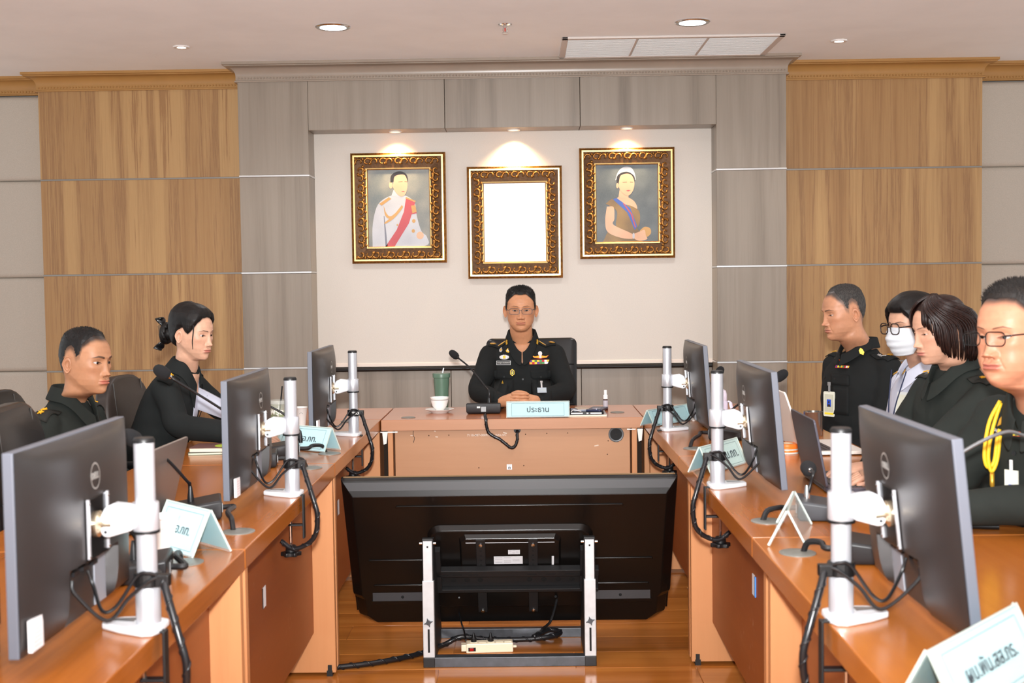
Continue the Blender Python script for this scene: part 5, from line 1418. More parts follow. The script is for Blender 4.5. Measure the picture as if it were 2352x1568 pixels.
hair_shell(P2, data, HM, lambda TH, Z: .0008+.006*smooth01((Z-.05)/.05), HAIRK, e, spikes=2500, nz_=.0008, lineoff=.018)
collar(e, TR(*N2) @ RZ(math.radians(-8)-math.pi/2) @ RX(-.14) @ TR(0, .012, .02), C_OLIVE, rn=.069, stand=.036, flap=.052, point=.075, open_a=.12, drop=.075)
for s in (1, -1):
    bo, O = board(e, bv, N2, f, dn, lat, s, w=.115, h=.062, x=.15, dz=.04)
    for d in (-.005, .022): on_board(bv, O, f, dn, lat, s, d, star(.0125), M_YEL, bo, 'rank_star', up=-dn+f*.001)
legs(e, Vector((N2.x, N2.y, .52))-Vector((math.cos(math.radians(-8)), math.sin(math.radians(-8)), 0))*.06, math.radians(-8), C_OLIVE)
finish(e)

# ================= 3  woman with a bun at the left row
HC = aty(443, 766, 4.95); N3 = aty(424, 850, 4.99)
e = person((N3.x, 5.0, 0), 'woman with black hair in a bow tied bun, dark blazer over white shirt')
P3 = dict(scale=.9, fem=1.0, neck=.050, fold=.05, browt=.75, eye_open=.85, lips=1.2, nose=.95, gaze=.1, gaze_up=-.12, hair_ramp=.03,
          hairline=[(0, .078), (.35, .072), (.62, .052), (.80, .03), (.95, .012), (1.1, .0), (1.28, .01), (1.45, .028), (1.6, .022), (1.78, -.0), (1.95, -.035), (2.3, -.06), (np.pi, -.072)])
yaw = math.radians(-22); HM = TR(*HC) @ rot_face(yaw, .10, 0)
f, dn, lat = axes(math.radians(-5), .42)
Pw, Fc, At, data = make_head(P3, HM, e, neck_matrix(N3, math.radians(-5), .34, .9))
SK3 = skin_mat('skin_fair', (208, 162, 136), hair=(20, 16, 15), lip=(176, 92, 84))
S_r, S_l = N3+lat*.14+dn*.07, N3-lat*.14+dn*.07
eR = aty(412, 985, 4.80); eR.z = .835; wR = aty(575, 1000, 4.70); wR.z = .80
eL = S_l+Vector((.12, .03, -.20)); eL.z = .86; wL = aty(615, 985, 5.0); wL.z = .795
arms = [arm(S_r, eR, wR, (.054, .05, .05, .045, .038)), arm(S_l, eL, wL, (.054, .05, .048, .043, .036))]
sh, bv, _ = make_shirt(e, N3, dn, f, arms, C_BLAZER, name='blazer', w=.88, d=.95, fold=.0035, seed=3)
hb = MB(); inner(hb, arms, N3, dn, f, lat, .62)
hand(hb, wR, (wR-eR)+Vector((0, .05, 0)), (0, -.2, 1), 1, curl=(.5, .55, .6, .6), s=.92); hand(hb, wL, (1, -.05, .0), (0, 0, 1), -1, curl=(.35, .4, .5, .6), s=.92)
build_body(e, Pw, Fc, At, hb, SK3)
hs = hair_shell(P3, data, HM, lambda TH, Z: .010+.012*smooth01((Z-.02)/.06)+.006*smooth01((np.abs(TH)-1.8)/.8), HAIRK, e, nz_=.0022, nscale=28)
bn = HM @ Vector((0, -.118, -.012)); bb = MB()
for k in range(9):
    a = 2*math.pi*k/9; R = HM.to_3x3()
    bb.tube([bn+R @ Vector((.026*math.cos(a+t), -.012*math.sin(t*1.2)-.004, .034*math.sin(a+t))) for t in np.linspace(0, 2.0, 9)], [.009+.004*math.sin(t*1.5) for t in np.linspace(0, 2, 9)], 8)
bb.ball(bn, .028, 14)
bb.build('hair_bun', HAIRK, e, smooth='all')
R = HM.to_3x3()
for s, dz in ((1, .035), (-1, -.04)):
    bw = MB()
    o_ = bn+R @ Vector((.005, -.02, dz*.7))
    bw.tube([o_, o_+R @ Vector((0, -.018, dz*.7)), o_+R @ Vector((.0, -.03, dz*1.0)), o_+R @ Vector((.004, -.012, dz*1.05))], [(.006, .004), (.02, .006), (.022, .005), (.008, .004)], 10)
    bw.build('hair_bow', mat('black_satin', (18, 18, 20), .3), e, smooth='all')
MB().add([bn+R @ Vector((.0, -.03, .045)), bn+R @ Vector((.02, -.045, .028)), bn+R @ Vector((.012, -.042, .0)), bn+R @ Vector((-.012, -.03, .01))], [(0, 1, 2, 3)]).build('tulle_ribbon', mat('tulle', (60, 54, 46), .6, alpha=.55), e)
for q in ([(.070, .050, .055), (.0735, .053, .01), (.0725, .050, -.03), (.068, .052, -.062)],):
    MB().tube(spline([HM @ (Vector(x)*.9+Vector((-.002, .002, 0))) for x in q], 6), [(.0035-.00012*i, .0012) for i in range(19)] if len(q) == 4 else [(.002, .001)]*13, 6).build('loose_strand', HAIRK, e, smooth='all')
patch(bv, N3+f*.1+dn*.13, lat, -dn, -f, .085, .24, C_WHITE, e, 'white_shirt', off=.002, nu=8, nv=12, shape=lambda u, v: (u*(.35+.75*max(0, v+.5)), v), thick=.002)
patch(bv, N3+f*.1+dn*.035, lat, -dn, -f, .07, .08, SK3, e, 'open_neck_skin', off=.005, nu=6, nv=6, shape=lambda u, v: (u*(v+.5), v), thick=.001)
collar(e, TR(*N3) @ RZ(math.radians(-5)-math.pi/2) @ RX(-.34) @ TR(0, .01, .012), C_BLAZER, rn=.060, stand=.03, flap=.055, point=.13, open_a=.55, drop=.09, name='lapel_collar', flare=.03)
for s in (1, -1):
    bo, O = board(e, bv, N3, f, dn, lat, s, w=.10, h=.055, m=C_BLAZER, x=.135, dz=.04)
    for d in (-.012, .010): on_board(bv, O, f, dn, lat, s, d, star(.0115), M_YEL, bo, 'rank_star', up=-dn)
MB().tube(spline([N3+f*(.125-.0*k)+dn*(.06+.05*k)-lat*(.012+.004*k) for k in range(4)], 5), .002, 6).build('lanyard', M_BLACK, e, smooth='all')
legs(e, Vector((N3.x, N3.y, .52))-Vector((math.cos(math.radians(-5)), math.sin(math.radians(-5)), 0))*.06, math.radians(-5), C_BLAZER)
finish(e)

# ================= 4  man in profile at the far right
HC = aty(1938, 717, 5.25); N4 = aty(1978, 806, 5.31)
e = person((N4.x, 5.33, 0), 'man with cropped grey hair in black uniform with an id badge, eyes lowered')
P4 = dict(soft=1.2, scale=.975, fold=.8, neck=.062, fat=.3, side_fade=(.0, .08, .45), eye_open=.5, eye_low=.6, browt=.8, spike=.003, nosew=1.1, gaze_up=-.3, fade=.02, ear=1.05)
yaw = math.radians(-168); HM = TR(*HC) @ rot_face(yaw, .13, .0)
f, dn, lat = axes(math.radians(-152), .03)
Pw, Fc, At, data = make_head(P4, HM, e, neck_matrix(N4, math.radians(-160), .12, .975))
SK4 = skin_mat('skin_warm', (188, 134, 102), hair=(62, 58, 56), lip=(176, 108, 96))
S_r, S_l = N4+lat*.16+dn*.075, N4-lat*.16+dn*.075
eR = S_r+Vector((-.02, .0, -.27)); eL = S_l+Vector((-.05, -.06, -.27)); wR = eR+Vector((-.2, -.06, 0)); wR.z = .60; wL = eL+Vector((-.2, .04, 0)); wL.z = .60; eR.z = eL.z = .70
arms = [arm(S_r, eR, wR, (.058, .054, .05, .044, .037)), arm(S_l, eL, wL, (.058, .054, .05, .044, .037))]
sh, bv, _ = make_shirt(e, N4, dn, f, arms, C_DARK, w=.98, d=1.0, fold=.0045, seed=4, belly=.7)
hb = MB(); inner(hb, arms, N4, dn, f, lat)
hand(hb, wR, wR-eR, (0, 0, 1), 1); hand(hb, wL, wL-eL, (0, 0, 1), -1)
build_body(e, Pw, Fc, At, hb, SK4)
hair_shell(P4, data, HM, lambda TH, Z: .0006+.0055*smooth01((Z-.05)/.06), HAIRG, e, spikes=3000, nz_=.0008, lineoff=.02)
collar(e, TR(*N4) @ RZ(math.radians(-155)-math.pi/2) @ RX(-.04) @ TR(0, .012, .02), C_DARK, rn=.070, stand=.038, flap=.044, point=.052, open_a=.08, drop=.045, flare=.018)
for s in (1, -1):
    bo, O = board(e, bv, N4, f, dn, lat, s, w=.125, h=.06, m=C_DARK, x=.13, dz=.03)
    for d in (-.03, -.002, .026): on_board(bv, O, f, dn, lat, s, d, star(.0125, 6 if d < 0 else 5, .5), M_GOLDPIN if d > .02 else M_SILVPIN, bo, 'rank_star', up=-dn)
fs = Vector((-.30, .95, -.0)).normalized()
def on4(px, py): return aty(px, py, 5.18)
vd = Vector(ray(1930, 880)).normalized()
o, M = pin(bv, on4(1946, 827), vd, [(x*.8, y*1.0) for x, y in wing], .0018, mat('wing_red', (170, 30, 30), .5), e, 'wing_badge', up=(-.25, 0, 1), off=.008)
MB().prism([(x*.72, y*.75) for x, y in wing], .0018, .003, M).build('wing_gold', M_GOLDPIN, o)
MB().prism(ell(0, .014, .009, .012, 14), .001, .003, M).build('wing_canopy', M_SILVPIN, o)
o, M = pin(bv, on4(1937, 843), vd, [(-.034, -.006), (.034, -.006), (.034, .006), (-.034, .006)], .0015, mat('ribbon_red', (196, 40, 40), .6), e, 'ribbon_bar', off=.006)
for k in range(8): MB().box((-.032+k*.008, -.0045, .0015), (-.0245+k*.008, .0045, .0022), M).build('ribbon', mat('ribbon_%d_%d_%d' % cs[k], cs[k], .6), o)
q = on4(1930, 872); fl = patch(bv, q, lat, (0, 0, 1), vd, .11, .045, C_DARK, e, 'pocket_flap', off=.003, nu=8, nv=4, thick=.0025)
patch(bv, q+Vector((0, 0, -.09)), lat, (0, 0, 1), vd, .105, .12, C_DARK, e, 'pocket', off=.0016, nu=6, nv=6, thick=.0012)
for px, py in ((1918, 870), (1894, 867), (1919, 821)): pin(bv, on4(px, py), vd, ell(0, 0, .0055, .0055, 12), .0015, M_BTN, e, 'button', off=.004)
o, M = pin(bv, on4(1907, 928), vd, rrect(.058, .108, .006, 3), .004, mat('badge_sleeve_cream', (222, 222, 206), .35), e, 'id_badge', off=.006)
MB().box((-.023, -.034, .004), (.023, .042, .0045), M).build('id_print', canvas('id_pattern', (170, 170, 140), (206, 206, 190)), o)
MB().box((-.0105, -.012, .0045), (.0105, .02, .005), M).build('id_photo', mat('id_blue', (40, 80, 190), .5), o)
MB().prism(ell(0, .008, .004, .005), .005, .0053, M).prism([(-.008, -.012), (.008, -.012), (.006, -.001), (-.006, -.001)], .005, .0053, M).build('id_photo_figure', mat('id_dark', (50, 40, 40), .6), o)
MB().box((-.023, -.046, .004), (.023, -.037, .0046), M).build('id_band', mat('id_yellow', (240, 214, 60), .5), o)
MB().box((-.005, .05, .0), (.005, .085, .004), M).box((-.007, .08, .0), (.007, .095, .006), M).build('badge_clip', M_SILVPIN, o, bevel=.001)
q, n_ = hit(bv, N4+f*.12+dn*.02-f*-.4, -f)
C4 = TR(*N4) @ RZ(math.radians(-155)-math.pi/2) @ RX(-.04) @ TR(0, .012, .02)
MB().prism([(-.006, -.016), (.008, -.01), (.012, .004), (.006, .014), (-.002, .01), (-.01, -.004)], 0, .003, C4 @ frame_mat((-.083, .055, -.012), (.6, .8, 0), (0, 0, 1), (-.8, .6, 0.1))).build('collar_pin', M_GOLDPIN, e)
legs(e, Vector((N4.x, N4.y, .52))-Vector((math.cos(math.radians(-160)), math.sin(math.radians(-160)), 0))*.06, math.radians(-160), C_DARK)
finish(e)

# ================= 5  woman in a face mask
HC = aty(2094, 748, 4.6); N5 = aty(2118, 846, 4.66)
e = person((N5.x, 4.68, 0), 'woman in round glasses and white face mask wearing a white uniform shirt')
P5 = dict(scale=.93, fem=.8, neck=.05, fold=.1, browt=.6, eye_open=.8, wide=1.02, hair_ramp=.02, hairline=[(0, .055), (.4, .056), (.7, .03), (.95, -.03), (1.1, -.05), (1.6, -.055), (2.3, -.07), (np.pi, -.08)])
yaw = math.radians(-158); HM = TR(*HC) @ rot_face(yaw, .06, 0)
f, dn, lat = axes(math.radians(-165), .05)
Pw, Fc, At, data = make_head(P5, HM, e, neck_matrix(N5, math.radians(-160), .05, .93))
SK5 = skin_mat('skin_light', (196, 150, 124), hair=(20, 16, 15))
S_r, S_l = N5+lat*.13+dn*.07, N5-lat*.13+dn*.07
eR = S_r+Vector((-.04, .02, -.25)); eL = S_l+Vector((-.06, -.02, -.25)); wR = eR+Vector((-.16, -.03, 0)); wL = eL+Vector((-.16, .03, 0)); wR.z = wL.z = .61; eR.z = eL.z = .70
arms = [arm(S_r, eR, wR, (.05, .047, .044, .04, .034)), arm(S_l, eL, wL, (.05, .047, .044, .04, .034))]
sh, bv, _ = make_shirt(e, N5, dn, f, arms, C_WHITE, w=.84, d=.92, fold=.003, seed=5)
hb = MB(); inner(hb, arms, N5, dn, f, lat); hand(hb, wR, wR-eR, (0, 0, 1), 1, s=.9); hand(hb, wL, wL-eL, (0, 0, 1), -1, s=.9)
build_body(e, Pw, Fc, At, hb, SK5)
hair_shell(P5, data, HM, lambda TH, Z: .014+.010*smooth01((Z-.0)/.08), HAIRK, e, nz_=.0022, nscale=26)
# mask: pleated shell in front of mouth and nose
TH_, X_, Y_, Z_, zh_, sc_ = data; q = HM; mk = MB(); vs = []
nu, nv = 28, 26
for j in range(nv+1):
    z = .002-.118*j/nv
    for i in range(nu+1):
        a = -1.28+2.56*i/nu
        r = .098+.012*math.cos(a)*math.exp(-((z+.045)/.03)**2)-.020*(max(0, -.075-z)/.045)-.006*(max(0, z+.015)/.02)+.0014*(1 if (j//3) % 2 else -1)
        w_ = .0775-.012*(max(0, -.06-z)/.05)
        zz_ = z-.016*(1-math.cos(a))*(-1 if z < -.05 else 1)*(abs(z+.05)/.06)
        if abs(a) > 1.0: zz_ = -.045+(zz_+.045)*(1-.55*(abs(a)-1.0)/.28)
        vs.append(q @ (Vector((w_*math.sin(a)*1.02, -.01+r*1.16*math.cos(a)**.9 if math.cos(a) > 0 else -.01, zz_))*sc_))
mk.add(vs, [(j*(nu+1)+i, j*(nu+1)+i+1, (j+1)*(nu+1)+i+1, (j+1)*(nu+1)+i) for j in range(nv) for i in range(nu)])
o = mk.build('face_mask', mat('mask_white', (206, 209, 214), .8, bump=.1, bscale=600), e, smooth='all'); s_ = o.modifiers.new('t', 'SOLIDIFY'); s_.thickness = .0015
for s in (-1, 1): MB().tube([q @ Vector((s*.07, .02, -.02)), q @ Vector((s*.074, -.005, -.0)), q @ Vector((s*.07, -.02, -.03))], .0014, 6).build('ear_loop', M_TAPE, o, smooth='all')
spectacles(e, HM, .93, mat('tortoiseshell', (40, 24, 18), .25), zc=.0, w=.0235, h=.0215, y=.112, r=.0022, lensx=.033, temple=.08)
collar(e, TR(*N5) @ RZ(math.radians(-165)-math.pi/2) @ TR(0, .01, .015), C_WHITE, rn=.060, stand=.03, flap=.05, point=.08, open_a=.35)
for s in (1, -1):
    bo, O = board(e, bv, N5, f, dn, lat, s, w=.11, h=.05, m=mat('gold_braid', (206, 160, 70), .5, .3, noise=.2, nscale=300), x=.11, dz=.03)
MB().tube(spline([N5+f*.10-lat*.05+dn*.0, N5+f*.13-lat*.02+dn*.12, N5+f*.14+dn*.2], 8), .0025, 6).tube(spline([N5+f*.10+lat*.05+dn*.0, N5+f*.13+lat*.03+dn*.12, N5+f*.14+lat*.03+dn*.26], 8), .0025, 6).build('lanyard', mat('navy_cord', (34, 44, 74), .6), e, smooth='all')
vd = Vector(ray(2080, 900)).normalized()
o, M = pin(bv, aty(2092, 875, 4.55), vd, ell(0, 0, .012, .014), .002, M_GOLDPIN, e, 'gold_badge')
o, M = pin(bv, aty(2074, 925, 4.55), vd, [(-.027, -.04), (.027, -.04), (.027, .04), (-.027, .04)], .002, mat('badge_sleeve_clear', (206, 208, 206), .2), e, 'id_badge', off=.004)
MB().box((-.022, -.03, .002), (.022, .03, .0026), M).build('id_print', canvas('id_pattern', (170, 170, 140), (206, 206, 190)), o)
legs(e, Vector((N5.x, N5.y, .52))-Vector((math.cos(math.radians(-165)), math.sin(math.radians(-165)), 0))*.06, math.radians(-165), C_DARK)
finish(e)

# ================= 6  woman with a brown black bob
HC = aty(2160, 757, 3.97); N6 = aty(2196, 852, 4.02)
e = person((N6.x, 4.05, 0), 'woman with a brown black bob and yellow rank badge in olive uniform, looking down')
P6 = dict(scale=.93, fem=1.0, neck=.050, fold=.05, browt=.45, eye_open=.45, eye_low=.6, lips=1.15, nose=.92, gaze_up=-.3, hair_ramp=.03, hairline=[(0, .078), (.35, .072), (.62, .056), (.80, .036), (.95, .02), (1.1, .01), (1.28, .01), (1.45, .012), (1.6, .0), (1.78, -.03), (1.95, -.05), (2.3, -.06), (np.pi, -.072)])
yaw = math.radians(-170); HM = TR(*HC) @ rot_face(yaw, .16, 0)
f, dn, lat = axes(math.radians(-160), .10)
Pw, Fc, At, data = make_head(P6, HM, e, neck_matrix(N6, math.radians(-165), .12, .93))
SK6 = skin_mat('skin_pale', (200, 152, 126), hair=(26, 17, 14), lip=(178, 98, 90))
S_r, S_l = N6+lat*.145+dn*.075, N6-lat*.145+dn*.075
eL = aty(2150, 1050, 3.78); eL.z = .85; wL = aty(2045, 1105, 3.62); wL.z = .80
eR = S_r+Vector((-.08, .03, -.24)); eR.z = .86; wR = aty(2000, 1075, 3.75); wR.z = .80
arms = [arm(S_r, eR, wR, (.055, .052, .05, .045, .038)), arm(S_l, eL, wL, (.057, .054, .052, .046, .038))]
sh, bv, _ = make_shirt(e, N6, dn, f, arms, C_OLIVE, w=.93, d=1.0, fold=.004, seed=6)
hb = MB(); inner(hb, arms, N6, dn, f, lat, .65)
hand(hb, wR, (-1, -.15, -.1), (0, -.1, 1), 1, curl=(.35, .4, .45, .5), s=.95); hand(hb, wL, (-1, .1, -.1), (0, -.1, 1), -1, curl=(.35, .4, .45, .5), s=.95)
build_body(e, Pw, Fc, At, hb, SK6)
# bob of overlapping locks swept from the crown
hair_shell(P6, data, HM, lambda TH, Z: .0025+.001*smooth01((Z-.0)/.08), HAIRB, e, name='hair_cap', nz_=.001, nscale=26)
lk = MB(); rnd = random.Random(5)
for k in range(420):
    a = rnd.uniform(.9, 2*math.pi-.9) if k > 30 else rnd.choice((-1, 1))*rnd.uniform(.5, .95)
    aa = a if a < math.pi else a-2*math.pi
    lo = np.interp(abs(aa), [.5, .75, .9, 1.1, 1.6, 2.4, math.pi], [.025, -.005, -.04, -.075, -.098, -.112, -.114])+rnd.uniform(-.012, .008)
    pts = []; lay = rnd.uniform(.0, .012)
    for t in np.linspace(0, 1, 9):
        z = .128+(lo-.128)*t**1.25
        r_ = np.interp(z, [-.12, -.06, 0, .04, .075, .1, .115, .128], [.092, .098, .102, .101, .094, .074, .052, .014])+lay*.7-(.012*max(0, t-.85)/.15)
        wdt = .87; sw = aa*(.25+.75*min(1, t*1.8))
        yy = -.012+r_*1.08*math.cos(sw); xx = r_*wdt*math.sin(sw)
        pts.append(HM @ (Vector((xx, yy, z))*.93))
    w0 = rnd.uniform(.006, .011)
    # flat ribbon lock, wide along the surface
    lk.tube(spline(pts, 2), [(w0*.45 if i > 0 else .002, .0022) if i < 13 else (w0*.45*(17-i)/5+.0006, .0012) for i in range(17)], 6, flat=HM.to_3x3() @ Vector((math.cos(aa), -math.sin(aa), 0)))
lk.build('bob_locks', HAIRB, e, smooth='all')['kind'] = 'stuff'
collar(e, TR(*N6) @ RZ(math.radians(-165)-math.pi/2) @ RX(-.12) @ TR(0, .01, .018), C_OLIVE, rn=.062, stand=.034, flap=.046, point=.06, open_a=.1, drop=.06)
for s in (1, -1):
    bo, O = board(e, bv, N6, f, dn, lat, s, w=.10, h=.06, x=.125, dz=.03)
    on_board(bv, O, f, dn, lat, s, -.008, [(-.010, -.007), (.010, -.007), (.013, .001), (.005, .006), (0, .016), (-.005, .006), (-.013, .001)], M_YEL, bo, 'rank_crown', up=-dn, depth=.004)
    on_board(bv, O, f, dn, lat, s, .017, star(.0115), M_YEL, bo, 'rank_star', up=-dn)
vd = Vector(ray(2150, 880)).normalized(); pin(bv, aty(2127, 861, 3.9), vd, ell(0, 0, .0065, .0065), .002, M_BTN, e, 'button', off=.003)
legs(e, Vector((N6.x, N6.y, .52))-Vector((math.cos(math.radians(-165)), math.sin(math.radians(-165)), 0))*.06, math.radians(-165), C_OLIVE)
finish(e)

# ================= 7  man with glasses cut by the right edge
HC = aty(2335, 768, 2.98); N7 = aty(2372, 905, 3.04)+Vector((.04, 0, 0))
e = person((N7.x, 3.08, 0), 'man in black half frame glasses with yellow shoulder cord at the right edge')
P7 = dict(soft=1.1, scale=1.04, wide=1.03, fold=1.0, neck=.066, fat=1.0, side_fade=(.0, .07, .55), eye_open=.62, browt=.5, nosew=1.2, nose=.95, lips=1.2, spike=.008, fade=.02, hairline=[(0, .072), (.35, .074), (.62, .07), (.80, .058), (.95, .045), (1.05, .02), (1.22, .0), (1.36, .03), (1.55, .040), (1.78, .028), (1.95, -.03), (2.3, -.065), (np.pi, -.078)])
yaw = math.radians(-152); HM = TR(*HC) @ rot_face(yaw, .03, .02)
f, dn, lat = axes(math.radians(-150), .26)
Pw, Fc, At, data = make_head(P7, HM, e, neck_matrix(N7, math.radians(-150), .22, 1.04))
SK7 = skin_mat('skin_rosy', (196, 136, 106), hair=(44, 38, 36), lip=(170, 92, 84))
S_r, S_l = N7+lat*.165+dn*.08, N7-lat*.165+dn*.08
eR = S_r+Vector((-.0, .07, -.25)); eR.z = .83; eR = S_r+Vector((-.1, .05, -.22)); eR.z = .84; wR = eR+Vector((-.2, -.06, 0)); wR.z = .80
eL = aty(2410, 1178, 2.95); eL.z = .835; wL = aty(2160, 1182, 3.02); wL.z = .80
arms = [arm(S_r, eR, wR, (.062, .058, .054, .048, .042)), arm(S_l, eL, wL, (.06, .056, .052, .046, .04))]
sh, bv, _ = make_shirt(e, N7, dn, f, arms, C_OLIVE, w=1.0, d=.95, fold=.004, seed=7, belly=.3)
hb = MB(); inner(hb, arms, N7, dn, f, lat)
hand(hb, wR, (-1, .1, -.05), (0, 0, 1), 1); hand(hb, wL, wL-eL, (0, 0, 1), -1)
build_body(e, Pw, Fc, At, hb, SK7)
hair_shell(P7, data, HM, lambda TH, Z: .001+.011*smooth01((Z-.045)/.05), hair_mat('hair_dark_grey', (20, 17, 16), (44, 39, 36), .6), e, spikes=3500, nz_=.001, lineoff=.012)
m_ = HM @ Vector((.053, .062, -.062)); m2 = HM @ Vector((-.053, .062, -.062))
MB().ball(m_ if (m_-Vector(CPOS)).length < (m2-Vector(CPOS)).length else m2, .0045, 8).build('mole', mat('mole_grey', (150, 120, 110), .5), e, smooth='all')
spectacles(e, HM, 1.04, mat('spectacle_black', (20, 20, 22), .3, .4), zc=.0, w=.026, h=.016, y=.112, r=.0013, lensx=.034, temple=.081)
collar(e, TR(*N7) @ RZ(math.radians(-152)-math.pi/2) @ RX(-.2) @ TR(0, .014, .022), C_OLIVE, rn=.076, stand=.038, flap=.055, point=.08, open_a=.12, drop=.08)
vd = Vector(ray(2310, 980)).normalized()
Y7 = min((hit(bv, aty(px, py, 2.2), vd)[0] or Vector((0, 2.95, 0))).y for px, py in ((2297, 930), (2275, 980), (2268, 1040), (2285, 1070)))+.01
def on7(px, py, off=.012):
    return aty(px, py, Y7-off)
c1 = spline([on7(2297, 920), on7(2272, 970), on7(2261, 1040), on7(2268, 1072), on7(2283, 1060), on7(2290, 1010), on7(2296, 985)], 8)
c2 = spline([on7(2299, 925), on7(2280, 985, .016), on7(2270, 1045, .016), on7(2277, 1082, .016), on7(2290, 1058, .016), on7(2298, 1000, .016)], 8)
MB().tube(c1, .0048, 8).tube(c2, .0048, 8).build('aiguillette_cord', mat('yellow_cord', (240, 190, 40), .55, noise=.2, nscale=400), e, smooth='all')
q = on7(2279, 1085); MB().tube([q, q+Vector((0, 0, -.03)), q+Vector((.002, 0, -.045)), q+Vector((.002, 0, -.06))], [.006, .0065, .003, .0045], 8).build('cord_tip', M_GOLDPIN, e, smooth='all')
for px, py in ((2318, 962), (2331, 1043), (2320, 1064)): pin(bv, aty(px, py, 2.9), vd, ell(0, 0, .006, .006), .002, M_BTN, e, 'button', off=.002)
o, M = pin(bv, aty(2287, 988, 2.9), vd, [(-.02, -.006), (.02, -.006), (.02, .006), (-.02, .006)], .002, M_BLACK, e, 'name_tag', off=.002)
lettering('ณัฐ', .009, M @ TR(0, 0, .0022), M_TAPE, o, name='tag_letters')
pin(bv, aty(2298, 965, 2.9), vd, [(-.004, -.016), (.006, -.01), (.004, .014), (-.002, .004)], .002, M_GOLDPIN, e, 'pin_badge', off=.002)
o, M = pin(bv, aty(2347, 998, 2.9), vd, [(-.03, -.006), (.03, -.006), (.03, .006), (-.03, .006)], .002, mat('ribbon_red', (196, 40, 40), .6), e, 'ribbon_bar', off=.002)
for k in range(8): MB().box((-.028+k*.007, -.005, .002), (-.0215+k*.007, .005, .0026), M).build('ribbon', mat('ribbon_%d_%d_%d' % cs[k], cs[k], .6), o)
o, M = pin(bv, aty(2327, 1112, 2.9), vd, [(-.018, -.03), (.018, -.03), (.018, .03), (-.018, .03)], .003, mat('badge_sleeve_cream', (222, 222, 206), .35), e, 'id_badge', off=.004)
MB().box((-.007, -.024, .003), (.007, -.006, .0036), M).build('id_photo', mat('id_blue', (40, 80, 190), .5), o)
MB().box((-.004, .03, .001), (.004, .056, .005), M).build('badge_clip', M_WHITE, o, bevel=.001)
legs(e, Vector((N7.x, N7.y, .52))-Vector((math.cos(math.radians(-160)), math.sin(math.radians(-160)), 0))*.06, math.radians(-160), C_OLIVE)
finish(e)
# ================================================================== CHAIRS
M_LEATHER = mat('black_leather', (22, 22, 23), .32, bump=.12, bscale=260); M_FABRIC = mat('brown_black_chair', (48, 40, 36), .5, bump=.15, bscale=400)
def chair(loc, yaw, label, m, w=.47, h=1.1, hb=.56, top_r=.05, straight=False, lean=.12, arms=True, dark=False):
    """office chair facing yaw; h: top height of the back"""
    e = empty('office_chair', (loc[0], loc[1], 0), yaw-math.pi/2, label=label, cat='chair')
    sw = w/2
    MB().prism(rrect(w, .46, .07, 5), .42, .50, TR(0, .02, 0)).build('seat', m, e, bevel=.02, seg=3, smooth=True)
    L = h-.54
    pr = rrect(w, L, top_r, 6)
    BM = TR(0, -.21, .54) @ RX(lean) @ frame_mat((0, 0, L/2), (1, 0, 0), (0, 0, 1), (0, -1, 0))
    rings = []
    for z, k in ((-.032, .93), (-.022, 1.0), (.02, 1.0), (.034, .93)):
        rings.append([(x*k*(1-.06*max(0, -y/L)), y*(1-(1-k)*.4), z-.35*(x/sw)**2*.05) for x, y in pr])
    bk = MB().loft(rings, M=BM).build('backrest', m, e, smooth=True, angle=.9, bevel=.006)
    for y in ((.12, -.1) if straight else (.0,)):
        MB().tube([BM @ Vector((x, y, -.037-.35*(x/sw)**2*.05+.0005)) for x in np.linspace(-sw*.93, sw*.93, 9)], .0035, 6).build('seam', mat('seam_black', (10, 10, 10), .6), bk, smooth='all')
    if not straight:
        for s in (-1, 1): MB().tube([BM @ Vector((s*sw*.62, y, -.0345-.35*.0192)) for y in np.linspace(-L*.45, L*.45, 6)], .003, 6).build('seam', mat('seam_grey', (70, 68, 66), .6), bk, smooth='all')
    if arms:
        for s in (-1, 1):
            a = MB().tube(spline([(s*(sw+.02), -.2, .50), (s*(sw+.04), -.19, .66), (s*(sw+.04), -.02, .68), (s*(sw+.035), .14, .665), (s*(sw+.02), .16, .50)], 5), [(.016, .026)]*21, 10)
            a.build('armrest', M_BLACK, e, smooth='all')
    MB().lathe([(.03, .08), (.03, .28), (.05, .30), (.05, .42)], 16).build('gas_column', M_BLACK, e, smooth=True)
    for k in range(5):
        a = 2*math.pi*k/5
        leg = MB().tube([(0, 0, .1), (.28*math.cos(a), .28*math.sin(a), .07)], [.03, .018], 8).build('base_leg', M_BLACK, e, smooth=True)
        MB().lathe([(.024, -.012), (.028, -.01), (.028, .01), (.024, .012)], 12, TR(.28*math.cos(a), .28*math.sin(a), .03) @ RZ(a) @ RX(math.pi/2)).build('caster', M_BLACK, leg, smooth=True)
    return e
c = aty(1221, 800, 6.66)
chair((c.x, 6.50), math.radians(-90), 'tall black leather chair behind the chairman at the head desk', M_LEATHER, w=.50, h=1.075, top_r=.035, straight=True)
chair((N2.x-.10, 4.50), math.radians(-8), 'black chair the young man with the fade sits in', M_LEATHER, w=.5, h=1.0, top_r=.12)
chair((N3.x-.04, 5.02), math.radians(-4), 'brown black chair the woman with the bun sits in', M_FABRIC, w=.46, h=1.02, top_r=.16, lean=.10)
q = aty(25, 1040, 3.5); chair((q.x+.24, 3.5), math.radians(6), 'empty black leather chair at the left edge with a stitched seam', M_LEATHER, w=.5, h=1.05, top_r=.14, lean=.10, arms=False)
chair((N4.x+.14, 5.36), math.radians(-160), 'dark chair behind the man with cropped grey hair', M_FABRIC, w=.46, h=.92, top_r=.12)
chair((N5.x+.2, 4.72), math.radians(-168), 'dark chair the masked woman sits in', M_FABRIC, w=.46, h=1.0, top_r=.12)
chair((N6.x+.22, 4.02), math.radians(-172), 'brown black chair behind the woman with the bob', M_FABRIC, w=.48, h=1.08, top_r=.12)
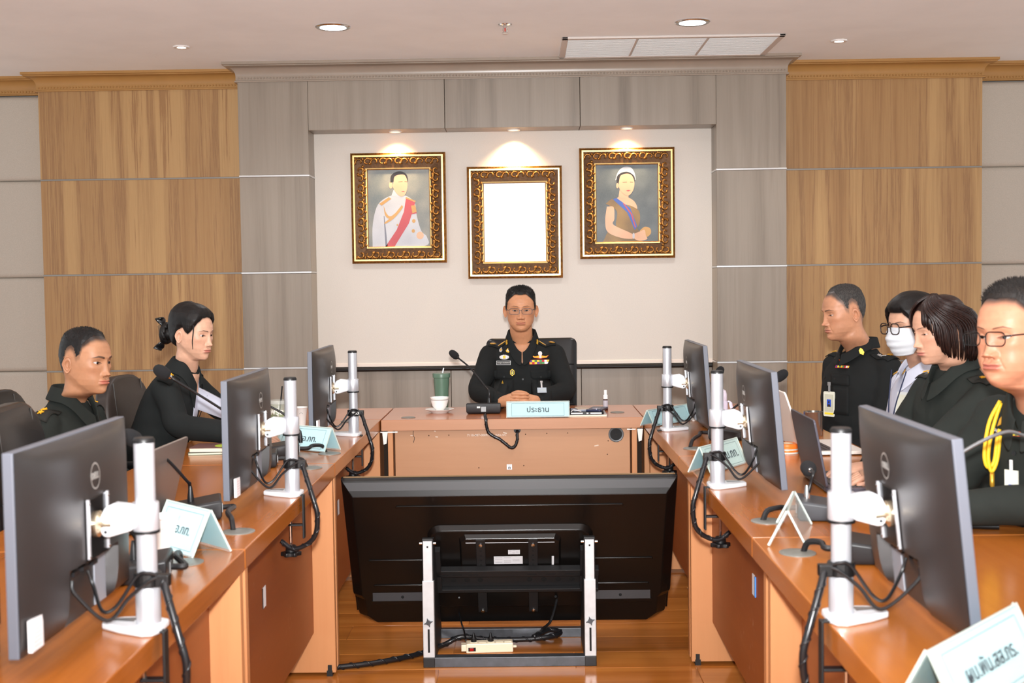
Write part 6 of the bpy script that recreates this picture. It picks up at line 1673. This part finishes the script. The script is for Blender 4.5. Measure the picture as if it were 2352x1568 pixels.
chair((N7.x+.22, 3.10), math.radians(-160), 'dark chair at the right edge behind the man with the yellow cord', M_LEATHER, w=.5, h=1.0, top_r=.12)

# ================================================================== MICROPHONES
M_FOAM = mat('mic_foam', (24, 24, 26), .95, bump=.5, bscale=1500); M_MICB = mat('mic_base_black', (26, 26, 28), .4); M_GOOSE = mat('gooseneck_black', (22, 22, 24), .35)
def mic(base, rz, pts, label, bw=1.0, silver=False, head=True, grey=False, plug=None, groms=None, scale=1.0, foam=.0215, stem_m=None):
    """base on the table, pts: gooseneck points in the world; the last one is the capsule"""
    e = empty('conference_microphone', base, rz, label=label, cat='microphone', group='gooseneck conference microphones')
    pr = [(-.062*bw, -.075), (.062*bw, -.075), (.07*bw, .075), (-.07*bw, .075)]
    MB().loft([[(x*.93, y*.93, .002) for x, y in pr], [(x, y, .012) for x, y in pr], [(x, y, .030 if y < 0 else .05) for x, y in pr], [(x*.94, y*.95, .034 if y < 0 else .054) for x, y in pr]]).build('base', M_MICB if not grey else mat('mic_base_grey', (60, 62, 66), .45), e, bevel=.004, seg=2, smooth=True)
    MB().box((-.05, -.05, .0), (.05, .03, .002), TR(0, 0, .0385) @ RX(.13)).build('control_panel', M_BLACK, e)
    MB().lathe([(.008, 0), (.008, .003), (.0005, .004)], 14, TR(.02, -.03, .0395) @ RX(.13), cap=False).build('talk_button', mat('button_grey', (150, 150, 150), .4), e, smooth=True)
    MB().box((-.012, .0755, .012), (.012, .078, .036)).build('cable_socket', mat('socket_grey', (120, 120, 120), .4, .5), e)
    inv = (TR(*base) @ RZ(rz)).inverted(); P = [inv @ Vector(p) for p in pts]
    MB().lathe([(.009, .04), (.009, .056), (.006, .075), (.0045, .085)], 14, TR(P[0].x, P[0].y, 0)).build('neck_socket', M_CHROME if silver else M_GOOSE, e, smooth=True)
    sp = spline(P, 8); k = len(sp)
    MB().tube(sp, [.0052 if i < k*.45 else .0042 for i in range(k)], 10).build('gooseneck', stem_m or M_GOOSE, e, smooth='all')
    if head:
        d = (sp[-1]-sp[-2]).normalized(); R = d.to_track_quat('Z', 'Y').to_matrix().to_4x4()
        M = Matrix.Translation(sp[-1]) @ R
        MB().lathe([(.006, -.014), (.0075, -.01), (.0075, .0)], 14, M).build('collar_ring', M_CHROME if silver else M_GOOSE, e, smooth=True)
        f_ = foam
        MB().lathe([(.008, -.006), (f_*.75, -.003), (f_*.97, .008), (f_, .02), (f_*.95, .034), (f_*.72, .046), (f_*.35, .052), (.0005, .053)], 20, M).build('foam_windscreen', M_FOAM, e, smooth='all')
    if groms is not None:
        s0 = inv @ (Vector(base)+RZ(rz) @ Vector((0, .078, .024))); a = inv @ Vector(groms)
        cable('mic_cable', [s0, s0+Vector((0, .03, .0)), (s0*.5+a*.5)+Vector((0, 0, .018)), a+(s0-a)*.14+Vector((0, 0, .022)), a+Vector((0, 0, .0))], .0072, M_CAB, e)
    return e
T = .75
# chairman's microphone, seen from its back
b = atz(1111, 950, T); b.y += .06
cp = aty(1124, 938, b.y+.03)
c_ = mic((b.x, b.y, T), math.pi, [(cp.x, b.y+.02, T+.05), (cp.x+.0, b.y+.02, T+.10), aty(1113, 885, b.y+.06), aty(1080, 845, b.y+.12), aty(1049, 819, b.y+.18)], 'black gooseneck microphone on the head desk beside the white cup', bw=1.2, foam=.019)
wrap_cable('desk_mic_cable', [(b.x+.015, 5.665, T+.018), (b.x+.017, 5.635, T+.005), (b.x+.03, 5.632, T-.06), aty(1150, 1010, 5.63), aty(1175, 1028, 5.63), aty(1187, 1015, 5.64), aty(1188, 988, 5.668)], .0085, None, 'thick black cable looping from the microphone into the front panel', 'cable')
MB().box((b.x-.032, b.y-.081, T+.03), (b.x-.016, b.y-.0795, T+.038)).build('base_label', M_TAPE, None); o = bpy.data.objects['base_label']; o.parent = c_; o.matrix_parent_inverse = c_.matrix_basis.inverted()
# left row
b = atz(445, 1188, T); mic((b.x, b.y, T), math.radians(-75), [(b.x-.01, b.y+.01, T+.05), (b.x-.012, b.y+.01, T+.09), aty(430, 1105, b.y-.02), aty(380, 1052, b.y-.08), aty(316, 1013, b.y-.16)], 'gooseneck microphone beside the silver laptop with its head by the near pole', groms=atz(536, 1219, T))
b = atz(600, 1075, T); mic((b.x-.03, b.y+.05, T), math.radians(-80), [(b.x-.03, b.y+.05, T+.05), (b.x-.03, b.y+.05, T+.10), aty(560, 985, b.y+.0), aty(520, 947, b.y-.05), aty(385, 862, b.y-.14)], 'gooseneck microphone whose foam head hangs before the dark blazer', silver=True, groms=atz(704, 1073, T))
b = atz(655, 1044, T); mic((b.x-.02, b.y-.02, T), math.radians(-80), [aty(690, 1012, b.y+.04), aty(688, 990, b.y+.04), aty(655, 953, b.y+.04), aty(622, 934, b.y+.04), aty(590, 916, b.y+.04)], 'gooseneck microphone by the folded blue card, head hidden by the middle monitor', groms=atz(748, 1038, T))
b = atz(330, 1330, T); mic((b.x-.02, b.y-.0, T), math.radians(-80), [(b.x-.02, b.y, T+.05), (b.x-.02, b.y, T+.10), (b.x-.12, b.y-.02, T+.18), (b.x-.2, b.y-.05, T+.2)], 'gooseneck microphone mostly hidden behind the near left monitor and pole', groms=atz(415, 1290, T))
# right row
b = atz(1672, 1012, T); mic((b.x+.01, b.y+.06, T), math.radians(80), [aty(1660, 990, b.y+.06), aty(1658, 965, b.y+.06), aty(1690, 933, b.y+.03), aty(1740, 900, b.y+.0), aty(1783, 870, b.y-.02)], 'gooseneck microphone rising behind the middle right monitor', groms=atz(1585, 1028, T), foam=.02)
b = atz(1600, 975, T); mic((b.x+.1, b.y+.0, T), math.radians(80), [aty(1606, 930, b.y), aty(1604, 905, b.y), aty(1620, 887, b.y), aty(1640, 876, b.y), aty(1646, 866, b.y)], 'gooseneck microphone behind the far right monitor, its tip over the pole', foam=.019)
b = atz(1888, 1195, T); mic((b.x+.02, b.y+.04, T), math.radians(80), [aty(1853, 1165, b.y+.05), aty(1853, 1145, b.y+.05), aty(1862, 1110, b.y+.05), aty(1868, 1086, b.y+.05), aty(1860, 1078, b.y+.1)], 'gooseneck microphone bent over behind the empty clear tent holder', grey=True, silver=True, groms=atz(1752, 1196, T), foam=.021)
b = atz(1995, 1290, T); mic((b.x+.02, b.y+.02, T), math.radians(80), [aty(2030, 1262, b.y), aty(2040, 1240, b.y), aty(2100, 1140, b.y), aty(2190, 1052, b.y), aty(2300, 994, b.y), aty(2352, 1000, b.y+.05), aty(2385, 1008, b.y+.08)], 'gooseneck microphone with a pale stem crossing before the yellow cord', groms=atz(1845, 1268, T), stem_m=mat('gooseneck_grey', (120, 122, 124), .3, .5))

# ================================================================== NAME CARDS
M_CARD = mat('cyan_card', (176, 228, 238), .6); M_CARD2 = mat('cyan_card_back', (150, 214, 228), .6); M_CARDG = mat('green_grey_card', (176, 206, 200), .6)
M_ACR = mat('clear_acrylic', (226, 240, 238), .05, alpha=.22, spec=.6); M_ACRE = mat('acrylic_edge', (206, 222, 214), .15, alpha=.75)
def tent(A, B, h, spread, label, text=None, card=M_CARD, size=.035, empty_=False, thick=.0025, text2=None, mirror=False):
    """tent holder: A,B ends of the foot line of the face seen by the camera; leans back to the ridge"""
    A, B = Vector(A), Vector(B); u = (B-A); L = u.length; u.normalize(); n = Vector((u.y, -u.x, 0))   # towards the viewer
    e = empty('name_card' if not empty_ else 'tent_card_holder', A, math.atan2(u.y, u.x), label=label, cat='name card' if not empty_ else 'card holder')
    # local: x along, y depth away from viewer, z up
    a = math.atan2(spread/2, h); S = math.hypot(h, spread/2)
    F_ = frame_mat((0, 0, .002), (1, 0, 0), (0, math.sin(a), math.cos(a)), (0, -math.cos(a), math.sin(a)))
    G_ = frame_mat((0, spread, .002), (1, 0, 0), (0, -math.sin(a), math.cos(a)), (0, math.cos(a), math.sin(a)))
    MB().box((0, 0, 0), (L, S, thick), F_).build('front_sheet', M_ACR, e)
    MB().box((0, 0, -thick), (L, S, 0), G_).build('rear_sheet', M_ACR, e)
    ed = MB()
    for M_ in (F_, G_):
        for x in (0, L-.0015): ed.box((x, 0, -.0008), (x+.0015, S, thick+.0008), M_)
    ed.box((0, S-.002, -.001), (L, S+.001, thick+.001), F_)
    ed.build('sheet_edges', M_ACRE, e)
    if not empty_:
        c = MB().box((.004, .004, -.0008), (L-.004, S-.004, -.0002), F_).build('card_front', card, e)
        MB().box((.004, .004, .0002), (L-.004, S-.004, .0008), G_).build('card_rear', M_CARD2, e)
        bd = MB(); x0, x1, y0, y1 = L*.085, L*.915, S*.10, S*.88; t = .0009
        for lo, hi in (((x0, y0), (x1, y0+t)), ((x0, y1-t), (x1, y1)), ((x0, y0), (x0+t, y1)), ((x1-t, y0), (x1, y1))): bd.box((lo[0], lo[1], thick+.0001), (hi[0], hi[1], thick+.0003), F_)
        bd.build('printed_border', P_INK, c)
        if text: lettering(text, size, F_ @ TR(L/2, S*.48, thick+.0003), P_INK, c, name='printed_words', bold=size*.006)
        if text2: lettering(text2, size*.35, F_ @ TR(L*.12, S*.06, thick+.0003), P_INK, c, name='small_words')
    return e
def flat(px, py, z=T): return atz(px, py, z)
# chairman's upright card
A, B = flat(1163, 953), flat(1309, 951); A.y = B.y = 5.672
A = aty(1163, 950, 5.672); B = aty(1308.5, 949, 5.672); A.z = B.z = T
tent(A, B, .074, .03, 'pale blue name card of the chairman on the head desk', 'ประธาน', size=.036, thick=.002)
tent(flat(632, 1029), flat(746, 1040), .088, .085, 'blue tent name card by the far left monitor and grommet', 'ร. ทสอ.กท.', size=.034)
tent(flat(345, 1254), flat(443, 1284), .105, .10, 'pale blue tent name card beside the near left pole and paper cup', 'ทสอ.กท.', size=.032)
tent(flat(1502, 981), flat(1592, 965), .07, .07, 'blue name card behind the far right pole and monitor', 'รอง.ทสอ.', size=.034, text2='ฝ่าย')
tent(flat(1632, 1090), flat(1716, 1064), .085, .08, 'grey green tent card between the middle right pole and monitor', 'คณ.วรบ.กท.', card=M_CARDG, size=.042)
tent(flat(1780, 1256), flat(1836, 1240), .10, .085, 'empty clear acrylic tent holder on the seam of the right row', empty_=True) if False else None
# the empty holder is seen end on
wv = Vector((.963, -.27, 0)); dv = Vector((.27, .963, 0)); pc = Vector((.612, 2.85, T))+wv*.043
tent(pc, pc+dv*.28, .083, .086, 'empty clear acrylic tent holder on the seam of the right row', empty_=True, thick=.003)
q0 = Vector((.602, 1.68, T)); q1 = Vector((.827, 1.93, T))
tent(q0, q1, .098, .10, 'big pale blue tent card cut by the right bottom corner', 'ผบ.พัน.สส.กร.', size=.034, thick=.003)

# ================================================================== LAPTOPS
M_LSIL = mat('laptop_silver', (176, 166, 160), .32, .7); M_LDARK = mat('laptop_slate', (78, 76, 86), .42, .3); M_KEYS = mat('laptop_keys', (30, 30, 32), .5); M_LWHITE = mat('laptop_white', (226, 220, 212), .4)
def laptop(loc, rz, label, m, w=.33, d=.225, open_deg=108, scr=True):
    """hinge along local x at the origin, keyboard towards +y (the user), lid back seen from -y"""
    e = empty('laptop', loc, rz, label=label, cat='laptop')
    bs = MB().prism(rrect(w, d, .012, 4), .004, .016, TR(0, d/2, 0)).build('keyboard_deck', m, e, bevel=.002)
    MB().box((-w*.43, d*.12, .016), (w*.43, d*.55, .0165)).build('key_bed', M_KEYS, bs)
    km = MB().box((-.0075, -.007, 0), (.0075, .007, .0016)).mesh('key'); km.materials.append(mat('key_grey', (64, 60, 60), .5))
    for r_ in range(5):
        for c in range(15): obj('key', km, bs, loc=(-w*.405+c*w*.81/14, d*.165+r_*d*.085, .0165))
    MB().box((-.05, d*.6, .016), (.05, d*.92, .0163)).build('trackpad', m, bs)
    a = math.radians(open_deg-90); LMx = TR(0, .004, .016) @ RX(a) 
    lid = MB().prism([(x, y+d/2) for x, y in rrect(w, d, .012, 4)], -.0035, .0035, LMx @ frame_mat((0, 0, 0), (1, 0, 0), (0, 0, 1), (0, -1, 0))).build('lid', m, e, bevel=.0015)
    MB().box((-w/2+.008, .0036, .012), (w/2-.008, .0042, d-.01), LMx).build('screen', M_SCREEN, lid)
    MB().tube([(-w*.4, .004, .014), (w*.4, .004, .014)], .006, 10).build('hinge', M_BLACK, e, smooth=True)
    for x in (-1, 1): MB().box((x*w*.42-.01, .02, 0), (x*w*.42+.01, .03, .005)).build('rubber_foot', M_BLACK, e)
    return e
# left: lid back leans towards the aisle; user sits at -x
a = atz(303, 1172, T); c = atz(388, 1168, T)
laptop((-.998, 3.23, T), math.radians(90-2), 'silver laptop seen from behind beside the young man', M_LSIL, open_deg=104, w=.32, d=.205)
laptop((.882, 3.725, T), math.radians(-91), 'dark slate laptop of the woman with the bob', M_LDARK, open_deg=101, w=.335, d=.205)
laptop((.985, 4.49, T), math.radians(-88), 'white laptop seen edge on beside the dark slate laptop', M_LWHITE, open_deg=109, w=.33, d=.225)
laptop((.86, 5.30, T), math.radians(-105), 'grey laptop behind the lilac bottle at the far right', mat('laptop_grey', (120, 118, 114), .35, .5), open_deg=112)

# ================================================================== CUPS, BOTTLES, SMALL THINGS
def lathe_obj(name, prof, m, parent, n=28, M=None, smooth=True, cap=False): return MB().lathe(prof, n, M, cap=cap).build(name, m, parent, smooth=smooth, angle=.7)
# coffee cup on a saucer
M_PORC = mat('white_porcelain', (240, 238, 234), .15, coat=.3)
p = atz(1011, 947, T); p.x -= .002
sa = empty('saucer', (p.x, p.y, T), label='white porcelain saucer under the coffee cup', cat='saucer')
lathe_obj('dish', [(.0005, .004), (.036, .004), (.04, .0), (.044, .004), (.066, .014), (.071, .018), (.069, .0185), (.04, .0075), (.0005, .0065)], M_PORC, sa, 40)
cu = empty('coffee_cup', (p.x, p.y, T+.008), label='white porcelain coffee cup with a silver line on the head desk', cat='cup')
lathe_obj('bowl', [(.0005, .0), (.022, .0), (.0215, .006), (.027, .012), (.036, .026), (.042, .045), (.0455, .062), (.047, .068), (.0445, .068), (.04, .046), (.03, .02), (.0005, .012)], M_PORC, cu, 40)
lathe_obj('silver_line', [(.0445, .0555), (.0453, .058), (.0447, .0583)], mat('silver_line', (170, 170, 168), .3, .6), cu, 40)
MB().tube(spline([(0, .042, .056), (0, .062, .05), (0, .064, .034), (0, .036, .022)], 6), .0035, 8).build('handle', M_PORC, cu, smooth='all')
# green tumbler
p = atz(1017, 940, T); ty = 6.07; p = aty(1015, 938, ty)
tb = empty('tumbler', (p.x, ty, T), label='dark green tumbler with a straw behind the coffee cup', cat='tumbler')
M_GRN = mat('green_tumbler', (86, 112, 94), .35)
V = []; n = 48; prof = [(.03, 0), (.0325, .004), (.034, .05), (.036, .1), (.0375, .125), (.039, .165)]
rings = []
for r_, z in prof:
    fl = 1 if .0 < z < .11 else 0
    rings.append([((r_*(1-.035*fl*abs(math.cos(4*2*math.pi*j/n))))*math.cos(2*math.pi*j/n), (r_*(1-.035*fl*abs(math.cos(4*2*math.pi*j/n))))*math.sin(2*math.pi*j/n), z) for j in range(n)])
MB().loft(rings).build('body', M_GRN, tb, smooth=True)
lathe_obj('lid', [(.0395, .163), (.0435, .165), (.0445, .183), (.043, .186), (.0005, .187)], M_GRN, tb)
MB().tube([(0, 0, .1), (.006, 0, .187), (.012, -.0, .212)], .0035, 8).build('straw', mat('clear_straw', (222, 226, 230), .2), tb, smooth=True)
# spray bottle
p = atz(1391, 942, T)
sb = empty('spray_bottle', (p.x, p.y, T), label='small amber spray bottle with a white pump on the head desk', cat='bottle')
lathe_obj('bottle', [(.0115, 0), (.0125, .003), (.0125, .05), (.009, .055), (.009, .058)], mat('amber_glass', (58, 20, 14), .1), sb, cap=True)
lathe_obj('label_sleeve', [(.0127, .012), (.0127, .05)], mat('pale_label', (176, 172, 180), .5), sb, 20)
lathe_obj('pump', [(.0115, .056), (.0115, .074), (.0075, .078), (.0075, .098), (.006, .1), (.0005, .1)], M_WHITE, sb)
# stack: papers, tablet, phone, key card
p0 = atz(1350, 942, T)
pa = empty('notepad', (p0.x-.015, 5.80, T), label='cream notepad lying under the tablet on the head desk', cat='notepad')
MB().box((-.09, -.1, 0), (.09, .1, .007)).build('pages', mat('cream_paper', (232, 226, 206), .7), pa, bevel=.001)
MB().box((-.091, -.101, .007), (.091, .101, .0078)).build('cover', mat('clear_film', (214, 208, 200), .3), pa)
ta = empty('tablet', (p0.x-.02, 5.80, T+.0079), label='tablet in a black case on top of the notepad', cat='tablet')
MB().prism(rrect(.165, .18, .012, 4), 0, .013).build('case', M_BLACK, ta, bevel=.002)
for x, w in ((-.045, .055), (.005, .009), (.045, .052)): MB().box((x-w/2, -.0912, .004), (x+w/2, -.0895, .0095)).build('case_cutout', mat('cutout_white', (226, 226, 226), .5), ta)
MB().box((-.075, -.082, .013), (.075, .082, .0133)).build('screen', M_SCREEN, ta)
ph = empty('smartphone', (p0.x+.035, 5.79, T+.0214), -.3, label='navy smartphone with a round camera on the tablet', cat='phone')
MB().prism(rrect(.075, .15, .01, 4), 0, .009).build('case', mat('navy_case', (34, 42, 72), .35), ph, bevel=.002)
MB().lathe([(.022, .009), (.022, .0115), (.019, .012), (.0005, .0115)], 24, TR(.004, -.03, 0), cap=False).build('camera_ring', mat('camera_grey', (150, 152, 170), .2, .6), ph, smooth=True)
kc = empty('card_wallet', (p0.x-.035, 5.78, T+.0214), .2, label='beige and grey card wallet resting on the tablet', cat='wallet')
MB().box((-.05, -.035, 0), (.03, .035, .007)).build('wallet_body', mat('grey_wallet', (150, 156, 170), .5), kc, bevel=.0015)
MB().box((-.03, -.03, .007), (.025, .034, .012), RX(.05)).build('wallet_flap', mat('beige_leather', (178, 160, 142), .5), kc, bevel=.001)
ea = cable('earphone_cord', [(p0.x-.10, 5.73, T+.004), (p0.x-.085, 5.705, T+.03), (p0.x-.06, 5.70, T+.028), (p0.x-.045, 5.712, T+.024)], .002, M_WHITE, None); tag(ea, 'white earphone cord draped over the edge of the tablet', 'cord')

# left row: iced drink, paper cups, books
p = aty(642, 975, 4.92); p = Vector((p.x, 4.92, T)); q = aty(640, 965, 5.05)
q = aty(641, 960, 5.62)
ic = empty('iced_drink', (q.x, 5.62, T), label='iced green tea in a clear cup with a black straw', cat='drink')
lathe_obj('cup_wall', [(.036, .0), (.04, .004), (.0455, .08), (.047, .088), (.048, .09)], mat('clear_cup', (206, 216, 200), .08, alpha=.35), ic, 32)
lathe_obj('green_tea', [(.0005, .003), (.0355, .003), (.041, .04), (.0415, .05), (.0005, .05)], mat('green_tea', (128, 152, 74), .3, noise=.25, nscale=60), ic, 28)
lathe_obj('dome_lid', [(.049, .088), (.049, .094), (.046, .098), (.044, .104), (.0005, .106)], mat('clear_lid', (222, 226, 220), .1, alpha=.45), ic, 32)
MB().tube([(.0, 0, .03), (.01, 0, .1), (.018, 0, .168)], .0035, 8).build('straw', M_BLACK, ic, smooth=True)
lettering('ฟรุ๊ต', .035, frame_mat((.0, -.0435, .052), (1, 0, 0), (0, 0, 1), (0, -1, 0)), mat('print_white', (236, 238, 230), .5), ic, name='cup_print', bold=.001)
def paper_cup(loc, label, s=1.0):
    e = empty('paper_cup', loc, label=label, cat='cup')
    lathe_obj('cup', [(.0005, .002), (.026*s, .002), (.0265*s, .0), (.036*s, .08*s), (.0375*s, .0815*s), (.0375*s, .084*s), (.0355*s, .083*s), (.026*s, .004), (.0005, .003)], mat('white_paper', (232, 230, 226), .55), e, 32)
    MB().tube([(.036*s*math.sin(a), -.036*s*math.cos(a), .079*s) for a in np.linspace(-1.2, 1.2, 9)], .0006, 5).build('rim_line', mat('rust_line', (176, 110, 96), .5), e)
    for k in range(3):
        a0 = .15+.05*k; MB().tube([((.0335-.0028*k)*s*math.sin(a0+t), -(.0335-.0028*k)*s*math.cos(a0+t), (.055-.012*k+.006*math.sin(t*6))*s) for t in np.linspace(0, .5, 6)], .0008, 4).build('wave_mark', mat('mark_grey', (130, 130, 130), .5), e)
    return e
q = aty(688, 972, 5.48); paper_cup((q.x, 5.48, T), 'white paper cup beside the iced green tea')
q = atz(378, 1262, T); paper_cup((q.x, q.y+.0, T), 'white paper cup between the near left pole and the pale blue card')
q = atz(505, 1042, T)
for k, (nm, lb, c1, h) in enumerate((('notebook', 'thin green notebook under the brown covered book', (70, 104, 84), .009), ('book', 'book with a brown and lime cover before the woman with the bun', (110, 76, 70), .016))):
    e = empty(nm, (q.x-.02+.01*k, q.y+.05, T+.0095*k), .12-.1*k, label=lb, cat='book')
    MB().box((-.1, -.07, .0015), (.1, .07, h-.0015)).build('pages', mat('book_pages', (226, 218, 196), .7), e)
    MB().box((-.102, -.072, 0), (.102, .072, .0015)).build('back_cover', mat('book_%d' % k, c1, .45), e)
    cv = MB().box((-.102, -.072, h-.0015), (.102, .072, h)).build('front_cover', mat('book_%d' % k, c1, .45), e)
    if k == 1:
        MB().prism(ell(.02, .0, .04, .05), h, h+.0003).build('lime_picture', mat('lime_print', (170, 190, 60), .5), cv)
        MB().prism([(.06, -.07), (.1, -.07), (.1, .07), (.07, .07)], h, h+.0002).build('cream_picture', canvas('cream_print', (200, 180, 140), (150, 90, 70)), cv)
# decorated box and green packet at the far left
q = aty(5, 1300, 1.98)
bx_ = empty('lacquer_box', (-.985, 2.02, T), .05, label='black lacquer tissue box with gold flowers at the left edge', cat='box')
MB().box((-.07, -.06, 0), (.07, .06, .12)).build('box_body', mat('lacquer_brown', (52, 26, 20), .2, coat=.4), bx_, bevel=.004)
MB().box((-.072, -.062, .05), (.072, .062, .118)).build('lacquer_panel', mat('lacquer_black', (26, 24, 24), .15, coat=.5), bx_, bevel=.003)
for k, (x, z) in enumerate(((-.02, .09), (.04, .085), (.058, .072), (.0, .065))):
    MB().prism(star(.014, 5, .5), 0, .0012, frame_mat((x, -.0622, z), (1, 0, 0), (0, 0, 1), (0, -1, 0))).build('gold_flower', mat('gold_leaf', (216, 176, 110), .3, .6), bx_)
tp = empty('tissue_pack', (-.98, 2.03, T+.121), .1, label='white tissue pack with green edge on the lacquer box', cat='tissue')
MB().box((-.065, -.05, 0), (.065, .05, .045)).build('pack', canvas('tissue_print', (206, 202, 190), (232, 230, 224)), tp, bevel=.01)
MB().box((.02, -.0515, .002), (.028, .0515, .062), RY(-.12)).build('green_strip', mat('green_film', (60, 170, 130), .3), tp)

# right row: lilac bottle, white mug, steel mug, tapes
q = aty(1651, 960, 5.02)
lb_ = empty('lilac_bottle', (q.x, 5.02, T), label='tall lilac bottle with ear shaped cap behind the middle right pole', cat='bottle')
M_LIL = mat('lilac_plastic', (216, 204, 222), .4)
lathe_obj('body', [(.0005, 0), (.036, 0), (.037, .01), (.037, .125), (.033, .135)], M_LIL, lb_, 28)
lathe_obj('cap', [(.033, .135), (.034, .14), (.034, .16), (.03, .175), (.018, .183), (.0005, .185)], mat('lilac_cap', (228, 216, 230), .4), lb_, 28)
MB().tube(spline([(.036, -.005, .132), (.046, -.008, .128), (.05, -.01, .11), (.058, -.012, .096)], 5), [(.004, .003)]*6+[(.009, .004)]*8+[(.005, .003)]*2, 8).build('ear_tab', M_LIL, lb_, smooth='all')
for z, c in ((.07, (220, 40, 60)), (.055, (50, 150, 110)), (.04, (230, 60, 130))): MB().box((.012, -.0385, z), (.026, -.034, z+.013)).build('colour_patch', mat('patch_%d' % c[0], c, .5), lb_)
q = aty(1600, 935, 5.5)
wm = empty('white_mug', (q.x, 5.5, T), label='white mug half hidden behind the far right monitor', cat='mug')
lathe_obj('mug_wall', [(.0005, 0), (.034, 0), (.036, .004), (.038, .085), (.035, .085), (.033, .006), (.0005, .006)], M_PORC, wm, 28)
MB().tube(spline([(.037, 0, .075), (.058, 0, .07), (.06, 0, .045), (.037, 0, .022)], 6), .0045, 8).build('handle', M_PORC, wm, smooth='all')
q = aty(1868, 985, 4.9)
sm_ = empty('steel_mug', (q.x, 4.90, T), label='brushed steel mug before the man with the id badge', cat='mug')
lathe_obj('mug_wall', [(.0005, 0), (.036, 0), (.038, .004), (.038, .095), (.0395, .097), (.037, .098), (.035, .006), (.0005, .006)], mat('brushed_steel', (170, 160, 150), .25, .9), sm_, 28)
tq = atz(1812, 1042, T)
for k, (c, z) in enumerate((((206, 206, 198), 0), ((232, 120, 40), .018))):
    t_ = empty('tape_roll', (tq.x, tq.y+.03, T+z), label=('grey tape roll under the orange one on the right row', 'orange tape roll stacked on the grey one on the right row')[k], cat='tape')
    MB().lathe([(.022, 0), (.042, 0), (.042, .0175), (.022, .0175), (.022, 0)], 32, cap=False).build('tape_ring', mat('tape_%d' % k, c, .4), t_, smooth=True, angle=.5)
    MB().lathe([(.0205, .0), (.022, .0), (.022, .0175), (.0205, .0175), (.0205, 0)], 32, cap=False).build('card_core', mat('card_core', (190, 170, 140), .7), t_, smooth=True, angle=.5)
    MB().lathe([(.0422, .006), (.0425, .007), (.0425, .012), (.0422, .013)], 32, cap=False).build('edge_stripe', mat('tape_stripe', (232, 120, 40) if k == 0 else (200, 200, 190), .4), t_, smooth=True)
q = atz(1835, 1000, T)
tc = empty('tissue_box', (1.085, 5.02, T), .1, label='low tissue box with a blue stripe behind the white laptop', cat='box')
MB().box((-.05, -.05, 0), (.05, .05, .06)).build('carton', mat('carton_white', (216, 212, 206), .6), tc, bevel=.002)
MB().box((-.051, -.051, .05), (.051, .051, .062)).build('blue_stripe', mat('carton_blue', (40, 84, 190), .5), tc, bevel=.001)
q = atz(2030, 1205, T)
wc = paper_cup((q.x+.05, q.y-.02, T), 'white paper cup behind the arm of the near right pole', 1.0)
q = atz(2205, 1218, T); pp = empty('marker_pen', (q.x+.03, q.y+.02, T+.008), -.2, label='black marker pen beside the forearm at the right edge', cat='pen')
MB().tube([(-.06, 0, 0), (.03, 0, 0)], .008, 12).build('barrel', M_BLACK, pp, smooth=True); MB().tube([(.03, 0, 0), (.07, 0, 0)], .0085, 12).build('pen_cap', M_BLACK, pp, smooth=True)
q = atz(2005, 1095, T); pt = empty('white_phone', (1.13, 3.72, T), .5, label='white phone lying beside the hands at the dark laptop', cat='phone')
MB().prism(rrect(.075, .155, .01, 4), 0, .009).build('phone_body', mat('phone_white', (226, 226, 224), .3), pt, bevel=.002); MB().prism(rrect(.068, .146, .008, 4), .009, .0093).build('screen', M_SCREEN, pt)
